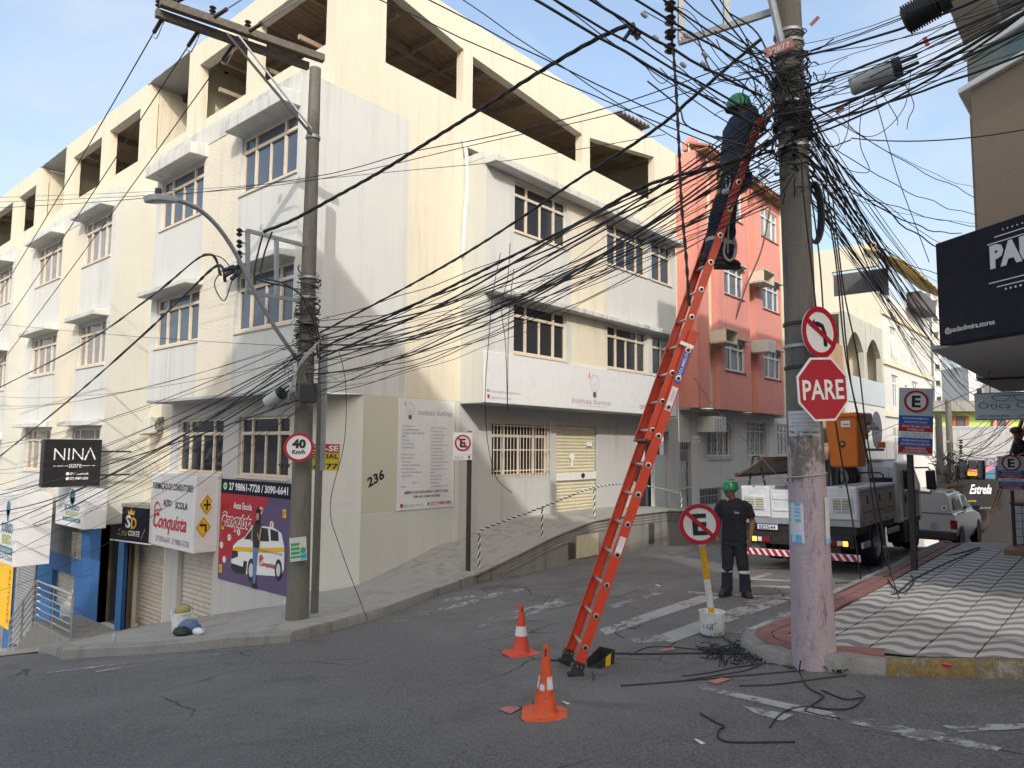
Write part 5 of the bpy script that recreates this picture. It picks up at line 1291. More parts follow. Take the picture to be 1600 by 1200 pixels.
mb = MB(); stroke(mb,sdf,[(.28,-.52),(.38,-.46)],.02,d1=.004); stroke(mb,sdf,[(.26,-.60),(.36,-.60)],.02,d1=.004); stroke(mb,sdf,[(1.22,-.66),(1.36,-.42)],.02,d1=.004); mb.build('print','print_grey',SD,fix=False)
# ---- black blade sign
ny = 18.15; nf = RF(ny)
a,b = on_y(70,686,ny),on_y(156,759,ny)
NS = thing('blade_sign','black box sign with white capitals NINA sticking out over the left street','sign',Vector(((a.x + b.x) / 2,ny,b.z)))
x0,x1,z0,z1 = a.x,b.x,b.z,a.z
MB().box(x0,x1,ny,ny + .22,z0,z1).build('case','sign_black',NS,bevel=.01)
NW,NH = x1 - x0,z1 - z0
add_text(MB(),'NIN',nf,x0 + NW * .17,z0 + NH * .56,NH * .26,NW * .50,d=.004,bold=-.012).build('lettering','print_white',NS,fix=False)
mb = MB(); stroke(mb,nf,[(x0 + NW * .70,z0 + NH * .56),(x0 + NW * .79,z0 + NH * .82),(x0 + NW * .89,z0 + NH * .56)],NW * .032,d1=.004); stroke(mb,nf,[(x0 + NW * .17,z0 + NH * .44),(x0 + NW * .42,z0 + NH * .44)],NH * .012,d1=.004); stroke(mb,nf,[(x0 + NW * .66,z0 + NH * .44),(x0 + NW * .89,z0 + NH * .44)],NH * .012,d1=.004); mb.build('lettering','print_white',NS,fix=False)
add_text(MB(),'store',nf,x0 + NW * .54,z0 + NH * .40,NH * .12,NW * .22,'C',d=.006).build('lettering','print_white',NS,fix=False)
mb = MB()
for k,t in enumerate(('@ninastoreofc','(27) 99852-2828')):
    add_text(mb,t,nf,x0 + NW * .46,z0 + NH * (.25 - .10 * k),NH * .05,NW * .32,d=.004,bold=.03); disc(mb,nf,x0 + NW * .42,z0 + NH * (.275 - .10 * k),NH * .035,.002,.004,10)
mb.build('lettering','print_white',NS,fix=False)
MB().box(x1,7.0,ny + .09,ny + .13,z1 - .30,z1 - .26).build('bracket','black_metal',NS); MB().box(x1,7.0,ny + .09,ny + .13,z0 + .22,z0 + .26).build('bracket','black_metal',NS)
# ---- two box signs of the dental practice
def dental(label,X,y_px0,y_px1,ztop,zbot,depth,face_to):
    p,q = on_x(*y_px0,X),on_x(*y_px1,X); y0,y1 = q.y,p.y
    T = thing('shop_sign',label,'sign',(X,(y0 + y1) / 2,zbot)); MB().box(X,X + depth,y0,y1,zbot,ztop).build('board','sign_white',T,bevel=.006)
    f = LF(X); w = y1 - y0; h = ztop - zbot; c = -(y0 + w * .42)
    mb = MB(); disc(mb,f,c,zbot + h * .78,w * .10,.003,.006,14,0,.9); mb.prism([(c - w * .08,zbot + h * .76),(c + w * .08,zbot + h * .76),(c + w * .03,zbot + h * .60),(c - w * .03,zbot + h * .60)],f,.003,.006); mb.build('tooth_logo','print_teal',T)
    add_text(MB(),'SORRISO',f,c,zbot + h * .44,h * .13,w * .52,'C',d=.006,bold=.03).build('lettering','print_teal',T,fix=False); add_text(MB(),'BONITO',f,c,zbot + h * .28,h * .13,w * .42,'C',d=.006,bold=.03).build('lettering','print_lime',T,fix=False)
    mb = MB(); rect(mb,f,c - w * .3,c + w * .3,zbot + h * .14,zbot + h * .24,.003,.006); mb.build('print','print_teal',T); add_text(MB(),'ODONTOLOGIA',f,c,zbot + h * .165,h * .05,w * .5,'C',d=.008).build('lettering','print_white',T,fix=False)
    return T,f,w,h
dental('white dental box sign with tooth logo directly below the black blade sign',5.75,(87,800),(132,800),.56,-.30,.45,0)
T,f,w,h = dental('white dental box sign with tooth logo at the far left edge',5.45,(-6,800),(28,800),.30,-1.48,.75,0)
add_text(MB(),'99955-5200',f,-(on_x(10,800,5.45).y),-1.38,.12,w * .8,'C',d=.006).build('lettering','print_teal',T,fix=False)
YP = thing('yellow_banner','yellow lettered banner strip beside a shutter at the far left edge','banner',(6.86,27.4,-4))
a,b = on_x(0,870,6.85),on_x(14,985,6.85); MB().box(6.84,6.86,b.y,a.y + 1.5,b.z,a.z).build('board','sign_yellow',YP)
add_text(MB(),'ESMALTES',frame((6.84,b.y + .15,b.z + .2),(0,0,1),(0,1,0)),0,0,.2,1.6,d=.004).build('lettering','print_red',YP,fix=False)
# ---- torn for-rent banner behind the left pole
vf = frame(Vector((7.2,10.7,0)),(1,-.25,0),(0,0,1))
a = at(494,694,11.3); b = at(530,735,11.3); ru = (at(530,694,11.3) - a); ff = frame(at(494,735,11.3),Vector((ru.x,ru.y,0)),Z_)
wv,hv = ru.length,(at(494,694,11.3) - at(494,735,11.3)).length
VB = board('rent_banner','red and yellow for rent banner half hidden behind the concrete pole','banner',ff,-.25,wv,0,hv,0,.012,'yellow_film')
mb = MB(); rect(mb,ff,-.25,wv,hv * .68,hv,.012,.015); mb.build('band','print_red',VB)
add_text(MB(),'VENDA-SE',ff,wv * .96,hv * .74,hv * .2,.78,'R',d=.018,bold=.03).build('lettering','print_white',VB,fix=False)
mb = MB(); add_text(mb,'COMERCIAL',ff,wv * .96,hv * .46,hv * .16,.75,'R',d=.018,bold=.02); add_text(mb,'99777-6977',ff,wv * .96,hv * .06,hv * .2,.95,'R',d=.018,bold=.02); mb.build('lettering','print_black',VB,fix=False)

# ================================================================== signs on posts
def sign_frame(px,py,d,yaw_deg=0,tilt=0):
    """upright frame at a photograph point, turned yaw_deg away from facing the junction"""
    o = at(px,py,d); to = Vector((CAMP.x - o.x,CAMP.y - o.y,0)).normalized(); n = Matrix.Rotation(R_(yaw_deg),3,'Z') @ to
    u = Z_.cross(n).normalized(); v = n.cross(u)
    if tilt: r = Matrix.Rotation(R_(tilt),3,n); u = r @ u; v = r @ v
    return frame(o,u,v),n
def e_disc(T,fr,r,barred=True,px=0,py=0,d=.012,sx=1.0):
    mb = MB(); disc(mb,fr,px,py,r,d,d + .006,40,0,sx); mb.build('sign_face','sign_reface',T)
    mb = MB(); disc(mb,fr,px,py,r * 1.005,d + .006,d + .009,40,r * .80,sx);
    mb.build('sign_ring','sign_red',T)
    add_text(MB(),'E',fr,px,py - r * .50,r * 1.0,r * .72 * sx,'C',bold=.035,d=d + .008).build('lettering','print_black',T,fix=False)
    if barred:
        mb = MB(); a = r * .60; w = r * .10; mb.prism([(px + sx * (-a - w * .7),py + a - w * .7),(px + sx * (-a + w * .7),py + a + w * .7),(px + sx * (a + w * .7),py - a + w * .7),(px + sx * (a - w * .7),py - a - w * .7)],fr,d + .010,d + .013); mb.build('sign_bar','sign_red',T)
# no parking from here, on a brown square post by the white panel
b0 = on_y(731,900,9.62); b0.z = zwalk(b0.x)
T = thing('no_parking_post','brown square post with white no parking sign and INICIO plate on the raised walk','sign',b0)
ztop = on_y(724,676,9.62).z
MB().box(b0.x - .035,b0.x + .035,b0.y - .035,b0.y + .035,b0.z - .1,ztop + .03).build('post','wood_dark',T,bevel=.005)
fr,n = sign_frame(723,697,13.55,8); w = .37
mb = MB(); rect(mb,fr,-w / 2,w / 2,-.145 * 1.12,.26 * 1.0,-.012,0); mb.build('board','print_white',T); e_disc(T,fr,.155,True,0,.06,.003)
mb = MB(); rect(mb,fr,-w / 2,w / 2,-.262,-.17,-.012,0); mb.build('plate','print_white',T); add_text(MB(),'INÍCIO',fr,-w * .42,-.245,.052,.19,d=.003).build('lettering','print_grey',T,fix=False)
mb = MB(); stroke(mb,fr,[(.125,-.25),(.125,-.21)],.022,d1=.004); mb.prism([(.09,-.212),(.16,-.212),(.125,-.178)],fr,.002,.004); mb.build('arrow','print_black',T,fix=False)
# no parking disc on a painted pole set in a paint bucket
bk = on_g(1113,993);
T = thing('no_parking_bucket_sign','round no parking sign on a yellow and white pole set in a white paint bucket','sign',bk)
MB().lathe([(.118,0),(.128,.02),(.134,.25),(.142,.25),(.142,.265),(.128,.265),(.122,.235),(.0,.235)],bk,28,cap=False).build('bucket','bucket_white',T,smooth=True)
mb = MB(); mb.lathe([(.0,.232),(.122,.232)],bk,20,cap=False); mb.build('concrete_fill','concrete',T)
mb = MB(); mb.lathe([(.120,.0),(.124,.004),(.1295,.03)],bk,28,cap=False); mb.build('bucket_base','black_rubber',T)
db = (bk - CAMP).dot(CAMR @ Vector((0,0,-1)))
tp = at(1093,819,db - .02); p0 = bk + Z_ * .2; pd = (tp + (tp - p0).normalized() * .1 - p0)
cuts = [0,(967 - 962) / 150 * .0 + .10,.38,.70,1.0]
for k,(c0,c1) in enumerate(zip(cuts,cuts[1:])): MB().cyl(p0 + pd * c0,p0 + pd * c1,.036,.036,14).build('pole','paint_yellow' if k % 2 == 0 else 'paint_white',T,smooth=True)
fr,n = sign_frame(1093,819,db - .09,6,4)
mb = MB(); disc(mb,fr,0,0,.218,-.004,.0,36); mb.build('disc','galvanised',T); e_disc(T,fr,.216,True,0,0,.0005)
fb,_ = sign_frame(1112,983,db - .142,0)
mb = MB()
for k in range(16): a_ = random.uniform(-.1,.1); b_ = random.uniform(-.07,.08); disc(mb,fb,a_,b_,random.uniform(.004,.010),-.004,.002,7)
mb.build('paint_drips','print_teal',T)
add_text(MB(),'TINTA ACRILICA',fb,0,.035,.012,.09,'C',d=.004).build('lettering','print_grey',T,fix=False)
# paid parking sign on the dark wooden post
b0 = on_g(1429,890,KH)
T = thing('parking_sign_post','tall paid parking sign with blue and red bands on a dark wooden post','sign',b0)
dE = (b0 - CAMP).dot(CAMR @ Vector((0,0,-1))); tpz = at(1436,690,dE).z
MB().bar(b0 - Z_ * .1,Vector((b0.x,b0.y,tpz + .1)),.085,.085,X_).build('post','wood_dark',T,bevel=.008)
def parking_board(T,fr,w,h):
    mb = MB(); rect(mb,fr,-w / 2,w / 2,0,h,-.012,0); mb.build('board','sign_grey',T)
    e_disc(T,fr,w * .36,False,0,h * .80,.001)
    for (y0,y1,m_) in ((.455,.585,'sign_blue'),(.35,.452,'sign_red'),(.255,.345,'print_white'),(.13,.252,'sign_blue'),(.03,.127,'sign_red')):
        mb = MB(); rect(mb,fr,-w / 2,w / 2,h * y0,h * y1,0,.003); mb.build('band',m_,T)
    mb = MB()
    for t,y,ww in (('ESTACIONAMENTO',.53,.74),('ROTATIVO PAGO',.475,.66),('PERIODO MAXIMO: 2 HORAS',.41,.8),('NA MESMA VAGA',.366,.5),('PROIBIDO MOTOCICLETAS,',.20,.8),('MOTONETAS E CICLOMOTOR',.148,.84),('PG PARALELEPIPEDO',.085,.6),('POR PARQUIMETRO',.045,.7)): add_text(mb,t,fr,0,h * y,h * .028,w * ww,'C',d=.005,bold=.01)
    mb.build('lettering','print_white',T,fix=False)
    mb = MB()
    for t,y in (('2ª A 6ª - DAS 08h AS 18h',.305),('SABADO - DAS 08h AS 13h',.268)): add_text(mb,t,fr,0,h * y,h * .024,w * .8,'C',d=.005)
    mb.build('lettering','print_black',T,fix=False)
fr,n = sign_frame(1430,711,dE - .1,12,-3); parking_board(T,fr,.47,1.03 * (dE / 11.0))
b1 = at(1583,850,13.2); T = thing('parking_sign_post','smaller paid parking sign in front of the tilted wooden ladder, right edge','sign',Vector((b1.x,b1.y,G(b1.x,b1.y) + KH)))
fr,n = sign_frame(1582,766,12.6,10,0); parking_board(T,fr,.40,.60); o_ = fr[0]; MB().bar(Vector((o_.x,o_.y,G(o_.x,o_.y))) - n * .03,o_ - n * .03 + Z_ * .2,.05,.05,X_).build('post','wood_dark',T)
# optician's hanging blade sign
oF,n = sign_frame(1524,656,10.8,-8)
ow,oh = 1.25,.40
T = thing('hanging_sign','pale grey optician sign with a pair of glasses hanging under the soffit','sign',oF[0])
mb = MB(); rect(mb,oF,0,ow,0,oh,-.08,0); mb.build('board','sign_grey',T,bevel=.003); mb = MB(); rect(mb,oF,-.003,ow,oh - .012,oh + .004,-.083,.006); rect(mb,oF,-.003,ow,-.004,.012,-.083,.006); mb.build('edge_trim','print_teal',T)
add_text(MB(),'Ótica Olhos',oF,.045,.165,.095,.92,d=.004).build('lettering','print_teal',T,fix=False)
mb = MB(); add_text(mb,'(27) 99760-8500',oF,.075,.035,.034,.36,d=.004,bold=.012); add_text(mb,'-  (27) 99',oF,.47,.035,.034,.22,d=.004,bold=.012); disc(mb,oF,.05,.052,.012,.002,.004,10); mb.build('lettering','print_teal',T,fix=False)
mb = MB(); stroke(mb,oF,[(.20,.145),(.62,.145)],.003,d1=.004); stroke(mb,oF,[(.20,.268),(.62,.272)],.003,d1=.004)
for cx_ in (.34,.60): stroke(mb,oF,[(cx_ + .11 * math.cos(t / 16 * 2 * math.pi) * (1.0),.325 + .042 * math.sin(t / 16 * 2 * math.pi) + .01 * math.cos(t / 16 * 4 * math.pi)) for t in range(17)],.010,d1=.005)
stroke(mb,oF,[(.23,.352),(.72,.36)],.012,d1=.005); stroke(mb,oF,[(.215,.358),(.25,.29)],.010,d1=.005)
mb.build('glasses_drawing','print_teal',T,fix=False)
for x in (.2,1.0): MB().tube([fr_pt(oF,x,oh,-.04),fr_pt(oF,x,oh + .35,-.04)],.008,5).build('hanger','black_metal',T)
# dark fascia of the boutique on the chamfered corner
pF = frame(P0 - dch * 6.2 + Vector((0,0,0)),dch,Z_)       # u runs away from the camera; mirrored below
pF = (P0.copy(),-dch,Z_.copy())
T = thing('boutique_fascia','deep navy boutique fascia with silver lettering on the near right corner','sign',Zp(P0,2.9))
n_ = pF[1].cross(pF[2]).normalized()
mb = MB(); rect(mb,pF,0,5.5,2.89,4.19,-.18,0); mb.build('board','sign_navy',T,bevel=.01)
x_pa = 0.78
add_text(MB(),'PAULA',pF,x_pa,3.69,.24,1.0,d=.01,bold=.06).build('lettering','print_silver',T,fix=False)
mb = MB()
for z in (3.965,3.51): stroke(mb,pF,[(x_pa - .03,z),(x_pa + 1.6,z)],.012,d1=.008)
for z in (4.03,3.45): stroke(mb,pF,[(x_pa + .07,z),(x_pa + 1.5,z)],.012,d1=.008)
for k in range(12): disc(mb,pF,x_pa + .18 + k * .06,3.405,.012,.004,.008,8); disc(mb,pF,x_pa + .18 + k * .06,4.09,.008,.004,.008,8)
mb.build('lettering','print_silver',T,fix=False)
add_text(MB(),'@paulaoliveira.storee',pF,.10,3.03,.062,.70,d=.008,bold=.015).build('lettering','print_silver',T,fix=False)
for k in range(16): pass
# ================================================================== concrete poles
def sect(T,name,pts,r,mat_,n=8,smooth=True): return MB().tube(pts,r,n).build(name,mat_,T,smooth=smooth)
lp = on_g(464,972,.13); LPX,LPY,LPZ = lp.x,lp.y,lp.z
LP = thing('utility_pole','tall bare concrete pole with double wooden crossarm and street lamp by the white corner','pole',lp)
ztop = 7.35
MB().lathe([(.165,-.2),(.160,.5),(.115,4.2),(.085,ztop - LPZ)],(LPX,LPY,LPZ),20).build('shaft','pole_concrete',LP,smooth=True)
for z in (3.1,3.35,3.75,4.05,2.9): MB().lathe([(.135,0),(.145,.005),(.145,.035),(.135,.04)],(LPX,LPY,z),18,cap=False).build('steel_band','galvanised',LP,smooth=True)
MB().lathe([(.105,0),(.112,.005),(.112,.05),(.105,.055)],(LPX,LPY,6.22),18,cap=False).build('steel_band','galvanised',LP,smooth=True)
# double crossarm and its braces
def on_plane_y(px,py): return on_y(px,py,LPY)
za = at(492,97,(Vector((LPX,LPY,7.2)) - CAMP).dot(CAMR @ Vector((0,0,-1)))).z
a0,a1 = on_z(250,3,za + .12),on_z(506,92,za + .12)
b0_,b1_ = on_z(243,20,za + .02),on_z(482,104,za + .02)
MB().bar(a0,a1,.10,.115).build('crossarm','wood_grey',LP,bevel=.006); MB().bar(b0_,b1_,.09,.11).build('crossarm','wood_grey',LP,bevel=.006)
cl = Vector((LPX,LPY,6.25))
MB().bar(on_z(354,52,za),cl + Vector((-.08,-.08,0)),.022,.035).build('brace','black_metal',LP); MB().bar(on_z(372,55,za),cl + Vector((.06,-.08,-.02)),.024,.024).build('brace','galvanised',LP)
def insulator(T,p,q,n=4,r=.035,mat_='porcelain_brown'):
    p,q = Vector(p),Vector(q); mb = MB(); pts,rs = [],[]
    for k in range(n * 4 + 1):
        t = k / (n * 4); pts.append(p.lerp(q,t)); rs.append(r * (.35 if k % 4 in (0,) else (1.0 if k % 4 == 2 else .7)))
    return mb.tube(pts,rs,10).build('insulator',mat_,T,smooth=True)
for px,py in ((248,12),(272,5),(332,26),(387,48)): p = on_z(px,py,za + .2); insulator(LP,p,p + Z_ * .16,3,.05)
# square lamp bracket frame with stacked spool insulators
fz = lambda px,py: on_y(px,py,LPY - .02)
for q0,q1 in (((385,360),(474,383)),((384,456),(473,471)),((387,360),(387,457)),((432,372),(432,463))): MB().bar(fz(*q0),fz(*q1),.05,.05,Y_).build('bracket_bar','galvanised',LP)
for py in (363,381,398,413): p = fz(374,py); insulator(LP,p + Z_ * .06,p - Z_ * .06,2,.045); MB().bar(fz(374,py),fz(386,py - 2),.02,.02,Y_).build('bracket_bar','galvanised',LP)
for k in range(5):
    a = R_(k * 72); MB().tube([fz(372,420) + Vector((.06 * math.cos(a),.03,.05 * math.sin(a))),fz(360,428) + Vector((.09 * math.cos(a),.02,.07 * math.sin(a)))],.03,6).build('clamp','black_metal',LP)
# street lamp on its curved arm
ap = [(474,572),(455,548),(430,512),(405,470),(386,432),(366,392),(340,354),(312,328),(284,315),(268,311)]
arm = smooth_path([on_y(px,py,LPY - .06 - .4 * i / 9) for i,(px,py) in enumerate(ap)],4)
SL = thing('street_lamp','grey street lamp with flat head on a long curved arm over the left street','street lamp',arm[0])
MB().tube(arm,.030,10).build('arm','galvanised',SL,smooth=True)
h0,h1 = arm[-1],on_y(232,309,LPY - .48); dd = (h1 - h0).normalized(); sd = dd.cross(Z_).normalized()
mb = MB(); mb.prism([(-.05,-.05),(.1,-.10),(h1 - h0).length and ((h1 - h0).length * .9,-.12),((h1 - h0).length + .03,-.07),((h1 - h0).length + .03,.07),((h1 - h0).length * .9,.12),(.1,.10),(-.05,.05)],(h0,dd,sd),-.03,.045); mb.build('lamp_head','plastic_grey',SL,bevel=.01)
mb = MB(); mb.prism([(.12,-.075),((h1 - h0).length * .85,-.08),((h1 - h0).length * .85,.08),(.12,.075)],(h0,dd,sd),.046,.052) ; mb.build('lens','sign_grey',SL)
mb = MB(); mb.cyl(h0.lerp(h1,.6) + Z_ * .03,h0.lerp(h1,.6) + Z_ * .12,.04,.035,10); mb.build('photocell','plastic_black',SL)
# thin conduit post next to the pole
c0 = on_g(491,962,.13); TC = thing('conduit_post','thin grey conduit pole standing against the tall concrete pole','pole',c0)
MB().cyl(c0,Vector((c0.x,c0.y,3.2)),.058,.055,14).build('shaft','pole_concrete',TC,smooth=True)
mb = MB().tube([Vector((c0.x + .02,c0.y - .02,1.2)),Vector((c0.x + .02,c0.y - .03,3.3))],.07,4); mb.build('duct','galvanised',TC)
# speed limit, flyer, junction box, splice closure on the left pole
dl = (lp - CAMP).dot(CAMR @ Vector((0,0,-1)))
fr,n = sign_frame(467,699,dl - .12,4)
T = thing('speed_limit_sign','round 40 Km/h speed limit sign strapped to the concrete pole','sign',fr[0]); r = .205
mb = MB(); disc(mb,fr,0,0,r,-.01,0,36); mb.build('disc','print_white',T); mb = MB(); disc(mb,fr,0,0,r * 1.01,0,.004,36,r * .82); mb.build('sign_ring','sign_red',T)
add_text(MB(),'40',fr,0,-.005,.115,.19,'C',bold=.05,d=.005).build('lettering','print_black',T,fix=False); add_text(MB(),'Km/h',fr,0,-.092,.058,.175,'C',bold=.03,d=.005).build('lettering','print_black',T,fix=False)
fr,n = sign_frame(466,858,dl - .17,10,4)
T = thing('flyer','small blue and green flyer taped low on the left concrete pole','flyer',fr[0]); mb = MB(); rect(mb,fr,-.115,.115,-.165,.165,0,.003); mb.build('sheet','paper',T)
mb = MB(); rect(mb,fr,-.10,.02,.05,.09,.003,.005); rect(mb,fr,-.10,.02,-.01,.03,.003,.005); rect(mb,fr,-.10,.02,-.07,-.03,.003,.005); rect(mb,fr,-.11,.11,-.12,-.09,.003,.005); disc(mb,fr,.065,-.02,.04,.003,.005,12); mb.build('print','print_green',T)
mb = MB(); rect(mb,fr,.03,.11,-.155,-.05,.0028,.0045); mb.build('print','print_cyan',T)
add_text(MB(),'ANUNCIO',fr,0,.11,.03,.15,'C',d=.005).build('lettering','print_teal',T,fix=False) if False else None
jb = at(482,614,dl - .16); o = MB().obox(jb,CAMR @ Vector((.125,0,0)),Z_ * .14,(jb - CAMP).normalized() * .06).build('junction_box','plastic_black',None,bevel=.02,seg=2); tag(recentre(o),'black plastic junction box on the concrete pole above the speed sign','junction box')
def closure(label,p,q,r,mat_='plastic_grey'):
    T = thing('splice_closure',label,'cable closure',p.lerp(q,.5)); MB().tube([p,p.lerp(q,.06),p.lerp(q,.5),p.lerp(q,.94),q],[r * .8,r,r,r,r * .8],16).build('shell',mat_,T,smooth=35)
    d = (q - p).normalized(); MB().tube([q,q + d * r * .7],r * 1.02,16).build('end_cap','plastic_black',T,smooth=30)
    for k in range(4): a = R_(90 * k + 30); s = d.orthogonal().normalized(); s2 = d.cross(s); off = s * (r * .5 * math.cos(a)) + s2 * (r * .5 * math.sin(a)); MB().tube([q + d * r * .6 + off,q + d * r * 2.2 + off * .9],r * .16,6).build('cable_port','cable_black',T)
    return T
closure('short grey splice closure hanging left of the left concrete pole',at(416,630,dl - .1),at(437,616,dl - .15),.085)

# ---- right-hand pole, lilac painted at the bottom
rpb = on_g(1272,1018,KH); RPX,RPY,RPZ = rpb.x,rpb.y,rpb.z
dr = (rpb - CAMP).dot(CAMR @ Vector((0,0,-1)))
rt = at(1231,30,dr + .62); lean = Vector((rt.x - rpb.x,rt.y - rpb.y,rt.z - rpb.z)).normalized()
RP = thing('utility_pole','thick concrete pole with flaking lilac paint carrying the cable tangle and stop sign','pole',rpb)
axs = lean.orthogonal().normalized(); ax = (axs,lean.cross(axs),lean)
Hh = 7.6
RPROF = [(.186,-.15),(.183,0),(.174,.6),(.159,1.5),(.136,3.2),(.117,Hh)]
def prad(h): return next(r0 + (r1 - r0) * (h - h0) / (h1 - h0) for (r0,h0),(r1,h1) in zip(RPROF,RPROF[1:]) if h <= h1)
MB().lathe(RPROF,(RPX,RPY,RPZ),32,ax=ax).build('shaft','pole_lilac',RP,smooth=True)
def rp(h,dx=0,dy=0): return rpb + lean * h + (CAMR @ Vector((dx,0,0))) + (CAMP - rpb).normalized() * dy
def band(h,m_='galvanised',w=.03,rr=None):
    r = prad(h) + .006; return MB().lathe([(r,0),(r + .008,.003),(r + .008,w),(r,w + .003)],rpb + lean * h,24,ax=ax,cap=False).build('steel_band',m_,RP,smooth=True)
def h_of(py):   # height on the pole seen at photograph row py
    lo,hi = 0,8
    for _ in range(40):
        m_ = (lo + hi) / 2; p = rpb + lean * m_; c = CAMR.transposed() @ (p - CAMP); y = CY - F_PX * c.y / -c.z
        if y > py: lo = m_
        else: hi = m_
    return lo
for py in (236,58,74,168,212,510,545,578): band(h_of(py),'galvanised' if py not in (510,578) else 'black_metal',.03)
# guy wire wrapped round the painted length
hw = h_of(742); mb = MB().tube([rpb + lean * (hw - .02 * math.sin(a)) + ax[0] * ((prad(hw) + .006) * math.cos(a)) + ax[1] * ((prad(hw) + .006) * math.sin(a)) for a in [i * .3 for i in range(22)]],.006,5); mb.build('wire_wrap','cable_grey',RP)
# galvanised bracket frame at the top
fp = lambda px,py: on_y(px,py,RPY + .02)
dq = dr + .45
fq = lambda px,py,k=0: at(px,py,dq + k)
for q0,q1 in (((1060,66),(1208,18)),((1064,-60),(1064,66)),((1135,-60),(1135,42))): MB().bar(fq(*q0,.25 * (1208 - q0[0]) / 150),fq(*q1,.25 * (1208 - q1[0]) / 150),.055,.055,CAMR @ Vector((0,0,1))).build('bracket_bar','galvanised',RP)
for k in range(5): p = fq(1047,-20 + k * 22,.27); insulator(RP,p,p - Z_ * .105,2,.058)
MB().bar(fq(1050,-40,.27),fq(1050,82,.27),.02,.02,X_).build('bracket_bar','black_metal',RP)
MB().tube([fq(1190,-60),fq(1208,10,-.1),fq(1222,70,-.15)],.035,8).build('conduit','galvanised',RP,smooth=True)
fr,n = sign_frame(1217,75,dr + .2,-5,12)
T = thing('pole_number_plate','small red plate reading 20877 wired to the right pole','sign',fr[0]); mb = MB(); rect(mb,fr,-.125,.125,-.045,.045,0,.006); mb.build('plate','red_wet',T); add_text(MB(),'20877',fr,0,-.028,.05,.19,'C',d=.008,bold=.01).build('lettering','print_silver',T,fix=False)
# stop and no-left-turn signs, turned towards the left street
fr,n = sign_frame(1286,608,dr - .16,40,3)
T = thing('stop_sign','red octagonal PARE stop sign strapped to the lilac pole','sign',fr[0]); sy = .272; sx = .255
octa = lambda s: [(sx * s * math.cos(R_(22.5 + 45 * k)) / math.cos(R_(22.5)),sy * s * math.sin(R_(22.5 + 45 * k)) / math.cos(R_(22.5))) for k in range(8)]
mb = MB(); mb.prism(octa(1.0),fr,-.01,0); mb.build('plate','print_white',T); mb = MB(); mb.prism(octa(.93),fr,0,.003); mb.build('sign_face','sign_red',T)
add_text(MB(),'PARE',fr,0,-.085,.165,.42,'C',bold=.02,d=.005).build('lettering','print_white',T,fix=False)
fr,n = sign_frame(1281,519,dr + .02,52,8)
T = thing('no_left_turn_sign','round no left turn sign above the stop sign on the lilac pole','sign',fr[0]); r = .225
mb = MB(); disc(mb,fr,0,0,r,-.01,0,36); mb.build('plate','print_white',T); mb = MB(); disc(mb,fr,0,0,r * 1.01,0,.004,36,r * .80); mb.build('sign_ring','sign_red',T)
mb = MB(); stroke(mb,fr,[(.05,-.13),(.06,-.02),(.04,.05),(-.02,.075),(-.06,.07)],.045,d1=.003); mb.prism([(-.13,.07),(-.055,.02),(-.055,.12)],fr,.002,.004); mb.build('arrow','print_black',T,fix=False)
mb = MB(); stroke(mb,fr,[(-.15,.12),(.15,-.12)],.042,d1=.006); mb.build('sign_bar','sign_red',T,fix=False)
# papers pasted on the pole: curved sheets that follow the shaft
def paper(label,px0,px1,py0,py1,mat_,lines,cat='flyer'):
    hA,hB = h_of(py1),h_of(py0); hm = (hA + hB) / 2; r = max(prad(hA),prad(hB)) + .004
    cview = Vector((CAMP.x - rpb.x,CAMP.y - rpb.y,0)).normalized(); side = Z_.cross(cview).normalized()
    ctr = (rpb + lean * hm); c = CAMR.transposed() @ (ctr - CAMP); pxc = CX + F_PX * c.x / -c.z; k = -c.z / F_PX
    def pt(px,h,e=0):
        s = max(-.99,min(.99,(px - pxc) * k / r)); th = math.asin(s); return rpb + lean * h + side * ((r + e) * math.sin(th)) + cview * ((r + e) * math.cos(th))
    T = thing('flyer',label,cat,pt((px0 + px1) / 2,hA)); n = 8
    MB().strip([pt(px0 + (px1 - px0) * i / n,hA) for i in range(n + 1)],[pt(px0 + (px1 - px0) * i / n,hB) for i in range(n + 1)]).build('sheet',mat_,T,fix=False)
    for (txt,fy,hh,fw,m_) in lines:
        vs,fs = text_mesh(txt,.02,0); xm = max(v.x for v in vs); x0_ = min(v.x for v in vs); mb = MB()
        for v in vs: mb.v.append(pt(px0 + (px1 - px0) * (.5 + fw * ((v.x - x0_) / (xm - x0_) - .5)),hB + (hA - hB) * fy + v.y / .7 * hh,.003))
        mb.f = list(fs); mb.build('lettering',m_,T,fix=False)
    return T,pt,hA,hB
paper('white handbill with a telephone number directly below the stop sign',1234,1279,643,682,'paper',[('FREZA M BASE DE ACABAMENTO',.17,.012,.92,'print_grey'),('PISO, CALCADA, REVESTE',.33,.012,.86,'print_grey'),('ORCAMENTOS EM GERAL',.49,.012,.80,'print_grey'),('RAMO ELETRICO E HIDRAULICO',.63,.012,.92,'print_grey'),('PARCELAMENTOS',.76,.011,.5,'print_grey'),('TEL: 27 98839-8031',.89,.020,.94,'print_black'),('SR. VIANA',1.0,.016,.5,'print_black')])
T,pt,hA,hB = paper('torn blue and white poster on the left flank of the lilac pole',1237,1257,785,846,'paper',[])
for f0,f1 in ((.0,.07),(.12,.16),(.20,.25),(.30,.34),(.40,.47),(.80,1.0)): MB().strip([pt(1237,hB + (hA - hB) * f0,.004),pt(1247,hB + (hA - hB) * f0,.004),pt(1253,hB + (hA - hB) * f0,.004)],[pt(1237,hB + (hA - hB) * f1,.004),pt(1247,hB + (hA - hB) * f1,.004),pt(1253,hB + (hA - hB) * f1,.004)]).build('print','print_cyan',T,fix=False)
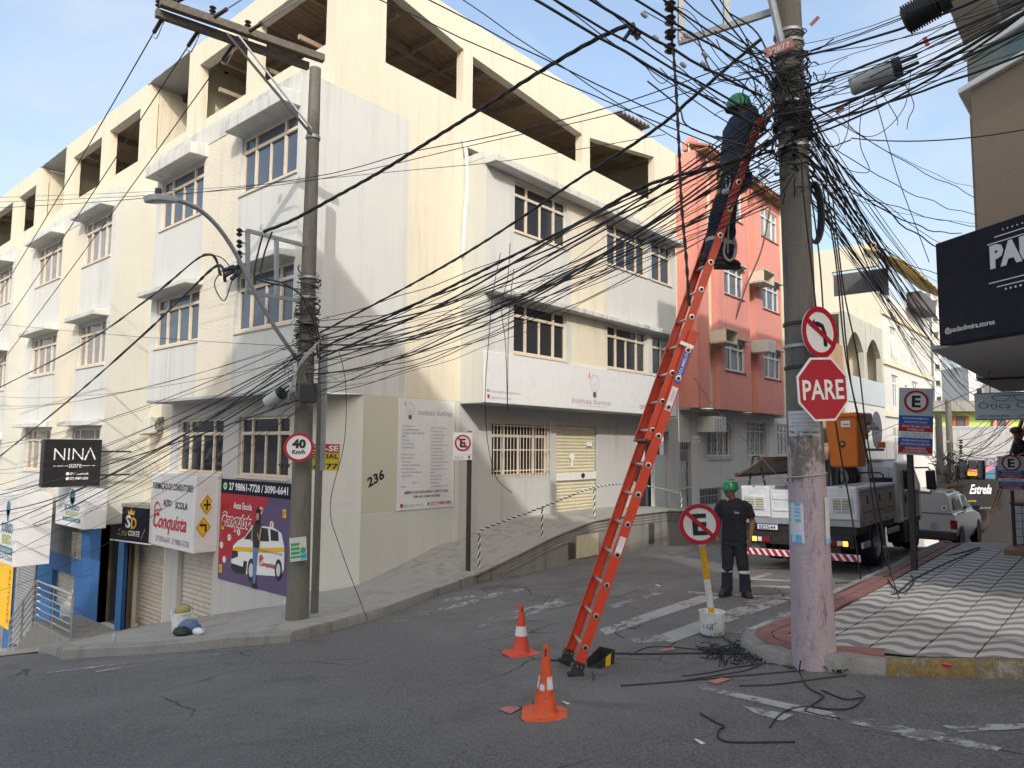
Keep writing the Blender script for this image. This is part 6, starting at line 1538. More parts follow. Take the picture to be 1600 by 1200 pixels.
T,pt,hA,hB = paper('remains of a torn white poster on the right flank of the lilac pole',1287,1299,775,846,'paper',[])
MB().strip([pt(1285,hA,.004),pt(1292,hA,.004),pt(1298,hA,.004)],[pt(1285,hA + .05,.004),pt(1292,hA + .04,.004),pt(1298,hA + .05,.004)]).build('print','print_cyan',T,fix=False)

# ================================================================== cables
def cable(p,q,sag=0.0,r=.006,mat_='cable_black',n=14,wob=0.0,name='cable',sides=5):
    p,q = Vector(p),Vector(q); pts = []; ph = random.uniform(0,6)
    for i in range(n + 1):
        t = i / n; v = p.lerp(q,t) - Z_ * (4 * sag * t * (1 - t))
        if wob: v += Vector((wob * math.sin(ph + t * 17),wob * math.sin(ph * 2 + t * 23),wob * math.sin(ph + t * 31))) * math.sin(math.pi * t)
        pts.append(v)
    return MB().tube(pts,r,sides,caps=False).build(name,mat_,None,smooth='all',fix=False)
def path_cable(pp,r=.006,mat_='cable_black',name='cable',sub=6,sides=5):
    """pp: photograph x, y, depth"""
    return MB().tube(smooth_path([at(*p) for p in pp],sub),r,sides,caps=False).build(name,mat_,None,smooth='all',fix=False)
def twisted(pp,r=.012,k=3,amp=.014,pitch=.28,mat_='cable_black',sub=7):
    P = smooth_path([at(*p) for p in pp],sub); mb = MB()
    for s_ in range(k):
        q = []; D = 0
        for i,p in enumerate(P):
            if i: D += (P[i] - P[i - 1]).length
            d = (P[min(i + 1,len(P) - 1)] - P[max(i - 1,0)]).normalized(); a = d.cross(Z_).normalized(); b = a.cross(d); th = D / pitch * 6.28 + s_ * 6.28 / k
            q.append(p + a * (amp * math.cos(th)) + b * (amp * math.sin(th)))
        mb.tube(q,r,5,caps=False)
    return mb.build('cable',mat_,None,smooth='all',fix=False)
def T_(o,label,group=None): return tag(recentre(o),label,'cable',group)
LD_ = dl + .25; RD_ = dr + .32
# between the two poles
g1 = 'telecom cables strung between the two poles'
for i in range(30):
    y0 = random.uniform(500,622); y1 = random.uniform(196,330) if i > 4 else random.uniform(150,230); x1 = random.uniform(1196,1232)
    big = random.random() < .28
    T_(cable(at(random.uniform(478,500),y0,LD_ + random.uniform(-.12,.08)),at(x1,y1,RD_ + random.uniform(-.1,.1)),random.uniform(.05,.55),random.choice((.008,.010)) if big else random.uniform(.003,.0055),wob=.01 if big else .018,n=22),'black cable sagging between the left and right concrete poles',g1)
for k,(pp,r) in enumerate((([(500,520,LD_),(640,446,9.0),(760,376,8.4),(900,282,7.7),(975,235,7.3),(1040,190,7.0),(1085,150,6.8),(1190,60,RD_)],.012),([(500,545,LD_),(640,480,9.2),(760,420,8.6),(900,350,7.8),(1010,290,7.2),(1135,255,6.6),(1215,215,RD_)],.014),([(500,560,LD_),(700,470,8.9),(960,320,7.4),(1210,235,RD_)],.010))):
    T_(twisted(pp,r * .8,3,r * .75,.55),['upper thick twisted bundle rising from the left pole across the cream facade','middle thick twisted bundle passing behind the climbing worker','lower twisted bundle between the poles'][k])
for i in range(0):   # slack loops below the main runs
    x = random.uniform(560,1000); y = 505 - (x - 500) * .42; d = LD_ - (x - 500) / 700 * 3.4
    T_(path_cable([(x,y,d),(x + 25,y + random.uniform(5,25),d - .1),(x + 70,y - 12,d - .2),(x + 120,y - 50,d - .35)],.005),'loose black drop loop hanging under the cable run','loose loops under the cable run')
for k,pp in enumerate(([(782,395,8.3),(770,460,8.3),(763,540,8.35),(758,620,8.4),(762,690,8.5),(775,745,8.6),(800,770,8.7)],[(797,380,8.2),(794,430,8.2),(784,480,8.25),(790,540,8.3),(793,640,8.3)],[(803,420,8.2),(795,500,8.2),(793,640,8.3)])): T_(path_cable(pp,.0045),['thin loose wire curling down in front of the barred window','thin wire hanging over the institute sign, kinked','second thin wire hanging over the institute sign, straighter'][k])
T_(path_cable([(529,545,9.5),(540,600,9.4),(538,690,9.3),(516,790,9.3),(533,860,9.35),(574,968,9.5)],.005),'thin wire dangling from the left pole to the pavement by number 236')
# long thin lines crossing the whole picture
for k,(pp,r) in enumerate((([(-60,328,15),(200,312,12.5),(480,278,10),(640,238,9),(760,215,8.4),(960,165,7.2),(1200,80,6.5)],.006),([(-60,318,15),(240,305,12.5),(480,283,10),(760,222,8.4),(980,172,7.2),(1210,100,6.5)],.005),([(-40,310,15),(300,296,12),(640,266,9),(800,250,8),(1040,210,7)],.004),([(-60,500,18),(140,520,14),(400,538,10.5),(520,540,9.8)],.004))):
    T_(path_cable(pp,r),['upper long thin line crossing from the left edge to the right pole','long thin line just under the upper one, crossing to the right pole','faint third long line across the corner building','single line crossing the left street towards the left pole'][k])
# primaries down the hill from the crossarm, with strain insulators
def strain(p,q,T=None):
    d = (q - p).normalized(); mb = MB(); pts,rs = [],[]
    for k in range(17): pts.append(p + d * (.05 + .02 * k)); rs.append(.016 if k % 2 else .030)
    return mb.tube(pts,rs,8)
for k,(s_,e_,jw) in enumerate((((254,28),(-40,520),(236,62)),((310,48),(-60,602),(292,84)),((366,68),(-60,645),(352,90)))):
    p,q = on_z(*s_,za - .02),at(*e_,24); T = thing('power_line',['outer overhead power line running down the hill from the crossarm tip','middle overhead power line running down the hill from the crossarm','inner overhead power line running down the hill, nearest the pole'][k],'cable',p)
    strain(p,q).build('strain_insulator','porcelain_brown',T,smooth=True); d = (q - p).normalized(); pts = [p + d * .4]; L = (q - p).length
    for i in range(1,21): t = i / 20; pts.append((p + d * .4).lerp(q,t) - Z_ * (.5 * t * (1 - t)))
    MB().tube(pts,.009,6,caps=False).build('conductor','cable_black',T,smooth='all')
    MB().tube(smooth_path([p + Z_ * .16 + Vector((.1,.1,0)),p + Z_ * .02 - d * .05 + Vector((.02,.1,-.12)),p + d * .25 - Z_ * .16,p + d * .45],5),.008,5).build('jumper','cable_grey',T,smooth='all')
for k,(s_,e_) in enumerate((((275,3),(420,-70)),((333,28),(470,-60)),((388,50),(560,-60)))):
    p,q = on_z(*s_,za + .1),at(*e_,8.6); T = thing('power_line',['overhead power line leaving the crossarm tip over the roof, upper','overhead power line leaving the middle of the crossarm over the roof','overhead power line leaving the crossarm nearest the pole'][k],'cable',p)
    strain(p,q).build('strain_insulator','porcelain_brown',T,smooth=True); d = (q - p).normalized(); MB().tube([p + d * .4,q],.009,6).build('conductor','cable_grey',T,smooth='all')
# thick twisted feeder swooping from the lamp bracket to the bracket of the right pole
T_(twisted([(412,362,9.75),(455,345,9.6),(520,310,9.3),(600,265,8.9),(680,215,8.4),(760,165,7.9),(850,108,7.4),(930,62,7.0),(984,38,6.8)],.0125,3,.012,.6),'thickest twisted feeder swooping up from the lamp bracket to a clamp by the right pole')
for k,(pp,r) in enumerate((([(345,430,9.7),(320,398,10.2),(233,466,12),(117,545,16),(-40,625,22)],.013),([(352,440,9.7),(340,415,10),(290,460,11),(213,533,13),(100,632,17),(-40,745,23)],.014))): T_(twisted(pp,r * .9,2,r * .8,.6),['upper thick twisted cable dropping left from the lamp bracket','lower thick twisted cable dropping left, passing behind the black sign'][k])
for k,pp in enumerate(([(345,425,9.7),(335,445,9.6),(350,470,9.6),(362,440,9.7),(372,420,9.75)],[(410,368,9.8),(398,420,9.7),(405,438,9.7),(460,452,9.6),(480,480,9.6),(492,510,9.65),(497,560,9.7)],[(425,362,9.8),(412,400,9.7),(410,432,9.65),(450,446,9.55),(486,480,9.55),(499,530,9.6)],[(300,410,10.2),(320,400,10),(345,402,9.8),(362,420,9.7)])): T_(path_cable(pp,.013 if 0 < k < 3 else .008),['black jumper curl under the spool insulators','thick black service cable wrapping from the lamp bracket round the pole','second thick black service cable hugging the left pole','short jumper arching left of the spool insulators'][k])
T_(path_cable([(497,535,9.55),(470,565,9.4),(458,600,9.4),(450,625,9.5)],.011,'cable_grey'),'pale grey conduit hose curving down the left pole, outer'); T_(path_cable([(494,542,9.5),(466,575,9.4),(452,615,9.5)],.011,'cable_grey'),'pale grey conduit hose curving down the left pole, inner')
g2 = 'cables dropping down the hill from the left pole'
for i in range(24):
    y0 = random.uniform(520,640); y1 = y0 + random.uniform(190,330); d1 = random.uniform(17,24)
    q = at(random.uniform(-80,-20),y1 - random.uniform(0,40),d1)
    T_(cable(at(random.uniform(455,480),y0,dl - .1 + random.uniform(-.1,.1)),q,random.uniform(.1,.7),random.choice((.004,.005,.006,.011))),'black cable dropping left from the left concrete pole past the shop signs',g2)
for i in range(4): y0 = random.uniform(500,560); T_(cable(at(470,y0,dl),at(-60,random.uniform(600,720),20),random.uniform(.2,.5),.004),'black cable dropping left from the left concrete pole past the shop signs',g2)
# from the right pole to the upper right, over the camera's right shoulder
g3 = 'cables running from the right pole to the upper right'
for i in range(26):
    y0 = random.uniform(70,235); y1 = y0 * .55 - 55 + random.uniform(-70,40)
    big = i % 4 == 0
    T_(cable(at(random.uniform(1205,1245),y0,RD_ + random.uniform(-.1,.1)),at(random.uniform(1640,1720),y1 - random.uniform(10,60),random.uniform(3.9,4.6)),random.uniform(.02,.16),random.choice((.009,.011)) if big else random.uniform(.0028,.005),wob=.004),'black cable running from the right pole towards the upper right edge',g3)
# from the right pole down the right-hand street
g4 = 'cables fanning from the right pole down the right-hand street'
for i in range(46):
    y0 = random.uniform(130,300); yq = random.uniform(560,660); q = at(random.uniform(1470,1600),yq,random.uniform(30,46)) if i < 34 else at(random.uniform(1480,1620),random.uniform(300,500),random.uniform(11,15))
    T_(cable(at(random.uniform(1228,1258),y0,RD_ + random.uniform(-.1,.15)),q,random.uniform(.1,1.2) if i < 34 else random.uniform(.1,.4),random.choice((.003,.004,.005,.009)),n=20,wob=.015),'black cable fanning down the right-hand street from the right pole',g4)
for k,x0 in enumerate((1262,1250,1270)): T_(twisted([(1240,205 + 18 * k,RD_),(1290,265 + 14 * k,7.2),(1345,345 + 10 * k,9.2),(1400,425 + 12 * k,13),(1455,515 + 10 * k,22),(1500,588,38)],.008,2,.008,.8),['upper heavy bundle falling to the far end of the right-hand street','middle heavy bundle falling to the far end of the right-hand street','lower heavy bundle falling to the far end of the right-hand street'][k])
# cut cables hanging from the tangle
g5 = 'cut cables hanging from the tangle beside the right pole'
for k,pp in enumerate(([(1262,270,6.3),(1280,400,6.3),(1292,560,6.35),(1312,700,6.4),(1330,800,6.6),(1345,905,7.3)],[(1285,290,6.5),(1305,400,6.5),(1322,560,6.6),(1352,700,6.9),(1372,830,7.8),(1405,935,8.5)],[(1290,280,6.6),(1312,430,6.6),(1330,600,6.7),(1362,740,7.2),(1392,890,8.6)],[(1300,300,6.7),(1318,450,6.8),(1340,560,6.9),(1356,690,7.2),(1385,870,9)],[(1252,250,6.2),(1258,330,6.2),(1275,480,6.3),(1290,640,6.3)])): T_(path_cable(pp,.007),'cut black cable hanging from the tangle beside the right pole',g5)
for pp in ([(1300,172),(1312,180),(1347,212),(1380,205),(1413,167),(1423,113)],[(1352,148),(1344,190),(1345,230),(1358,262),(1352,270),(1325,265),(1300,245)],[(1373,138),(1390,165),(1402,186),(1402,196)],[(1413,130),(1428,163),(1420,185),(1417,202)],[(1327,162),(1326,195),(1320,218),(1308,236)],[(1365,144),(1400,268),(1428,345),(1452,410)]):
    T_(path_cable([(x,y,6.0 if k < 2 else 6.1) for k,(x,y) in enumerate(pp)],.0035),'thin wire looping in the sky right of the tangle','thin wires looping in the sky')
# from the right pole up to the left
g6 = 'lines running from the right pole to the upper left'
for k,(x0,y0,x1,y1,d,r) in enumerate(((1200,205,690,-90,5.2,.012),(1205,190,700,-100,5.2,.010),(1195,250,560,-60,6,.006),(1200,260,470,-60,7,.006),(1190,150,820,-70,5.2,.012),(1200,120,900,-60,5.4,.010),(1205,100,960,-60,5.5,.008),(1190,130,940,-90,5.5,.005),(1200,300,640,-60,6.5,.005),(1215,130,1060,-70,5.8,.008),(1215,110,1090,-60,5.8,.006),(1195,210,860,-60,5.4,.005),(1210,90,1000,-60,5.5,.006),(1195,230,760,-80,5.6,.005))):
    T_(cable(at(x0,y0,RD_),at(x1,y1,d),random.uniform(.02,.12),r,wob=.006),'black line running from the right pole to the upper left',g6)
for k in range(14):
    x,y = random.uniform(1000,1190),random.uniform(10,130); T_(path_cable([(x,y,6.6),(x + random.uniform(20,60),y + random.uniform(-10,50),6.55),(x + random.uniform(50,110),y + random.uniform(20,110),6.5),(min(1225,x + random.uniform(90,190)),y + random.uniform(60,120),6.5)],random.choice((.004,.005,.008))),'slack jumper crossing the sky left of the right pole','slack jumpers left of the right pole')
for k,(x,y) in enumerate(((1095,97),(1097,82),(1063,98),(1093,130),(1068,52),(1020,56),(1002,20))):
    p = at(x,y,6.5); q = at(x + 9,y + 7,6.5); o = MB().tube([p,p.lerp(q,.5),q],[.016,.022,.016],8).build('spacer_clip','cable_grey',None,smooth=True); tag(recentre(o),'small grey tap connector on the lines left of the right pole','connector','tap connectors on the lines')
mb = MB(); p = at(984,45,6.8)
for k in range(7): a = random.uniform(0,6.3); mb.tube([p + Vector((random.uniform(-.05,.05),random.uniform(-.05,.05),random.uniform(-.08,.05))),p + Vector((random.uniform(-.1,.1),random.uniform(-.1,.1),random.uniform(-.16,.02)))],random.uniform(.012,.028),7)
o = mb.build('dead_end_clamp','black_metal',None); tag(recentre(o),'black dead end clamp where the swooping feeder meets the lines','clamp')
T_(twisted([(1052,76,6.75),(1057,150,6.75),(1061,230,6.75),(1065,320,6.75),(1072,400,6.75),(1077,478,6.75)],.010,2,.009),'black rope like cable hanging straight down left of the climbing worker')
T_(path_cable([(1085,590,6.9),(1120,640,8.5),(1180,705,11),(1240,770,14)],.006,'cable_grey'),'pale wire running from the ladder down behind the lilac pole') ; T_(path_cable([(1205,315,25),(1190,390,25),(1165,450,25),(1140,520,25),(1095,570,24),(1085,590,23)],.03,'cable_brown'),'brown cable zigzagging down the front of the pink building')
T_(path_cable([(1048,768,17),(1100,757,12),(1200,748,8),(1240,748,6.4)],.006,'cable_grey'),'pale guy wire stretched from the raised walk to the lilac pole')
T_(cable(at(1330,216,7),at(1700,180,5.5),.1,.006),'single line crossing in front of the brown building');
T_(path_cable([(1600,575,12),(1500,620,25),(1330,690,30),(1240,695,32)],.012),'single line crossing low in front of the cream house')
# the tangle itself
mb = MB()
for i in range(120):
    h = random.choice((random.uniform(h_of(262),h_of(70)),random.uniform(h_of(215),h_of(120)))); r0 = prad(h); pts = []; a0 = random.uniform(0,6.28); ar = random.uniform(1.2,5.0); rr = r0 + random.uniform(.008,.055); zz = random.uniform(-.22,.22)
    for k in range(9): a = a0 + ar * k / 8; pts.append(rpb + lean * (h + zz * k / 8 + random.uniform(-.03,.03)) + ax[0] * ((rr + random.uniform(-.012,.022)) * math.cos(a)) + ax[1] * ((rr + random.uniform(-.012,.022)) * math.sin(a)))
    mb.tube(pts,random.choice((.003,.004,.005,.007,.011)),5,caps=False)
for i in range(90):
    p = at(random.uniform(1170,1275),random.uniform(95,300),RD_ + random.uniform(-.2,.15)); pts = [p]; v = Vector((random.uniform(-1,1),random.uniform(-1,1),random.uniform(-1,1))).normalized()
    for k in range(6): v = (v + .7 * Vector((random.uniform(-1,1),random.uniform(-1,1),random.uniform(-1,1)))).normalized(); pts.append(pts[-1] + v * random.uniform(.04,.085))
    mb.tube(smooth_path(pts,3),random.choice((.003,.004,.006)),4,caps=False)
o = mb.build('cable_tangle','cable_black',None,smooth='all',fix=False); tag(stuff(recentre(o)),'dense black knot of cables wound round the top of the right pole','cable tangle')
mb = MB()
for i in range(70):
    h = random.uniform(3.0 - LPZ,4.15 - LPZ); pts = []; a0 = random.uniform(0,6.28); ar = random.uniform(1.2,5); rr = .125 + random.uniform(.01,.06); zz = random.uniform(-.2,.2)
    for k in range(8): a = a0 + ar * k / 7; pts.append(Vector((LPX + (rr + random.uniform(-.01,.02)) * math.cos(a),LPY + (rr + random.uniform(-.01,.02)) * math.sin(a),LPZ + h + zz * k / 7)))
    mb.tube(pts,random.choice((.004,.005,.007,.010)),5,caps=False)
for i in range(40):
    p = at(random.uniform(448,510),random.uniform(500,640),dl - .15 + random.uniform(-.1,.1)); pts = [p]; v = Vector((random.uniform(-1,1),random.uniform(-1,1),random.uniform(-1,1)))
    for k in range(6): v = (v + .7 * Vector((random.uniform(-1,1),random.uniform(-1,1),random.uniform(-1,1)))).normalized(); pts.append(pts[-1] + v * random.uniform(.04,.08))
    mb.tube(smooth_path(pts,3),random.choice((.003,.004,.006)),4,caps=False)
o = mb.build('cable_tangle','cable_black',None,smooth='all',fix=False); tag(stuff(recentre(o)),'smaller knot of cables wound round the middle of the left pole','cable tangle')
# coil, closures
mb = MB(); c = at(1272,333,RD_ + .05); u = (CAMR @ Vector((1,0,0)));
for k in range(5): mb.tube([c + u * ((.055 + .006 * k) * math.cos(a)) + Z_ * (.27 * math.sin(a) * (1 + .02 * k)) + (CAMR @ Vector((0,0,1))) * (.012 * (k - 2)) for a in [i * 2 * math.pi / 24 for i in range(25)]],.013,6,caps=False)
o = mb.build('cable_coil','cable_black',None,smooth='all',fix=False); tag(recentre(o),'long black coil of spare cable hung on the right pole below the tangle','cable coil')
closure('long pale grey splice closure hanging right of the right pole',at(1328,136,5.75),at(1396,108,5.6),.078)
T = closure('black finned splice closure near the upper right edge',at(1412,34,5.3),at(1466,2,5.15),.095,'plastic_black')
p,q = at(1412,34,5.3),at(1466,2,5.15)
for k in range(12): m_ = p.lerp(q,.06 + .075 * k); d = (q - p).normalized(); MB().tube([m_,m_ + d * .008],.112,14).build('fin','plastic_black',T,smooth=30)
for k,(x,y) in enumerate(((1273,33),(1447,65),(1312,172))): fr,n = sign_frame(x,y,5.9,20 * k - 10,(38,-75,30)[k]); o = rect(MB(),fr,-.042,.042,-.016,.016,0,.003).build('cable_tag','sign_red' if k == 1 else 'red_wet'); tag(recentre(o),['pale red tag on a line just right of the right pole','bright red tag hanging beside the finned closure','red tag on the bundle below the grey closure'][k],'tag')
# far poles at the end of the right-hand street
for k,(px,pt_,d) in enumerate(((1481,625,40),(1466,648,36))):
    t = at(px,pt_,d); b = Vector((t.x,t.y,G(t.x,t.y))); T = thing('utility_pole',['distant pale pole rising in front of the lime green house','shorter dark pole just left of the distant pale pole'][k],'pole',b)
    MB().lathe([(.20,0),(.15,t.z - b.z)],b,12).build('shaft','pole_concrete',T,smooth=True)
    if k == 0:
        MB().bar(at(1478,690,d - .3),at(1500,690,d - .3),.08,.08).build('bracket_bar','galvanised',T); MB().bar(at(1478,705,d - .3),at(1500,705,d - .3),.08,.08).build('bracket_bar','galvanised',T)
        for py in (690,698,706): insulator(T,at(1501,py,d - .3) + Z_ * .12,at(1501,py,d - .3) - Z_ * .12,2,.12)
mb = MB()
for i in range(160):
    p = at(random.choice((random.uniform(1466,1500),random.uniform(1462,1490))),random.uniform(705,765),36 + random.uniform(-.8,.8)); q = p + Vector((random.uniform(-.7,.7),random.uniform(-.7,.7),random.uniform(-.6,.6))); mb.tube([p,p.lerp(q,.5) - Z_ * random.uniform(0,.3),q],random.choice((.012,.02)),4,caps=False)
o = mb.build('cable_tangle','cable_black',None,fix=False); tag(stuff(recentre(o)),'distant clot of cables on the poles at the street end','cable tangle')
g7 = 'distant cables at the end of the right-hand street'
for i in range(16): T_(cable(at(random.uniform(1492,1502),random.uniform(685,730),38),at(random.uniform(1560,1640),random.uniform(600,720),random.uniform(26,40)),random.uniform(.1,.8),.014,n=10),'distant cable from the far poles towards the right edge',g7)
# ================================================================== extension ladder
def lerp(a,b,t): return a + (b - a) * t
Nf = on_g(899,1056); Ff = on_g(886,1044)
wdir = Vector((Ff.x - Nf.x,Ff.y - Nf.y,0)).normalized(); ddir = Vector((wdir.y,-wdir.x,0))
if ddir.dot(Vector((RPX - Nf.x,RPY - Nf.y,0))) < 0: ddir = -ddir
LW = .42
def on_rail(px,py,p0):      # photograph point -> point in the upright plane of a rail
    d = ray(px,py); n = wdir; return CAMP + d * ((p0 - CAMP).dot(n) / d.dot(n))
topN = on_rail(1200,186,Nf); ld = (topN - Nf).normalized(); Ltot = (topN - Nf).length
ln = wdir.cross(ld).normalized()
if ln.dot(-ddir) < 0: ln = -ln          # climbing side
LA = thing('extension_ladder','long orange red fibreglass extension ladder leaning on the cable laden pole','ladder',(Nf + Ff) / 2)
s_base = (on_rail(1106,526,Nf) - Nf).length; s_fly0 = (on_rail(1018,692,Nf) - Nf).length
def LP_(s,w,n=0): return Nf + ld * s + wdir * w + ln * n
def rail(s0,s1,w,out,n0,wid,m_='fibreglass_red'):
    """C-shaped rail: web plus two flanges turned inwards"""
    mb = MB(); c = LP_((s0 + s1) / 2,w,n0); h = (s1 - s0) / 2
    mb.obox(c,ld * h,ln * wid / 2,wdir * .0025)
    for s_ in (-1,1): mb.obox(c + ln * (s_ * (wid / 2 - .002)) - wdir * (out * .014),ld * (h - .001),ln * .003,wdir * .0135)
    return mb.build('rail',m_,LA,bevel=.0015)
rail(.06,s_base,0,-1,0,.088); rail(.06,s_base,LW,1,0,.088)
fo = .062
rail(s_fly0,Ltot,.034,-1,fo,.075); rail(s_fly0,Ltot,LW - .034,1,fo,.075)
sp = .292; n_r = int((s_base - .25) / sp) + 1; RUNG_S = []
for k in range(n_r):
    s = .26 + k * sp
    if s < s_base - .05: MB().tube([LP_(s,-.012),LP_(s,LW + .012)],.0165,10).build('rung','aluminium',LA,smooth=True); MB().lathe([(.030,0),(.030,.006),(.018,.007),(.018,.001)],LP_(s,-.0015),12,ax=(ld,ln,-wdir),cap=False).build('rung_flange','aluminium',LA); MB().lathe([(.0,0),(.017,0)],LP_(s,-.0128),12,ax=(ld,ln,-wdir),cap=False).build('rung_end','black_rubber',LA)
k = 0; s = s_fly0 + .12
while s < Ltot - .05:
    MB().tube([LP_(s,.026,fo),LP_(s,LW - .026,fo)],.0165,10).build('rung','aluminium',LA,smooth=True); MB().lathe([(.028,0),(.028,.006),(.018,.007)],LP_(s,.0325,fo),12,ax=(ld,ln,-wdir),cap=False).build('rung_flange','aluminium',LA); MB().lathe([(.0,0),(.017,0)],LP_(s,.0252,fo),12,ax=(ld,ln,-wdir),cap=False).build('rung_end','black_rubber',LA); RUNG_S.append(s); s += sp
for w in (0,LW):
    f_ = MB(); f_.obox(LP_(.05,w),ld * .075,ln * .052,wdir * .022); f_.obox(LP_(.0,w) + Z_ * .018,ddir * .075,wdir * .028,Z_ * .016); f_.build('foot','black_rubber',LA,bevel=.006)
    for n_ in (-.02,.02): MB().tube([LP_(.09,w - .024,n_),LP_(.09,w - .03,n_)],.007,8).build('bolt','aluminium',LA)
for w in (.0,LW): b_ = MB(); b_.obox(LP_(s_base - .16,w - (.006 if w == 0 else -.006),.03),ld * .02,ln * .07,wdir * .005); b_.build('guide_bracket','aluminium',LA,bevel=.003)
b_ = MB(); b_.obox(LP_(s_fly0 + .01,LW / 2,fo),ld * .012,ln * .038,wdir * (LW / 2 - .03)); b_.build('rung_lock','black_metal',LA)
b_ = MB(); b_.obox(LP_(s_fly0 + .9,LW * .25,fo - .02),ld * .06,ln * .04,wdir * .03); b_.build('rung_lock','black_metal',LA)
rail_fr = (LP_(0,-.0028,0),ld,ln if ld.cross(ln).dot(-wdir) > 0 else -ln)
sc_ = (on_rail(1086,582,Nf) - Nf).length
mb = MB(); rect(mb,rail_fr,sc_ - .17,sc_ + .17,-.032,.032,0,.001); mb.build('maker_label','sign_blue',LA); add_text(MB(),'COGUMELO',rail_fr,sc_,-.013,.028,.28,'C',d=.002,bold=.01).build('lettering','print_white',LA,fix=False)
sc_ = (on_rail(1065,630,Nf) - Nf).length; mb = MB(); rect(mb,rail_fr,sc_ - .12,sc_ + .12,-.032,.03,0,.001); mb.build('label','print_white',LA); add_text(MB(),'SINTESE',rail_fr,sc_ + .03,-.012,.02,.1,'C',d=.002).build('lettering','print_grey',LA,fix=False)
sc_ = (on_rail(979,858,Nf) - Nf).length; mb = MB(); rect(mb,rail_fr,sc_ - .09,sc_ + .09,-.03,.03,0,.001); mb.build('label','print_white',LA)
mb = MB()
for k in range(8): add_text(mb,'ATENCAO LEIA O MANUAL',rail_fr,sc_ + .04,.022 - k * .006,.003,.09,'C',d=.002)
mb.build('lettering','print_grey',LA,fix=False)
# ---- black trough behind the ladder foot
tb = on_g(938,1040); u = (on_g(957,1037) - on_g(915,1052)); u.z = 0; u.normalize(); v = Vector((-u.y,u.x,0)); tz = G(tb.x,tb.y)
TB = thing('tool_trough','open black rubber trough with a yellow band lying behind the ladder foot','box',(tb.x,tb.y,tz))
def TP(a,b,c): return Vector((tb.x,tb.y,tz)) + u * a + v * b + Z_ * c
mb = MB(); prof = [(-.13,.07),(.125,.145)]
for sgn in (-1,1): mb.hexa([TP(-.13,sgn * .07,.01),TP(.125,sgn * .08,.01),TP(.125,sgn * .07,.01),TP(-.13,sgn * .06,.01),TP(-.13,sgn * .075,.075),TP(.125,sgn * .09,.14),TP(.125,sgn * .08,.14),TP(-.13,sgn * .065,.075)])
mb.hexa([TP(-.13,-.07,0),TP(.125,-.08,0),TP(.125,.08,0),TP(-.13,.07,0),TP(-.13,-.07,.012),TP(.125,-.08,.012),TP(.125,.08,.012),TP(-.13,.07,.012)]); mb.hexa([TP(.115,-.08,0),TP(.125,-.08,0),TP(.125,.08,0),TP(.115,.08,0),TP(.115,-.09,.14),TP(.125,-.09,.14),TP(.125,.09,.14),TP(.115,.09,.14)])
mb.build('shell','black_rubber',TB,bevel=.004)
MB().hexa([TP(-.03,-.0795,.012),TP(.05,-.0825,.012),TP(.05,-.0785,.012),TP(-.03,-.0755,.012),TP(-.03,-.0835,.098),TP(.05,-.0885,.118),TP(.05,-.0845,.118),TP(-.03,-.0795,.098)]).build('yellow_band','sign_yellow',TB); MB().tube([TP(.12,0,.085),TP(.175,0,.085)],.012,8).build('spigot','black_rubber',TB)
# ---- traffic cones
def cone(label,px,py,h,m_,base_px,bands,yaw,leanv=(0,0)):
    p = on_g(px,py); T = thing('traffic_cone',label,'traffic cone',p,Matrix.Rotation(yaw,3,'Z') @ Matrix.Rotation(leanv[0],3,'X') @ Matrix.Rotation(leanv[1],3,'Y'),group='traffic cones by the ladder'); s = h / .5
    prof = [(.105,.022),(.100,.03),(.085,.06),(.062,.20),(.040,.34),(.024,.455),(.020,.49),(.016,.5),(.012,.49),(.012,.44)]
    MB().lathe([(r * s,z * s) for r,z in prof],(0,0,0),28,cap=False).build('body',m_,T,smooth=True,local=True)
    mb = MB(); b = .155 * s; t = .018 * s; pts = []
    for k in range(4):
        for e in (-.35,.35): a = R_(45 + 90 * k) + e * .5; pts.append((b * 1.32 * math.cos(a),b * 1.32 * math.sin(a)))
    n = len(pts); lo = [Vector((x,y,.0 if i % 2 else .012 * s)) for i,(x,y) in enumerate(pts)]; hi = [Vector((x * .97,y * .97,t + (.006 * s * math.sin(i * 2.1)))) for i,(x,y) in enumerate(pts)]
    i0 = 0; mb.v += lo + hi; mb.f.append(tuple(range(n))[::-1]); mb.f.append(tuple(range(n,2 * n)))
    for k in range(n): mb.f.append((k,(k + 1) % n,n + (k + 1) % n,n + k))
    mb.lathe([(.125 * s,t * .8),(.11 * s,t + .008 * s),(.1 * s,t + .016 * s)],(0,0,0),24); mb.build('base',m_,T,local=True,bevel=.006 * s,seg=2)
    rad = lambda z: next(r0 + (r1 - r0) * (z - z0) / (z1 - z0) for (r0,z0),(r1,z1) in zip(prof,prof[1:]) if z0 <= z <= z1)
    for (z0,z1,a0,a1) in bands:
        mb = MB(); rows = []
        for k in range(25):
            a = R_(a0 + (a1 - a0) * k / 24); e = (math.sin(k * 1.9) * .006 + math.sin(k * .8) * .004) if a1 - a0 < 300 else 0
            rows.append([((rad(z) * s + .0015) * math.cos(a),(rad(z) * s + .0015) * math.sin(a),z * s + e) for z in (z0,(z0 + z1) / 2,z1)])
        mb.grid(rows).build('reflective_band','reflective_white',T,local=True,smooth='all',fix=False)
    mb = MB(); rows = []   # slot near the tip
    for a in (-.35,-.1,.15): rows.append([((rad(z) * s + .0015) * math.cos(a),(rad(z) * s + .0015) * math.sin(a),z * s) for z in (.425,.45,.478)])
    mb.grid(rows).build('slot','black_rubber',T,local=True,fix=False)
    return T
def face_cam(p): return math.atan2(CAMP.y - p.y,CAMP.x - p.x)
p = on_g(814,1022); cone('red traffic cone with one white band standing behind the other cone',814,1022,.52,'cone_red',0,[(.19,.285,0,360)],face_cam(p) + .5)
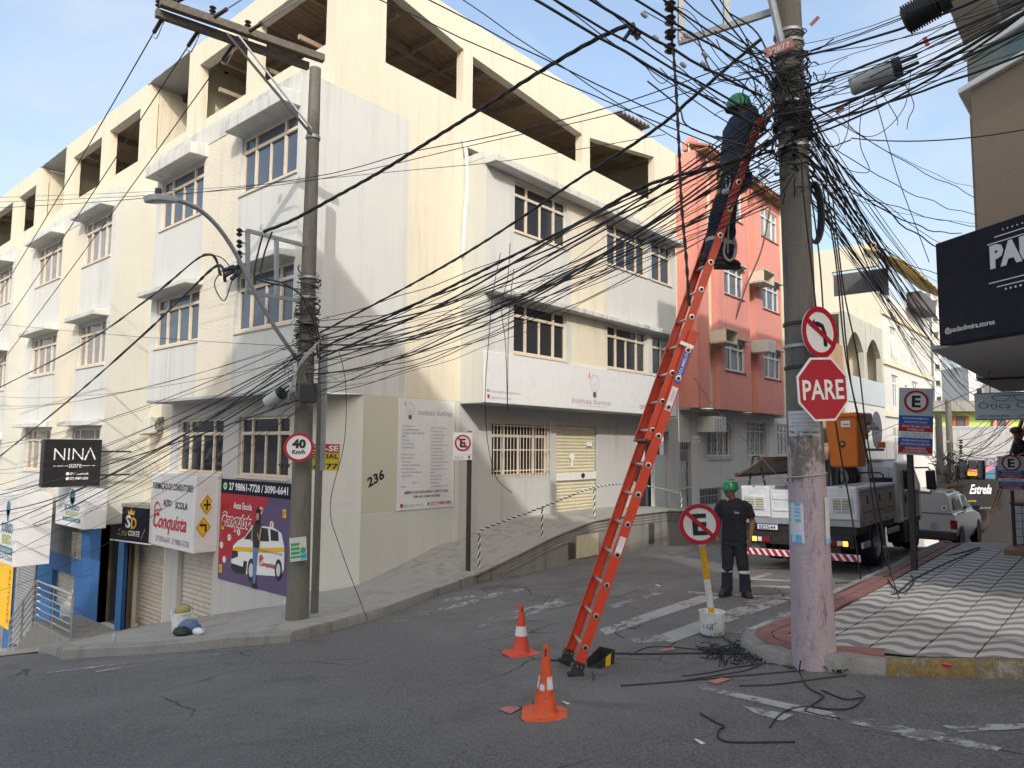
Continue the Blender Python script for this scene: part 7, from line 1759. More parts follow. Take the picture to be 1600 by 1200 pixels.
p = on_g(851,1118); cone('worn orange traffic cone nearest the camera with patchy white marks',851,1118,.50,'cone_orange',0,[(.205,.285,-75,-50),(.195,.235,-40,-5),(.20,.285,12,62)],face_cam(p),(-.02,.01))
cp = [(822,1106,0),(836,1110,0),(843,1108,0)]
def ground_cable(label,pts,r=.006,lift=.008,name='cable',group='cut cables lying on the road'):
    P = [on_g(*q[:2],q[2] if len(q) > 2 else 0) for q in pts]; P = smooth_path(P,6); P = [Vector((p.x,p.y,p.z + lift)) for p in P]
    return tag(recentre(MB().tube(P,r,6).build(name,'cable_black',None,smooth='all',fix=False)),label,'cable',group)
GC = [([(970,1073),(1060,1066),(1150,1058),(1240,1050),(1265,1048)],.006,'long straight cable end lying along the road in front of the kerb corner'),
 ([(1066,1058),(1110,1052),(1150,1044),(1205,1038),(1240,1046)],.005,'cable lying in a shallow bend by the broken kerb corner'),([(1072,1064),(1130,1055),(1180,1044),(1235,1012)],.005,'cable crossing over the others up onto the kerb corner'),
 ([(1155,1073),(1210,1071),(1280,1062),(1322,1057)],.006,'long cable lying parallel to the yellow kerb'),([(1251,1034,.13),(1250,1052),(1262,1075),(1285,1088),(1283,1094),(1262,1108),(1258,1112),(1275,1118),(1312,1125)],.006,'kinked cable hanging off the kerb and zigzagging into the road'),
 ([(1203,1138),(1215,1122),(1235,1110),(1262,1106),(1300,1110),(1330,1108),(1346,1096),(1344,1092),(1320,1094),(1284,1080)],.006,'big open loop of cable on the road right of the middle'),([(1094,1116),(1118,1130),(1132,1137),(1124,1142),(1122,1152),(1132,1160),(1160,1162),(1242,1161)],.006,'bent cable like a hook lying nearest the camera'),
 ([(960,1022),(1010,1023),(1090,1022),(1190,1024)],.010,'thick straight cable leading from the trough to the kerb corner'),([(855,1033),(890,1034)],.009,'short thick cable end sticking out left of the ladder foot'),([(975,998),(962,990),(970,980),(990,983),(1001,978)],.004,'small cable ring lying on the crosswalk'),
 ([(985,1025),(1010,1013),(1050,1012),(1100,1016),(1150,1008),(1180,1012)],.005,'wavy cable lying behind the thick straight one'),([(1118,984),(1135,1002),(1152,1014),(1162,1022),(1190,1034)],.005,'cable running from the paint bucket to the kerb corner'),([(1095,1028),(1120,1030),(1130,1018),(1150,1012),(1176,1010)],.005,'looped cable by the heap at the kerb corner'),
 ([(925,1050),(928,1058),(926,1064)],.004,'short curl of wire by the ladder foot'),([(811,1106),(835,1111),(832,1100),(842,1095)],.005,'short wire tied at the base of the nearest cone'),([(1330,1094),(1352,1090),(1338,1080)],.004,'tiny cable offcut on the road')]
for pts,r,l in GC: ground_cable(l,pts,r)
mb = MB();
for i in range(46):
    p = on_g(random.uniform(1120,1178),random.uniform(1014,1036)); pts = [p + Z_ * .01]; a = random.uniform(0,6.28)
    for k in range(6): a += random.uniform(-.9,.9); q = pts[-1] + Vector((math.cos(a),math.sin(a),0)) * random.uniform(.03,.07); pts.append(Vector((q.x,q.y,G(q.x,q.y) + .008 + random.uniform(0,.06))))
    mb.tube(smooth_path(pts,3),random.choice((.003,.005,.007)),5,caps=False)
o = mb.build('cable_heap','cable_black',None,smooth='all',fix=False); tag(stuff(recentre(o)),'heap of cut cables piled against the kerb corner','cable heap')
for k,pts in enumerate(([(1305,912),(1345,908),(1400,890),(1425,876),(1485,868,KH),(1530,856,KH)],[(1352,880),(1372,916),(1395,930,KH),(1430,905,KH),(1480,880,KH),(1532,858,KH)],[(1376,880),(1390,910,KH),(1410,927,KH),(1427,912,KH),(1424,900,KH)],[(1325,1050,0),(1400,985,KH),(1500,905,KH)])):
    if k < 3: ground_cable(['long cable dragged from the truck along the far pavement','cable looping off the kerb and along the wave pavement','short slack loop of cable on the kerb by the parking sign'][k],pts,.011)

# ================================================================== people
def ball(mb,c,r,ax=(X_,Y_,Z_),n=12):
    rx,ry,rz = r if isinstance(r,tuple) else (r,r,r); c = Vector(c); i = len(mb.v); m = n // 2 + 1
    for a in range(m):
        ph = math.pi * a / (m - 1)
        for b in range(n): th = 2 * math.pi * b / n; mb.v.append(c + ax[0] * (rx * math.sin(ph) * math.cos(th)) + ax[1] * (ry * math.sin(ph) * math.sin(th)) + ax[2] * (rz * math.cos(ph)))
    for a in range(m - 1):
        for b in range(n): b2 = (b + 1) % n; mb.f.append((i + a * n + b,i + a * n + b2,i + (a + 1) * n + b2,i + (a + 1) * n + b))
    return mb
def etube(mb,pts,rr,xdir,n=14):
    """closed elliptical loft: rr = (half width along xdir, half depth)"""
    i = len(mb.v); pts = [Vector(p) for p in pts]
    for k,p in enumerate(pts):
        d = (pts[min(k + 1,len(pts) - 1)] - pts[max(k - 1,0)]).normalized(); a = (xdir - d * xdir.dot(d)).normalized(); b = d.cross(a)
        for j in range(n): t = 2 * math.pi * j / n; mb.v.append(p + a * (rr[k][0] * math.cos(t)) + b * (rr[k][1] * math.sin(t)))
    for k in range(len(pts) - 1):
        for j in range(n): j2 = (j + 1) % n; mb.f.append((i + k * n + j,i + k * n + j2,i + (k + 1) * n + j2,i + (k + 1) * n + j))
    mb.f.append(tuple(i + j for j in range(n))[::-1]); e = i + (len(pts) - 1) * n; mb.f.append(tuple(e + j for j in range(n)))
    return mb
def fleshy(mb,name,mat_,parent=None,voxel=.009,smooth_n=6,fold=0.0,wm=None):
    o = mb.build(name,mat_,parent,smooth='all')
    r = o.modifiers.new('remesh','REMESH'); r.mode = 'VOXEL'; r.voxel_size = voxel; r.use_smooth_shade = True
    s = o.modifiers.new('smooth','SMOOTH'); s.iterations = smooth_n; s.factor = .5
    if fold:
        tx = bpy.data.textures.new('folds','CLOUDS'); tx.noise_scale = .085; tx.noise_depth = 2
        d = o.modifiers.new('folds','DISPLACE'); d.texture = tx; d.strength = fold; d.mid_level = .5; d.texture_coords = 'LOCAL'
    return o
def limb(mb,pts,rs,n=12):
    mb.tube(pts,rs,n); [ball(mb,p,r,n=10) for p,r in zip(pts,rs)]; return mb
def hand(mb,w,d,nrm,thumb,L=.175,curl=.5):
    """palm and five fingers: w wrist, d pointing direction, nrm palm normal (fingers curl towards it), thumb side"""
    d = d.normalized(); nrm = (nrm - d * nrm.dot(d)).normalized(); sd = d.cross(nrm).normalized()
    if sd.dot(thumb) < 0: sd = -sd
    etube(mb,[w,w + d * .03,w + d * L * .32,w + d * L * .52],[(.022,.018),(.032,.015),(.040,.014),(.038,.012)],sd,12)
    for k,(off,ln_) in enumerate(((.030,.85),(.010,1.0),(-.010,.93),(-.028,.72))):
        p = w + d * (L * .48) + sd * off; q = p; dirn = d.copy(); pts = [p]
        for j,seg in enumerate((.042,.026,.020)): dirn = (dirn + nrm * curl * (.45 + .3 * j)).normalized(); q = q + dirn * seg * ln_; pts.append(q)
        limb(mb,pts,[.0095,.0088,.0078,.0066],8)
    p = w + d * .035 + sd * .026; q1 = p + (d * .6 + sd * .75 + nrm * .25).normalized() * .038; q2 = q1 + (d + sd * .15 + nrm * .4).normalized() * .030
    limb(mb,[p,q1,q2],[.013,.0105,.0085],8)
    return mb
def head(mb,c,fwd,up,s=1.0):
    """skull, jaw, nose, ears, brow; c = centre of the skull"""
    fwd = (fwd - up * fwd.dot(up)).normalized(); rt = fwd.cross(up).normalized(); ax = (rt,fwd,up)
    ball(mb,c + up * .025 * s,(.074 * s,.093 * s,.095 * s),ax,18); ball(mb,c - up * .035 * s + fwd * .018 * s,(.060 * s,.068 * s,.078 * s),ax,16); ball(mb,c - up * .088 * s + fwd * .055 * s,(.028 * s,.024 * s,.020 * s),ax,12)
    etube(mb,[c + fwd * .083 * s + up * .012 * s,c + fwd * .098 * s - up * .012 * s,c + fwd * .108 * s - up * .030 * s,c + fwd * .092 * s - up * .040 * s],[(.009 * s,.010 * s),(.012 * s,.012 * s),(.019 * s,.012 * s),(.016 * s,.009 * s)],rt,10)
    ball(mb,c + fwd * .080 * s - up * .062 * s,(.026 * s,.014 * s,.012 * s),ax,10)
    for sg in (-1,1): ball(mb,c + rt * (sg * .076 * s) - fwd * .012 * s - up * .008 * s,(.010 * s,.020 * s,.032 * s),ax,10); ball(mb,c + fwd * .078 * s + rt * (sg * .030 * s) + up * .024 * s,(.022 * s,.012 * s,.008 * s),ax,8); ball(mb,c + fwd * .062 * s + rt * (sg * .042 * s) - up * .02 * s,(.022 * s,.02 * s,.02 * s),ax,8)
    return ax
def face_bits(c,ax,parent,s=1.0):
    rt,fwd,up = ax
    for sg in (-1,1):
        e = c + fwd * .083 * s + rt * (sg * .030 * s) + up * .008 * s; ey = ball(MB(),e,(.0125 * s,.008 * s,.007 * s),ax,10).build('eye','eye_white',parent,smooth=True); ball(MB(),e + fwd * .0055 * s,(.006 * s,.004 * s,.0062 * s),ax,8).build('iris','hair_black',ey,smooth=True)
        MB().tube([e + rt * (-.018 * s) + up * .016 * s + fwd * .006 * s,e + up * .021 * s + fwd * .010 * s,e + rt * .018 * s + up * .016 * s + fwd * .006 * s],.004 * s,6).build('eyebrow','hair_black',parent)
    ball(MB(),c + fwd * .091 * s - up * .062 * s,(.022 * s,.006 * s,.006 * s),ax,10).build('lips','lips',parent,smooth=True)
def helmet(c,ax,parent,s=1.0):
    rt,fwd,up = ax; H = None; mb = MB(); n = 26; prof = [(1.06,-.02),(1.04,.0),(1.0,.03),(.93,.065),(.78,.098),(.52,.120),(.25,.130),(.0,.133)]; rows = []
    for r,h in prof: rows.append([c + rt * (.100 * s * r * math.cos(t)) + fwd * (.124 * s * r * math.sin(t)) + up * (h * s + .032 * s) for t in [2 * math.pi * k / n for k in range(n + 1)]])
    mb.grid(rows); hb = mb.build('helmet','green_plastic',parent,smooth='all',fix=True,solid=.004)
    mb = MB(); a_,b_ = [],[]
    for k in range(n + 1):
        t = 2 * math.pi * k / n; f = max(0,math.sin(t)) ** 2; e = .010 + .034 * f; a_.append(c + rt * (.105 * s * math.cos(t)) + fwd * (.130 * s * math.sin(t)) + up * (.014 * s)); b_.append(c + rt * ((.105 + e * .5) * s * math.cos(t)) + fwd * ((.130 + e) * s * math.sin(t)) + up * ((.010 - .012 * f) * s))
    mb.strip(a_,b_); mb.build('brim','green_plastic',hb,smooth='all',solid=.004)
    mb = MB()
    for off in (-.032,0,.032): mb.tube([c + rt * (off * s) + fwd * (.124 * s * math.cos(a) * .93) + up * (.032 * s + .135 * s * math.sin(a) * (.97 if off else 1.0)) for a in [R_(25 + 130 * k / 12) for k in range(13)]],.006 * s,6)
    mb.build('ridge','green_plastic',hb,smooth=True)
    return hb
def person_root(mb,label,base,voxel=.007):
    o = fleshy(mb,'person','skin_brown',None,voxel,3); M_ = Matrix.Translation(base); o.data.transform(Matrix.Translation(-Vector(base))); o.location = base; WM[o] = M_
    return tag(o,label,'person')
# ---- the man standing in the street
wb = on_g(1149,932); dW = (wb - CAMP).dot(CAMR @ Vector((0,0,-1)))
sr = (CAMR @ Vector((1,0,0))); sr.z = 0; sr.normalize(); tc = Vector((CAMP.x - wb.x,CAMP.y - wb.y,0)).normalized(); sr = Vector((-tc.y,tc.x,0)); sr = sr if sr.dot(CAMR @ Vector((1,0,0))) > 0 else -sr
fw = (tc * .93 - sr * .25).normalized(); sd = Vector((fw.y,-fw.x,0)); sd = sd if sd.dot(sr) > 0 else -sd        # sd: his left, to the right in the picture
K = 1.0
def B(x,y,z): return wb + sd * (x * K) + fw * (y * K) + Z_ * (z * K)
sk = MB(); hc = B(-.035,.03,1.515); hf = (fw * .75 - sd * .62).normalized(); hax = head(sk,hc,hf,Z_.copy(),.96)
limb(sk,[B(-.01,-.01,1.32),B(-.02,.0,1.40),B(-.03,.01,1.45)],[.062,.054,.054])
etube(sk,[B(0,0,.80),B(0,0,.92),B(0,0,1.10),B(0,0,1.25),B(0,0,1.34)],[(.13,.09),(.125,.085),(.14,.095),(.15,.095),(.10,.07)],sd)
for sg,el,wr,hd in ((-1,B(-.235,-.02,1.06),B(-.225,.06,.84),Vector((0,0,-1)) + fw * .15),(1,B(.255,-.04,1.08),B(.235,.04,.85),Vector((0,0,-1)) + fw * .25)):
    sh = B(sg * .165,0,1.315); limb(sk,[sh,sh.lerp(el,.5),el],[.050,.047,.040]); limb(sk,[el,el.lerp(wr,.35),wr],[.040,.041,.026]); hand(sk,wr,hd,(-sd * sg * .7 + fw * -.2),fw,.165,.55)
for sg,x in ((-1,-.085),(1,.10)): limb(sk,[B(sg * .075,0,.84),B(x * 1.05,.02,.46),B(x * 1.1,0,.10)],[.080,.055,.040])
P1 = person_root(sk,'man in green hard hat and black t-shirt standing in the street',wb)
sh_ = MB(); etube(sh_,[B(0,0,.795),B(0,0,.90),B(0,0,1.03),B(0,.01,1.18),B(0,.0,1.29),B(0,-.005,1.355),B(-.01,-.005,1.385)],[(.180,.122),(.176,.120),(.172,.122),(.190,.130),(.192,.118),(.135,.090),(.075,.070)],sd,20)
for sg in (-1,1):
    e1 = B(sg * .242,-.015,1.13); limb(sh_,[B(sg * .150,0,1.315),B(sg * .195,-.005,1.28),B(sg * .225,-.01,1.20)],[.066,.070,.066]); sh_.tube([B(sg * .225,-.01,1.20),e1],[.067,.068],14)
fleshy(sh_,'tshirt','cloth_black',P1,.008,4,.014)
tr_ = MB(); etube(tr_,[B(0,0,.72),B(0,0,.80),B(0,0,.88)],[(.168,.115),(.165,.112),(.155,.105)],sd,18)
for sg,kx,ax_,fy in ((-1,-.098,-.118,.0),(1,.118,.140,.02)):
    limb(tr_,[B(sg * .082,0,.78),B(sg * .090,.01,.64),B(kx,.022,.46),B(ax_ * .97,.0,.28)],[.098,.095,.080,.076],14); tr_.tube([B(ax_ * .97,0,.28),B(ax_,-.005,.14),B(ax_,-.005,.075)],[.076,.080,.088],14)
fleshy(tr_,'trousers','cloth_darkblue',P1,.008,3,.020)
for sg,x in ((-1,-.114),(1,.132)): MB().lathe([(.083,-.022),(.0845,-.018),(.0845,.018),(.083,.022)],B(x * .98,.006,.365),20,cap=False).build('reflective_band','stripe_silver',P1,smooth=True)
for sg,x,t in ((-1,-.120,-.30),(1,.145,.75)):
    f = (fw + sd * t).normalized(); s_ = Vector((f.y,-f.x,0)); b_ = MB(); c = B(x,0,0); etube(b_,[c - f * .075 + Z_ * .03,c - f * .07 + Z_ * .06,c + f * .0 + Z_ * .075,c + f * .09 + Z_ * .06,c + f * .15 + Z_ * .042,c + f * .185 + Z_ * .03],[(.03,.03),(.042,.055),(.044,.065),(.048,.052),(.045,.040),(.028,.022)],s_,12); limb(b_,[c + Z_ * .07,c + Z_ * .13],[.052,.052]); fleshy(b_,'boot','leather_boot',P1,.008,3)
    s2 = MB(); prismZ(s2,[c - f * .09 - s_ * .035,c + f * .06 - s_ * .05,c + f * .16 - s_ * .04,c + f * .195,c + f * .16 + s_ * .04,c + f * .06 + s_ * .05,c - f * .09 + s_ * .035],c.z - .004,c.z + .022); s2.build('sole','black_rubber',P1)
face_bits(hc,hax,P1,.96); helmet(hc,hax,P1,.98)
hr_ = MB(); ball(hr_,hc + Z_ * .02 - hf * .02,(.078,.090,.06),hax,14); hr_.build('hair','hair_black',P1,smooth=True)
lg = frame(B(.075,.128,1.205),sd,Z_); add_text(MB(),'Acesso',lg,0,0,.016,.07,'C',d=.006,bold=.02).build('shirt_logo','print_silver',P1,fix=False) ; mb = MB(); rect(mb,lg,-.036,.036,-.012,-.008,.004,.006); mb.build('shirt_logo','print_silver',P1)

# ---- the man working at the top of the ladder (seen from behind and below)
wm = .20
def LQ(s,n,w=0): return LP_(s,LW / 2 + w,fo + n)
def s_at(px,py): return (on_rail(px,py,Nf + wdir * LW / 2) - (Nf + wdir * LW / 2)).dot(ld)
sF = min(RUNG_S,key=lambda s: abs(s - s_at(1128,425)))
down = -Z_
f2 = (ddir * .92 - wdir * .38).normalized()            # he faces the pole, turned a little to us
rt2 = Vector((f2.y,-f2.x,0))                          # his right
near = -wdir                                            # towards the camera
footC = LQ(sF,.02)
dq_ = (footC - CAMP).dot(CAMR @ Vector((0,0,-1)))
A2 = lambda px,py,k=0.0: at(px,py,dq_ + k + .06 + .0011 * (420 - py))
hipc = A2(1145,282,.08); chest = A2(1158,207,.10); neck = A2(1163,182,.10); hc2 = A2(1155,172,.04)
sd2 = near.copy(); sd2 = (sd2 - Z_ * sd2.dot(Z_)).normalized()     # body side axis (towards the camera)
sk = MB(); hf2 = (f2 * .8 + Z_ * .15 + near * -.1).normalized(); up2 = (Z_ * .95 - f2 * .05).normalized(); hax2 = head(sk,hc2,hf2,up2,.98)
limb(sk,[chest + (neck - chest) * .6,neck,hc2 - Z_ * .06],[.06,.054,.052]); etube(sk,[hipc,hipc.lerp(chest,.5),chest,neck - Z_ * .03],[(.13,.09),(.125,.09),(.15,.10),(.09,.07)],sd2)
shN,shF = neck + near * .175 - Z_ * .05,neck - near * .175 - Z_ * .06
elN,wrN = A2(1181,196,-.12),A2(1197,186,.02); elF,wrF = A2(1188,200,.32),A2(1201,178,.22)
for sh,el,wr in ((shN,elN,wrN),(shF,elF,wrF)): limb(sk,[sh,el],[.048,.040]); limb(sk,[el,el.lerp(wr,.4),wr],[.040,.038,.027]); hand(sk,wr,(wr - el).normalized() + Z_ * .3,near * -.5 + ddir,Z_,.17,.6)
ftN,ftF = A2(1113,412,-.14),A2(1134,418,.16)
knN,knF = A2(1121,346,-.12),A2(1136,350,.16)
for hp,kn,ft in ((hipc + near * .08,knN,ftN),(hipc - near * .08,knF,ftF)): limb(sk,[hp,kn,ft + Z_ * .08],[.08,.056,.042])
P2 = person_root(sk,'man in navy work clothes and green helmet high on the ladder',Vector((ftN.x,ftN.y,ftN.z)))
sh_ = MB(); mid = hipc.lerp(chest,.5) - ddir * .015
etube(sh_,[hipc + Z_ * .02,hipc + Z_ * .08,mid,chest - ddir * .02,neck - Z_ * .07 - ddir * .03,neck - Z_ * .015,neck + Z_ * .02],[(.180,.140),(.180,.140),(.185,.150),(.210,.160),(.205,.132),(.12,.09),(.070,.064)],sd2,20)
for sh,el,wr in ((shN,elN,wrN),(shF,elF,wrF)): limb(sh_,[sh,sh.lerp(el,.5),el],[.070,.066,.058],12); limb(sh_,[el,el.lerp(wr,.5),el.lerp(wr,.88)],[.058,.052,.044],12)
fleshy(sh_,'shirt','cloth_navy',P2,.008,3,.022)
tr_ = MB(); etube(tr_,[hipc - Z_ * .10,hipc - Z_ * .02,hipc + Z_ * .06],[(.175,.140),(.182,.142),(.172,.130)],sd2,18)
for hp,kn,ft in ((hipc + near * .085,knN,ftN),(hipc - near * .085,knF,ftF)):
    limb(tr_,[hp - Z_ * .02,hp.lerp(kn,.5) - ddir * .02,kn,kn.lerp(ft,.5)],[.112,.108,.090,.084],14); tr_.tube([kn.lerp(ft,.5),ft + Z_ * .12,ft + Z_ * .07],[.084,.080,.086],14)
fleshy(tr_,'trousers','cloth_navy',P2,.008,3,.022)
for kn,ft in ((knN,ftN),(knF,ftF)):
    d = (ft - kn).normalized(); c = kn.lerp(ft,.48); a_ = d.orthogonal().normalized(); MB().lathe([(.089,-.02),(.0905,-.016),(.0905,.016),(.089,.02)],c,18,ax=(a_,d.cross(a_),d),cap=False).build('reflective_band','stripe_silver',P2,smooth=True)
    f = (ddir - wdir * .1).normalized(); s_ = Vector((f.y,-f.x,0)); b_ = MB(); c = ft - f * .03; etube(b_,[c - f * .075 + Z_ * .02,c - f * .07 + Z_ * .05,c + Z_ * .065,c + f * .09 + Z_ * .05,c + f * .15 + Z_ * .035,c + f * .18 + Z_ * .022],[(.03,.03),(.042,.055),(.044,.062),(.048,.050),(.045,.040),(.028,.022)],s_,12); limb(b_,[c + Z_ * .06,c + Z_ * .13],[.056,.056]); fleshy(b_,'boot','leather_boot',P2,.008,3)
    s2 = MB(); prismZ(s2,[c - f * .085 - s_ * .035,c + f * .06 - s_ * .05,c + f * .15 - s_ * .04,c + f * .19,c + f * .15 + s_ * .04,c + f * .06 + s_ * .05,c - f * .085 + s_ * .035],c.z - .014,c.z + .012); s2.build('sole','black_rubber',P2)
face_bits(hc2,hax2,P2); helmet(hc2,hax2,P2,1.04)
ball(MB(),hc2 + Z_ * .015 - hf2 * .02,(.080,.092,.062),hax2,14).build('hair','hair_black',P2,smooth=True)
# tool belt with pouches, carabiners, hanging strap and wrench
bl = MB(); c = hipc + Z_ * .075
for k in range(24):
    a,b = 2 * math.pi * k / 24,2 * math.pi * (k + 1) / 24; q = lambda t,r: c + sd2 * ((.186 + r) * math.cos(t)) + ddir * ((.146 + r) * math.sin(t)); bl.hexa([q(a,0) - Z_ * .03,q(b,0) - Z_ * .03,q(b,.012) - Z_ * .03,q(a,.012) - Z_ * .03,q(a,0) + Z_ * .03,q(b,0) + Z_ * .03,q(b,.012) + Z_ * .03,q(a,.012) + Z_ * .03])
TBt = bl.build('tool_belt','black_rubber',P2)
for (px,py,k,w,h,m_) in ((1141,283,-.10,.05,.09,'cloth_black'),(1165,282,-.12,.06,.08,'cloth_navy')): MB().obox(A2(px,py,k),sr * w,(CAMR @ Vector((0,1,0))) * h,(CAMR @ Vector((0,0,1))) * .03).build('pouch',m_,TBt,bevel=.012)
for pp,r,m_ in (([(1137,270,-.1),(1134,284,-.16),(1137,296,-.16),(1141,284,-.16),(1138,270,-.12)],.006,'aluminium'),([(1128,268,-.05),(1122,285,-.12),(1121,300,-.14),(1126,318,-.12),(1123,296,-.14)],.009,'webbing'),([(1138,296,-.18),(1140,330,-.2),(1138,360,-.2),(1137,395,-.18)],.009,'rope_grey'),([(1134,372,-.2),(1131,395,-.2),(1138,407,-.2),(1147,402,-.18),(1150,385,-.16),(1147,372,-.16)],.014,'rope_grey')): MB().tube(smooth_path([A2(*p) for p in pp],5),r,7).build('strap',m_,TBt,smooth=True)
wr_ = MB(); wr_.bar(A2(1125,302,-.15),A2(1102,325,-.15),.022,.014); wr_.build('wrench','black_metal',TBt)
MB().obox(A2(1134,300,-.19),sr * .035,(CAMR @ Vector((0,1,0))) * .03,(CAMR @ Vector((0,0,1))) * .012).build('pliers','aluminium',TBt,bevel=.008)
# far worker on a wooden ladder at the right edge
fl0,fl1 = on_g(1536,842),at(1612,640,15.6)
WL = thing('wooden_ladder','brown wooden extension ladder tilted against the building at the right edge','ladder',fl0); sdv = (fl1 - fl0).cross(CAMR @ Vector((0,0,1))).normalized(); ww = (CAMR @ Vector((0,0,-1)));
for k in (0,1): MB().bar(fl0 + sdv * (.0 - .24 * k) + ww * .15 * k,fl1 + sdv * (.0 - .24 * k) + ww * .15 * k,.06,.09).build('rail','wood',WL)
for k in range(1,12): t = k / 12; p = fl0.lerp(fl1,t); MB().tube([p,p + sdv * -.24 + ww * .15],.016,6).build('rung','wood',WL)
c = at(1588,676,15.0); sk = MB(); hax3 = head(sk,c,(Vector((0,-1,0)) - X_ * .3).normalized(),Z_.copy(),1.0); A3 = lambda px,py,k=0: at(px,py,15 + k)
limb(sk,[c - Z_ * .1,A3(1594,694,.1)],[.055,.06]); limb(sk,[A3(1597,700),A3(1612,692),A3(1618,668)],[.05,.04,.03]); etube(sk,[A3(1594,694,.1),A3(1602,715,.1),A3(1610,740,.15)],[(.14,.1),(.15,.1),(.13,.1)],sr)
limb(sk,[A3(1608,738,.1),A3(1612,775,.1),A3(1618,805,.2)],[.09,.07,.05])
P3 = person_root(sk,'worker in dark clothes up on the wooden ladder at the right edge',A3(1618,810,.2),.012)
cl = MB(); etube(cl,[A3(1590,690,.1),A3(1596,700,.1),A3(1604,718,.1),A3(1612,742,.15)],[(.10,.09),(.19,.13),(.18,.13),(.17,.13)],sr); limb(cl,[A3(1597,700,-.1),A3(1608,706,-.15),A3(1616,690,-.1)],[.075,.065,.055]); limb(cl,[A3(1608,740,.1),A3(1613,775,.1),A3(1618,808,.2)],[.11,.09,.085]); fleshy(cl,'work_clothes','cloth_darkblue',P3,.014,3,.02)
mb = MB(); mb.bar(A3(1590,712,-.16),A3(1604,706,-.16),.03,.01); mb.build('reflective_band','sign_yellow',P3)
hp = MB(); ball(hp,c + Z_ * .045,(.105,.12,.085),hax3,14); hp.build('cap','maroon_board',P3,smooth=True)
# ================================================================== bucket truck
TX,TYr,TYl = 12.7,3.42,5.40
tg = G(TX + .8,3.45)
rollm = Matrix.Rotation(R_(-1.8),3,'X')
TK = thing('bucket_truck','white utility bucket truck seen from behind with orange basket and striped bumper','truck',(TX,TYr,tg),rollm)
def tb_(mb,x0,x1,y0,y1,z0,z1): return mb.box(x0,x1,y0,y1,z0,z1)     # local: x forward, y to its left, z up from the road
def TP_(name,mat_,*boxes,parent=None,bevel=.008,**k):
    mb = MB(); [mb.box(*b) for b in boxes]; return mb.build(name,mat_,parent or TK,local=True,bevel=bevel,**k)
W_ = TYl - TYr
zb,zt = .86,1.42
lead = TP_('flatbed','truck_dark',(.02,2.45,.04,W_ - .04,.62,.84)); TP_('deck_edge','galvanised',(-.02,2.46,-.02,W_ + .02,.76,.858),bevel=.005)
def cabinet(y0,y1,x1=2.4,m_='truck_white'):
    c = TP_('side_cabinet',m_,(0,x1,y0,y1,zb,zt),bevel=.012)
    return c
cR = cabinet(-.01,.50); cL = cabinet(W_ - .52,W_ + .01)
def rear_frame(): return frame((-.001,0,0),(0,-1,0),(0,0,1))
def louvre(parent,y0,y1):
    d_ = TP_('cabinet_door','truck_white',(-.022,-.002,y0 + .02,y1 - .02,zb + .02,zt - .02),parent=parent,bevel=.006)
    TP_('vent_frame','truck_white',(-.045,-.022,y0 + .08,y1 - .10,zb + .14,zb + .38),parent=parent,bevel=.004); TP_('vent_dark','rag_yellow',(-.047,-.0455,y0 + .10,y1 - .12,zb + .16,zb + .36),parent=parent,bevel=0)
    for k in range(5): z = zb + .165 + k * .042; TP_('vent_slat','truck_white',(-.058,-.047,y0 + .09,y1 - .11,z,z + .014),parent=parent,bevel=0)
    TP_('vent_slat','truck_white',(-.060,-.047,(y0 + y1) / 2 - .012,(y0 + y1) / 2 + .004,zb + .15,zb + .37),parent=parent,bevel=0)
    TP_('latch','galvanised',(-.04,-.02,(y0 + y1) / 2 - .03,(y0 + y1) / 2 + .03,zt - .01,zt + .03),parent=parent)
louvre(cR,-.01,.50); louvre(cL,W_ - .52,W_ + .01)
TP_('tailgate','truck_white',(-.015,.02,.51,W_ - .53,zb,zt - .06)); TP_('tailgate_rib','truck_white',(-.03,-.014,.55,W_ - .57,zt - .24,zt - .14)); TP_('tailgate_rib','truck_white',(-.03,-.014,.55,W_ - .57,zb + .12,zb + .16))
# side lockers of the right flank: three doors with latches
MB().box(0.05,2.36,-.018,-.011,zb + .02,zt - .1).build('locker_panel','truck_side',TK,local=True)
for x0,x1 in ((.08,.82),(.85,1.60),(1.63,2.34)):
    d_ = MB().box(x0,x1,-.030,-.018,zb + .05,zt - .12).build('locker_door','truck_side',TK,local=True,bevel=.006); MB().box((x0 + x1) / 2 - .025,(x0 + x1) / 2 + .025,-.045,-.03,zt - .30,zt - .16).build('latch','black_metal',d_,local=True); MB().box(x0 + .12,x1 - .12,-.040,-.03,zb + .12,zb + .14).build('hinge','black_metal',d_,local=True)
MB().box(.05,2.36,-.035,-.011,zt - .09,zt - .03).build('gutter','truck_side',TK,local=True,bevel=.01)
mb = MB(); [mb.box(.12 + k * .5,.22 + k * .5,-.024,-.0205,.785,.835) for k in range(5)]; mb.build('reflector','sign_red',TK,local=True)
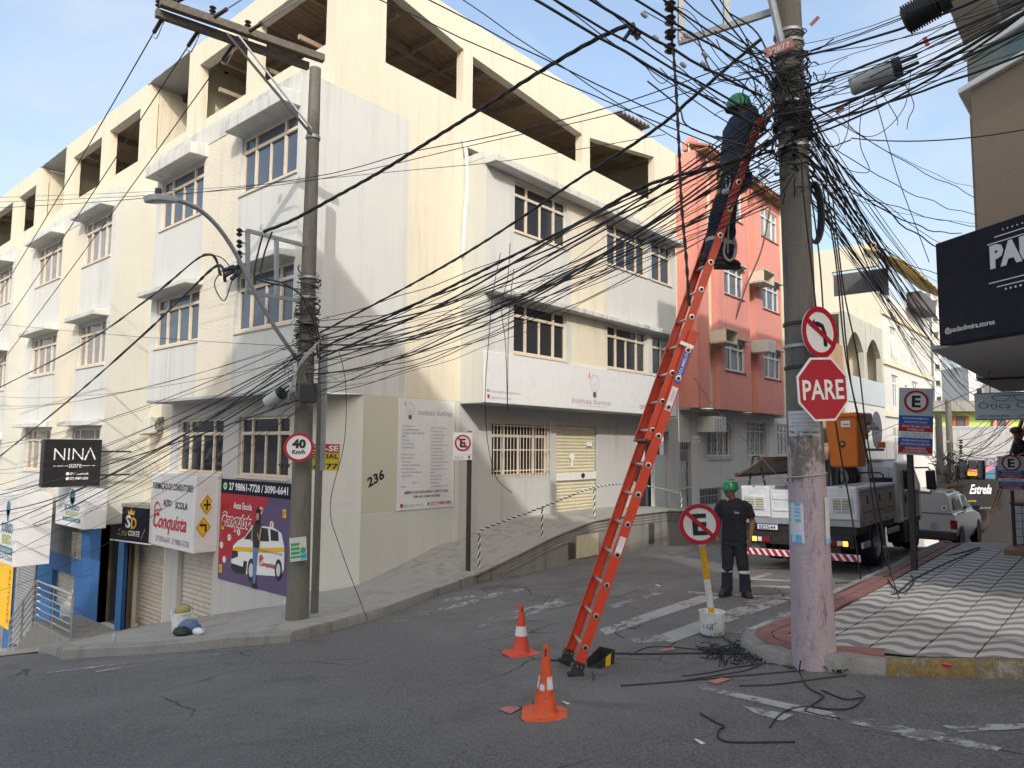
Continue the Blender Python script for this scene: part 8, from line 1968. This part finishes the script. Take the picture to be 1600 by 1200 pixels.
# chassis, bumper, lamps, plate
TP_('chassis','truck_dark',(.05,4.4,.55,W_ - .55,.42,.62)); TP_('crossmember','truck_dark',(.0,.08,.1,W_ - .1,.40,.62))
BP = TP_('bumper','print_white',(-.06,-.02,.0,W_,.205,.315),bevel=.004);
for k in range(17):
    y = .03 + k * .118
    if y + .14 > W_: continue
    mb = MB(); f = rear_frame(); mb.prism([(-y - .065,.205),(-y,.205),(-y - .07,.315),(-y - .135,.315)],(Vector((-.0605,0,0)),Vector((0,1,0)) * -1,Z_.copy()),0,.003); mb.build('bumper_stripe','sign_red',BP,local=True)
for y in (.35,W_ - .35): TP_('bumper_hanger','truck_dark',(-.02,.3,y - .04,y + .04,.28,.45))
for y0,sgn in ((.16,1),(W_ - .16,-1)):
    L = TP_('tail_lamp','truck_dark',(-.04,.02,min(y0,y0 + sgn * .34),max(y0,y0 + sgn * .34),.43,.54))
    TP_('indicator','lamp_amber',(-.052,-.04,min(y0 + sgn * .02,y0 + sgn * .10),max(y0 + sgn * .02,y0 + sgn * .10),.445,.525),parent=L); TP_('reverse_lamp','reflective_white',(-.050,-.04,min(y0 + sgn * .12,y0 + sgn * .19),max(y0 + sgn * .12,y0 + sgn * .19),.445,.525),parent=L); TP_('brake_lamp','lamp_red',(-.050,-.04,min(y0 + sgn * .20,y0 + sgn * .33),max(y0 + sgn * .20,y0 + sgn * .33),.445,.525),parent=L)
NP = TP_('number_plate','print_white',(-.035,-.022,W_ - .64,W_ - .28,.655,.765),bevel=.003); TP_('plate_band','sign_blue',(-.037,-.0352,W_ - .64,W_ - .28,.742,.765),parent=NP,bevel=0)
pf_ = (TK.matrix_world @ Vector((-.0375,W_ - .46,.665)),-(rollm @ Y_),rollm @ Z_); add_text(MB(),'BES5I44',pf_,0,0,.066,.29,'C',d=.002,bold=.01).build('lettering','print_black',NP,fix=False)
# wheels
def wheel(parent,x,y,r,w,side,local=True):
    T_w = MB().lathe([(r * .62,-w / 2),(r * .92,-w / 2),(r,-w * .36),(r,w * .36),(r * .92,w / 2),(r * .62,w / 2)],(x,y,r),28,ax=(X_,Z_,Y_),cap=False).build('wheel','black_rubber',parent,local=True,smooth=35)
    MB().lathe([(.0,side * w * .18),(r * .22,side * w * .20),(r * .25,side * w * .42),(r * .30,side * w * .42),(r * .34,side * w * .1),(r * .55,side * w * .12),(r * .63,side * w * .46)],(x,y,r),24,ax=(X_,Z_,Y_),cap=False).build('rim','galvanised' if side else 'truck_dark',T_w,local=True,smooth=35)
    return T_w
for x,rr in ((1.15,.40),(4.05,.40)): wheel(TK,x,.16,rr,.26,-1); wheel(TK,x,W_ - .16,rr,.26,1)
wheel(TK,1.15,.46,.40,.24,-1); wheel(TK,1.15,W_ - .46,.40,.24,1)
TP_('mudguard','truck_dark',(.62,.70,.02,.5,.36,.66),(1.62,1.68,.02,.5,.30,.66)); TP_('side_rail','plastic_grey',(1.75,2.55,-.02,.02,.50,.60)); TP_('side_rail','plastic_grey',(.1,.55,-.02,.02,.40,.50))
TP_('air_tank','plastic_grey',(2.55,2.95,.10,.34,.62,.80),(2.55,2.95,.10,.34,.86,1.02),bevel=.05)
# cab
CBM = MB(); cx_ = 2.72
prof = [(cx_,.62),(cx_,1.70),(cx_ + .10,1.82),(cx_ + 1.15,1.82),(cx_ + 1.55,1.70),(cx_ + 1.95,1.32),(cx_ + 2.0,.62)]
n = len(prof); i0 = len(CBM.v)
for y,ins in ((-.0,.06),(.06,0),(W_ - .06,0),(W_,.06)):
    for (x,z) in prof: CBM.v.append(Vector((min(max(x,cx_ + ins * .6),cx_ + 2.0 - ins * .6),y,z - (ins if z > 1.5 else 0))))
for a in range(3):
    for k in range(n): k2 = (k + 1) % n; CBM.f.append((a * n + k,a * n + k2,(a + 1) * n + k2,(a + 1) * n + k))
CBM.f.append(tuple(range(n))); CBM.f.append(tuple(3 * n + k for k in range(n))[::-1])
cab = CBM.build('cab','truck_white',TK,local=True,smooth=35,bevel=.03,seg=2)
for y0 in (.14,.62,1.30): TP_('cab_panel','truck_white',(cx_ - .022,cx_ - .002,y0,y0 + .40,1.45,1.72),parent=cab,bevel=.02)
MB().prism([(cx_ + .45,1.22),(cx_ + 1.25,1.22),(cx_ + 1.66,1.22),(cx_ + 1.42,1.62),(cx_ + .50,1.64)],(Vector((0,-.004,0)),X_.copy(),Z_.copy()),0,.01).build('side_window','glass_dark',cab,local=True)
MB().prism([(cx_ + .35,.70),(cx_ + 1.6,.70),(cx_ + 1.66,1.21),(cx_ + .40,1.21)],(Vector((0,-.006,0)),X_.copy(),Z_.copy()),0,.012).build('cab_door','truck_side',cab,local=True,bevel=.01)
TP_('door_handle','black_metal',(cx_ + .42,cx_ + .47,-.035,-.015,.98,1.14),parent=cab)
TP_('wheel_arch','truck_dark',(cx_ + .3,cx_ + 1.75,.0,.3,.55,.69),bevel=.02); TP_('cab_step','truck_dark',(cx_ + .2,cx_ + .55,-.01,.3,.22,.6),bevel=.02)
mr = MB(); mr.box(cx_ + 1.68,cx_ + 1.76,-.34,-.16,1.20,1.60); mr.build('mirror','plastic_black',TK,local=True,bevel=.03,seg=2); mr = MB().tube([(cx_ + 1.70,.02,1.14),(cx_ + 1.74,-.22,1.12),(cx_ + 1.74,-.24,1.24)],.016,8); mr.tube([(cx_ + 1.62,.02,1.66),(cx_ + 1.74,-.22,1.66),(cx_ + 1.74,-.24,1.58)],.016,8); mr.build('mirror_arm','black_metal',TK,local=True)
TP_('spare_carrier','truck_dark',(2.42,2.5,.9,1.3,.84,1.2)); sp_ = MB().lathe([(.24,-.11),(.38,-.11),(.41,-.06),(.41,.06),(.38,.11),(.24,.11)],(2.56,1.05,1.50),28,ax=(Y_,Z_,X_),cap=False).build('spare_wheel','black_rubber',TK,local=True,smooth=35); MB().lathe([(.0,-.02),(.09,-.03),(.10,-.08),(.13,-.08),(.15,-.02),(.22,-.02),(.25,-.09)],(2.56,1.05,1.50),22,ax=(Y_,Z_,X_),cap=False).build('rim','galvanised',sp_,local=True,smooth=35)
mb = MB().tube([(2.45,.18,1.40),(2.45,.18,1.56),(2.45,.25,1.60),(2.45,.62,1.60),(2.45,.68,1.55),(2.45,.68,1.40)],.016,8); mb.build('grab_rail','black_metal',TK,local=True,smooth=True); TP_('control_box','truck_dark',(2.5,2.7,.08,.42,1.02,1.50));
# boom, pedestal and basket
TP_('pedestal','black_metal',(1.98,2.12,.86,1.0,.84,1.9),bevel=.02);
for y in (.86,1.02): MB().bar((1.7,y,.86),(1.95,y - .05,2.15),.035,.045).build('outrigger_arm','black_metal',TK,local=True)
MB().bar((1.2,1.0,2.32),(3.6,.80,2.42),.26,.30).build('boom','boom_grey',TK,local=True,bevel=.03); MB().bar((1.5,.72,2.62),(3.3,.60,2.70),.20,.22).build('upper_boom','boom_grey',TK,local=True,bevel=.03); MB().bar((1.35,.60,2.40),(2.9,.52,2.46),.12,.14).build('boom_cylinder','truck_white',TK,local=True,bevel=.02)
for k in range(4): MB().tube([(1.3 + k * .4,.52,2.30),(1.4 + k * .4,.50,2.50),(1.35 + k * .4,.56,2.72)],.018,6).build('hydraulic_hose','black_rubber',TK,local=True)
MB().lathe([(.26,0),(.26,.05),(.18,.16),(.0,.2)],(3.3,.66,2.45),18,ax=(X_,Y_,Z_)).build('boom_knuckle','boom_grey',TK,local=True,smooth=30)
TP_('head_rest','black_metal',(1.4,3.2,.30,.36,2.02,2.07)); TP_('beacon','basket_orange',(3.02,3.14,.26,.38,2.08,2.20)); TP_('roof_spoiler','truck_white',(cx_ + .05,cx_ + 1.1,.25,1.75,1.82,1.86),bevel=.02)
bx0,by0,bs,bz0,bz1 = .45,.04,.54,1.74,2.66
BK = MB(); tp = .035; o_ = [(bx0 + tp,by0 + tp),(bx0 + bs - tp,by0 + tp),(bx0 + bs - tp,by0 + bs - tp),(bx0 + tp,by0 + bs - tp)]; q_ = [(bx0,by0),(bx0 + bs,by0),(bx0 + bs,by0 + bs),(bx0,by0 + bs)]
BK.hexa([(x,y,bz0) for x,y in o_] + [(x,y,bz1) for x,y in q_]); bk_ = BK.build('basket','basket_orange',TK,local=True,bevel=.035,seg=3,smooth=30)
MB().box(bx0 - .03,bx0 + bs + .03,by0 - .03,by0 + bs + .03,bz1 - .06,bz1 + .02).build('basket_rim','basket_orange',TK,local=True,bevel=.02,seg=2)
def lf_(o,u,v): m = TK.matrix_world; return (m @ Vector(o),(m.to_3x3() @ Vector(u)).normalized(),(m.to_3x3() @ Vector(v)).normalized())
bfr = lf_((bx0 + .014,by0 + .28,bz0 + .40),(0,-1,0),(.03,0,1)); mb = MB(); mb.prism([(-.05,-.04),(0,-.06),(.05,-.04),(.055,.04),(.03,.055),(-.03,.055),(-.055,.04)],bfr,.004,.010); mb.build('emblem','print_black',bk_); mb = MB(); add_text(mb,'190',bfr,0,-.02,.035,.075,'C',d=.013,bold=.02); add_text(mb,'ROTA',bfr,0,.025,.016,.06,'C',d=.013); mb.build('lettering','sign_yellow',bk_,fix=False)
b2 = lf_((bx0 + .005,by0 + .18,bz0 + .74),(0,-1,0),(.03,0,1)); mb = MB(); rect(mb,b2,-.09,.06,-.05,.06,.004,.008); mb.build('decal','print_white',bk_); add_text(MB(),'0800',b2,-.06,-.02,.03,.1,d=.011,bold=.02).build('lettering','print_red',bk_,fix=False)
b3 = lf_((bx0 + .35,by0 + .012,bz0 + .80),(0,0,-1),(1,0,0)); add_text(MB(),'ALTIVA',b3,0,0,.08,.4,d=.012).build('lettering','print_grey',bk_,fix=False) if False else None
# ladder lying on the rack along the left side
for k,(y,z,m_) in enumerate(((W_ - .02,1.62,'wood'),(W_ - .50,1.90,'wood'))): MB().bar((-.25,y,z),(3.2,y,z),.035,.075).build('roof_ladder_rail','maroon_board',TK,local=True)
for k in range(17): x = -.15 + k * .2; MB().bar((x,W_ - .04,1.63),(x,W_ - .48,1.885),.03,.11,X_).build('roof_ladder_rung','wood_grey',TK,local=True,bevel=.008)
for x in (.25,2.2): mb = MB(); mb.bar((x,W_ - .35,1.42),(x,W_ - .25,1.95),.03,.03,X_); mb.bar((x,W_ - .05,1.42),(x,W_ - .15,1.95),.03,.03,X_); mb.bar((x,W_ - .25,1.95),(x,W_ - .15,1.95),.03,.03); mb.build('ladder_rack','black_metal',TK,local=True)

# ================================================================== silver pickup parked beyond
cxr = 21.4; yr = on_x(1496,845,cxr).y; zg = G(cxr + 1,yr + .8) - .0
CR = thing('pickup_car','pale silver pickup with a closed canopy parked beyond the bucket truck','car',(cxr,yr,zg))
Wc = 1.66
def csec(x,pts): return x,pts
# half sections (y from the centre, z) at stations along the car, right half; mirrored
st = [(0.0,[(.0,.38),(.72,.38),(.80,.50),(.82,.80),(.80,1.02),(.74,1.06),(.66,1.50),(.60,1.58),(.0,1.62)]),(.9,[(.0,.30),(.76,.30),(.83,.50),(.83,.85),(.82,1.02),(.76,1.06),(.67,1.55),(.58,1.64),(.0,1.68)]),(1.6,[(.0,.28),(.76,.28),(.83,.50),(.83,.85),(.82,1.0),(.76,1.04),(.66,1.50),(.55,1.58),(.0,1.60)]),(2.5,[(.0,.28),(.76,.28),(.83,.50),(.83,.85),(.81,.98),(.75,1.02),(.64,1.42),(.52,1.50),(.0,1.52)]),(3.1,[(.0,.28),(.76,.28),(.83,.5),(.83,.82),(.80,.94),(.74,.98),(.70,1.06),(.6,1.08),(.0,1.10)]),(4.2,[(.0,.32),(.70,.32),(.78,.5),(.78,.72),(.74,.82),(.66,.86),(.5,.88),(.4,.89),(.0,.9)])]
mb = MB(); rows = []
for x,pts in st: rows.append([(x,Wc / 2 - y,z) for y,z in pts] + [(x,Wc / 2 + y,z) for y,z in pts[::-1]])
mb.grid(rows); mb.face(rows[0]); mb.face(rows[-1]); body = mb.build('body','car_silver',CR,local=True,smooth=28,bevel=.015)
MB().box(-.05,.16,.02,Wc - .02,.36,.60).build('bumper','car_plastic',CR,local=True,bevel=.04,seg=2)
for y in (.0,Wc):
    sg = -1 if y == 0 else 1; MB().box(-.014,.12,y - .012 if sg < 0 else y - .15,y + .15 if sg < 0 else y + .012,.66,.90).build('tail_lamp','lamp_red',CR,local=True,bevel=.02)
f = (Vector((0,.012,0)),X_.copy(),Z_.copy())
def side_poly(name,pts,mat_,off): mb = MB(); mb.v += [Vector((x,o,z)) for x,z,o in pts]; mb.f.append(tuple(range(len(pts)))); return mb.build(name,mat_,CR,local=True,fix=False)
side_poly('canopy_window',[(.28,1.12,.068),(1.35,1.12,.072),(1.30,1.44,.145),(.38,1.44,.145)],'boom_grey',0)
side_poly('side_window',[(1.62,1.08,.075),(2.45,1.08,.085),(2.35,1.42,.17),(1.68,1.45,.16)],'glass_dark',0); side_poly('side_window',[(2.5,1.07,.085),(2.98,1.07,.095),(2.5,1.38,.185)],'glass_dark',0)
mb = MB(); mb.face([(2.55,.25,1.50),(2.55,Wc - .25,1.50),(3.12,Wc - .12,1.08),(3.12,.12,1.08)]); mb.build('windscreen','glass_dark',CR,local=True)
MB().box(-.012,.0,.08,Wc - .08,1.035,1.055).build('tailgate_seam','car_plastic',CR,local=True,bevel=0); MB().box(.2,1.5,.005,.02,1.03,1.05).build('canopy_seam','car_plastic',CR,local=True,bevel=0)
rr = (Vector(CR.location) + Vector((-.016,.50,.72)),-Y_,Z_.copy()); mb = MB(); disc(mb,rr,0,0,.09,.0,.003,20,.075); add_text(mb,'80',rr,0,-.03,.06,.09,'C',d=.003,bold=.02); mb.prism([(-.04,-.12),(.04,-.12),(0,-.17)],rr,0,.003); mb.build('speed_decal','print_grey',CR)
r2 = (Vector(CR.location) + Vector((-.005,.26,1.20)),-Y_,Vector((.12,0,1)).normalized()); mb = MB(); disc(mb,r2,0,0,.065,.02,.024,16); mb.build('decal','print_white',CR); mb = MB(); rect(mb,r2,-.03,.03,-.03,.03,.025,.027); mb.build('decal','print_black',CR)
for x in (.75,3.45): wheel(CR,x,.11,.31,.2,-1); wheel(CR,x,Wc - .11,.31,.2,1)
for x in (.75,3.45):
    mb = MB(); disc(mb,(Vector((x,.004,.31)),X_.copy(),Z_.copy()),0,0,.38,.0,.006,24); mb.build('wheel_arch','car_plastic',CR,local=True)
MB().box(2.55,2.68,-.16,.02,1.02,1.16).build('mirror','print_teal',CR,local=True,bevel=.03,seg=2)
rk = MB(); rk.bar((.1,.2,1.72),(2.6,.2,1.66),.05,.07); rk.bar((.1,.62,1.72),(2.6,.62,1.66),.05,.07); [rk.bar((.2 + k * .26,.2,1.715),(.2 + k * .26,.62,1.715),.03,.03) for k in range(9)];
rl = rk.mesh('tmp'); o = bpy.data.objects.new('roof_ladder',rl); COL.objects.link(o); rl.materials.append(MATS['wood']); o.location = CR.location; WM[o] = Matrix.Translation(CR.location); tag(o,'brown ladder carried on the roof of the silver pickup','ladder')
CR2 = MB().obox(at(1453,778,20.5),X_ * .4,Y_ * .35,Z_ * .25).build('orange_box','basket_orange',None,bevel=.04); tag(recentre(CR2),'orange box glimpsed between truck mirror and pickup','box')

# ================================================================== small things
# outdoor air conditioner in the recess
AC = thing('outdoor_unit','white outdoor air conditioner unit under the overhang left of the barred corner','air conditioner',(7.2,17.75,1.62)); ya0,ya1 = 17.3,18.05
c0 = on_y(233,651,17.6); c1 = on_y(267,678,17.6)
MB().box(c0.x,c1.x,17.6,17.95,c1.z,c0.z).build('casing','ac_white',AC,bevel=.015)
af = RF(17.6); wx = c1.x - c0.x; mb = MB(); mx,mz = c0.x + wx * .62,(c0.z + c1.z) / 2
for k in range(6): r = .03 + k * .035; mb.tube([fr_pt(af,mx + r * math.cos(a),mz + r * math.sin(a),.012) for a in [i * .4 for i in range(17)]],.004,4)
for k in range(10): a = k * .628; mb.tube([fr_pt(af,mx,mz,.012),fr_pt(af,mx + .2 * math.cos(a),mz + .2 * math.sin(a),.012)],.004,4)
mb.build('fan_grille','frame_white',AC); mb = MB(); disc(mb,af,mx,mz,.20,.002,.005,20); mb.build('fan_dark','rafter_steel',AC)
MB().box(c0.x - .05,c1.x,17.62,17.95,c1.z - .04,c1.z - .005).build('bracket','wood',AC)
RWi = MB()
for k in range(26):
    x = 6.95 + .02 * k % .5; cy = 17.2 + k * .07; r = .16 + .03 * math.sin(k); RWi.tube([(7.1 + r * math.cos(a) * .9,cy + .04 * math.sin(a * 2 + k),.98 + r * math.sin(a)) for a in [i * .45 for i in range(15)]],.004,4,caps=False)
o = RWi.build('razor_wire','galvanised',None,fix=False); tag(stuff(recentre(o)),'coils of razor wire above the barber sign and curved white box','razor wire')
# odds and ends left by the shutter pillar
cb = on_g(282,984,.13); BKT = thing('bucket','white bucket stuffed with rags by the roller shutter pillar','bucket',cb); MB().lathe([(.12,0),(.14,.24),(.15,.24),(.15,.26),(.13,.26),(.12,.22),(0,.22)],cb,20,cap=False).build('shell','bucket_white',BKT,smooth=True); bm_ = MB(); ball(bm_,cb + Z_ * .28 + X_ * .02,(.12,.10,.09),n=10); bm_.build('rag','rag_yellow',BKT,smooth=True); mb = MB().tube([cb + Vector((.15 * math.cos(a),.15 * math.sin(a) * .2 - .05,.24 + .14 * math.sin(a))) for a in [i * math.pi / 8 for i in range(9)]],.005,5); mb.build('handle','galvanised',BKT); disc(mb := MB(),sign_frame(281,991,12,0)[0],0,0,.03,0,.01);
def lump(label,px,py,s,m_,cat,off=.13,seed=1):
    c = on_g(px,py,off); mb = MB(); ball(mb,c + Z_ * s[2] * .8,s,n=14)
    for v in mb.v: d = mnoise.noise(v * 9 + Vector((seed,0,0))); v += (v - c).normalized() * d * .35 * s[0]; v.z = max(v.z,c.z + .002)
    return tag(recentre(mb.build('bag',m_,None,smooth='all')),label,cat)
lump('crumpled blue plastic bag beside the rag bucket',294,990,(.14,.16,.10),'rag_blue','bag',seed=1); lump('dark crumpled bag in front of the blue one',284,993,(.10,.12,.06),'plastic_black','bag',seed=2); lump('small white plastic bag near the shutter',310,991,(.07,.10,.05),'bucket_white','bag',seed=3); lump('blue tarpaulin heap at the foot of the wooden ladder',1556,849,(.4,.3,.12),'tarp_blue','tarpaulin',-.35,seed=5)
for k,(px,py,w) in enumerate(((1028,915,.05),(905,862,.07),(850,897,.08),(770,915,.07),(884,1099,.03),(862,1120,.03),(1432,1039,.04),(260,1016,.08),(975,866,.09),(1093,1160,.03))):
    c = on_g(px,py,0.006); a = random.uniform(0,3); u = Vector((math.cos(a),math.sin(a),0)) * w; v = Vector((-math.sin(a),math.cos(a),0)) * w * .6
    o = MB().face([c - u - v,c + u - v * .8 + Z_ * .01,c + u * .9 + v + Z_ * .018,c - u * .8 + v]).build('litter','paper'); tag(recentre(o),['scrap of paper on the crosswalk behind the ladder','crumpled paper against the retaining wall, middle','pale litter at the wall foot near the railing','litter at the left end of the retaining wall','tiny paper flake left of the front cone','tiny paper flake beside the front cone','scrap by the yellow kerb','white scrap in the left gutter','flattened paper by the retaining wall vent','tiny flake on the road near the hooked cable'][k],'litter')
o = MB().obox(on_g(1480,1040,.16),X_ * .02,Y_ * .03,Z_ * .012).build('red_cap','sign_red'); tag(recentre(o),'little red plastic cap lying on the yellow kerb','litter')
# weeds
def weeds(label,px,py,n,h,spread,off=0):
    mb = MB(); c0 = on_g(px,py,off)
    for k in range(n):
        a = random.uniform(0,6.28); r = random.uniform(0,spread); b = Vector((c0.x + r * math.cos(a),c0.y + r * math.sin(a) * .5,c0.z)); d = Vector((math.cos(a + random.uniform(-.6,.6)),math.sin(a + random.uniform(-.6,.6)),random.uniform(.5,1.6))).normalized(); L = h * random.uniform(.5,1.1); s = d.cross(Z_).normalized() * L * random.uniform(.09,.2); m_ = b + d * L * .55; t = b + d * L - Z_ * L * .2
        mb.face([b,m_ - s,t,m_ + s])
    return tag(stuff(recentre(mb.build('weeds','leaf',None,fix=False))),label,'weeds')
weeds('leafy weeds growing at the gutter below the left pole',388,1004,60,.12,.16); weeds('weeds at the yellow kerb under the lilac pole',1310,1047,60,.10,.14); weeds('small tuft at the yellow kerb, between the two larger tufts',1372,1052,26,.07,.06); weeds('weeds at the yellow kerb, rightmost tuft',1424,1052,46,.10,.10); weeds('sparse weeds in the broken kerb corner',1243,1045,18,.06,.08)
mb = MB(); p = on_g(178,1001,.13); mb.lathe([(.03,0),(.03,.03),(.026,.07),(.010,.09),(.010,.11)],p,12); o = mb.build('bottle','plastic_grey',None,smooth=30); tag(recentre(o),'small bottle standing on the pavement near the landing','bottle')
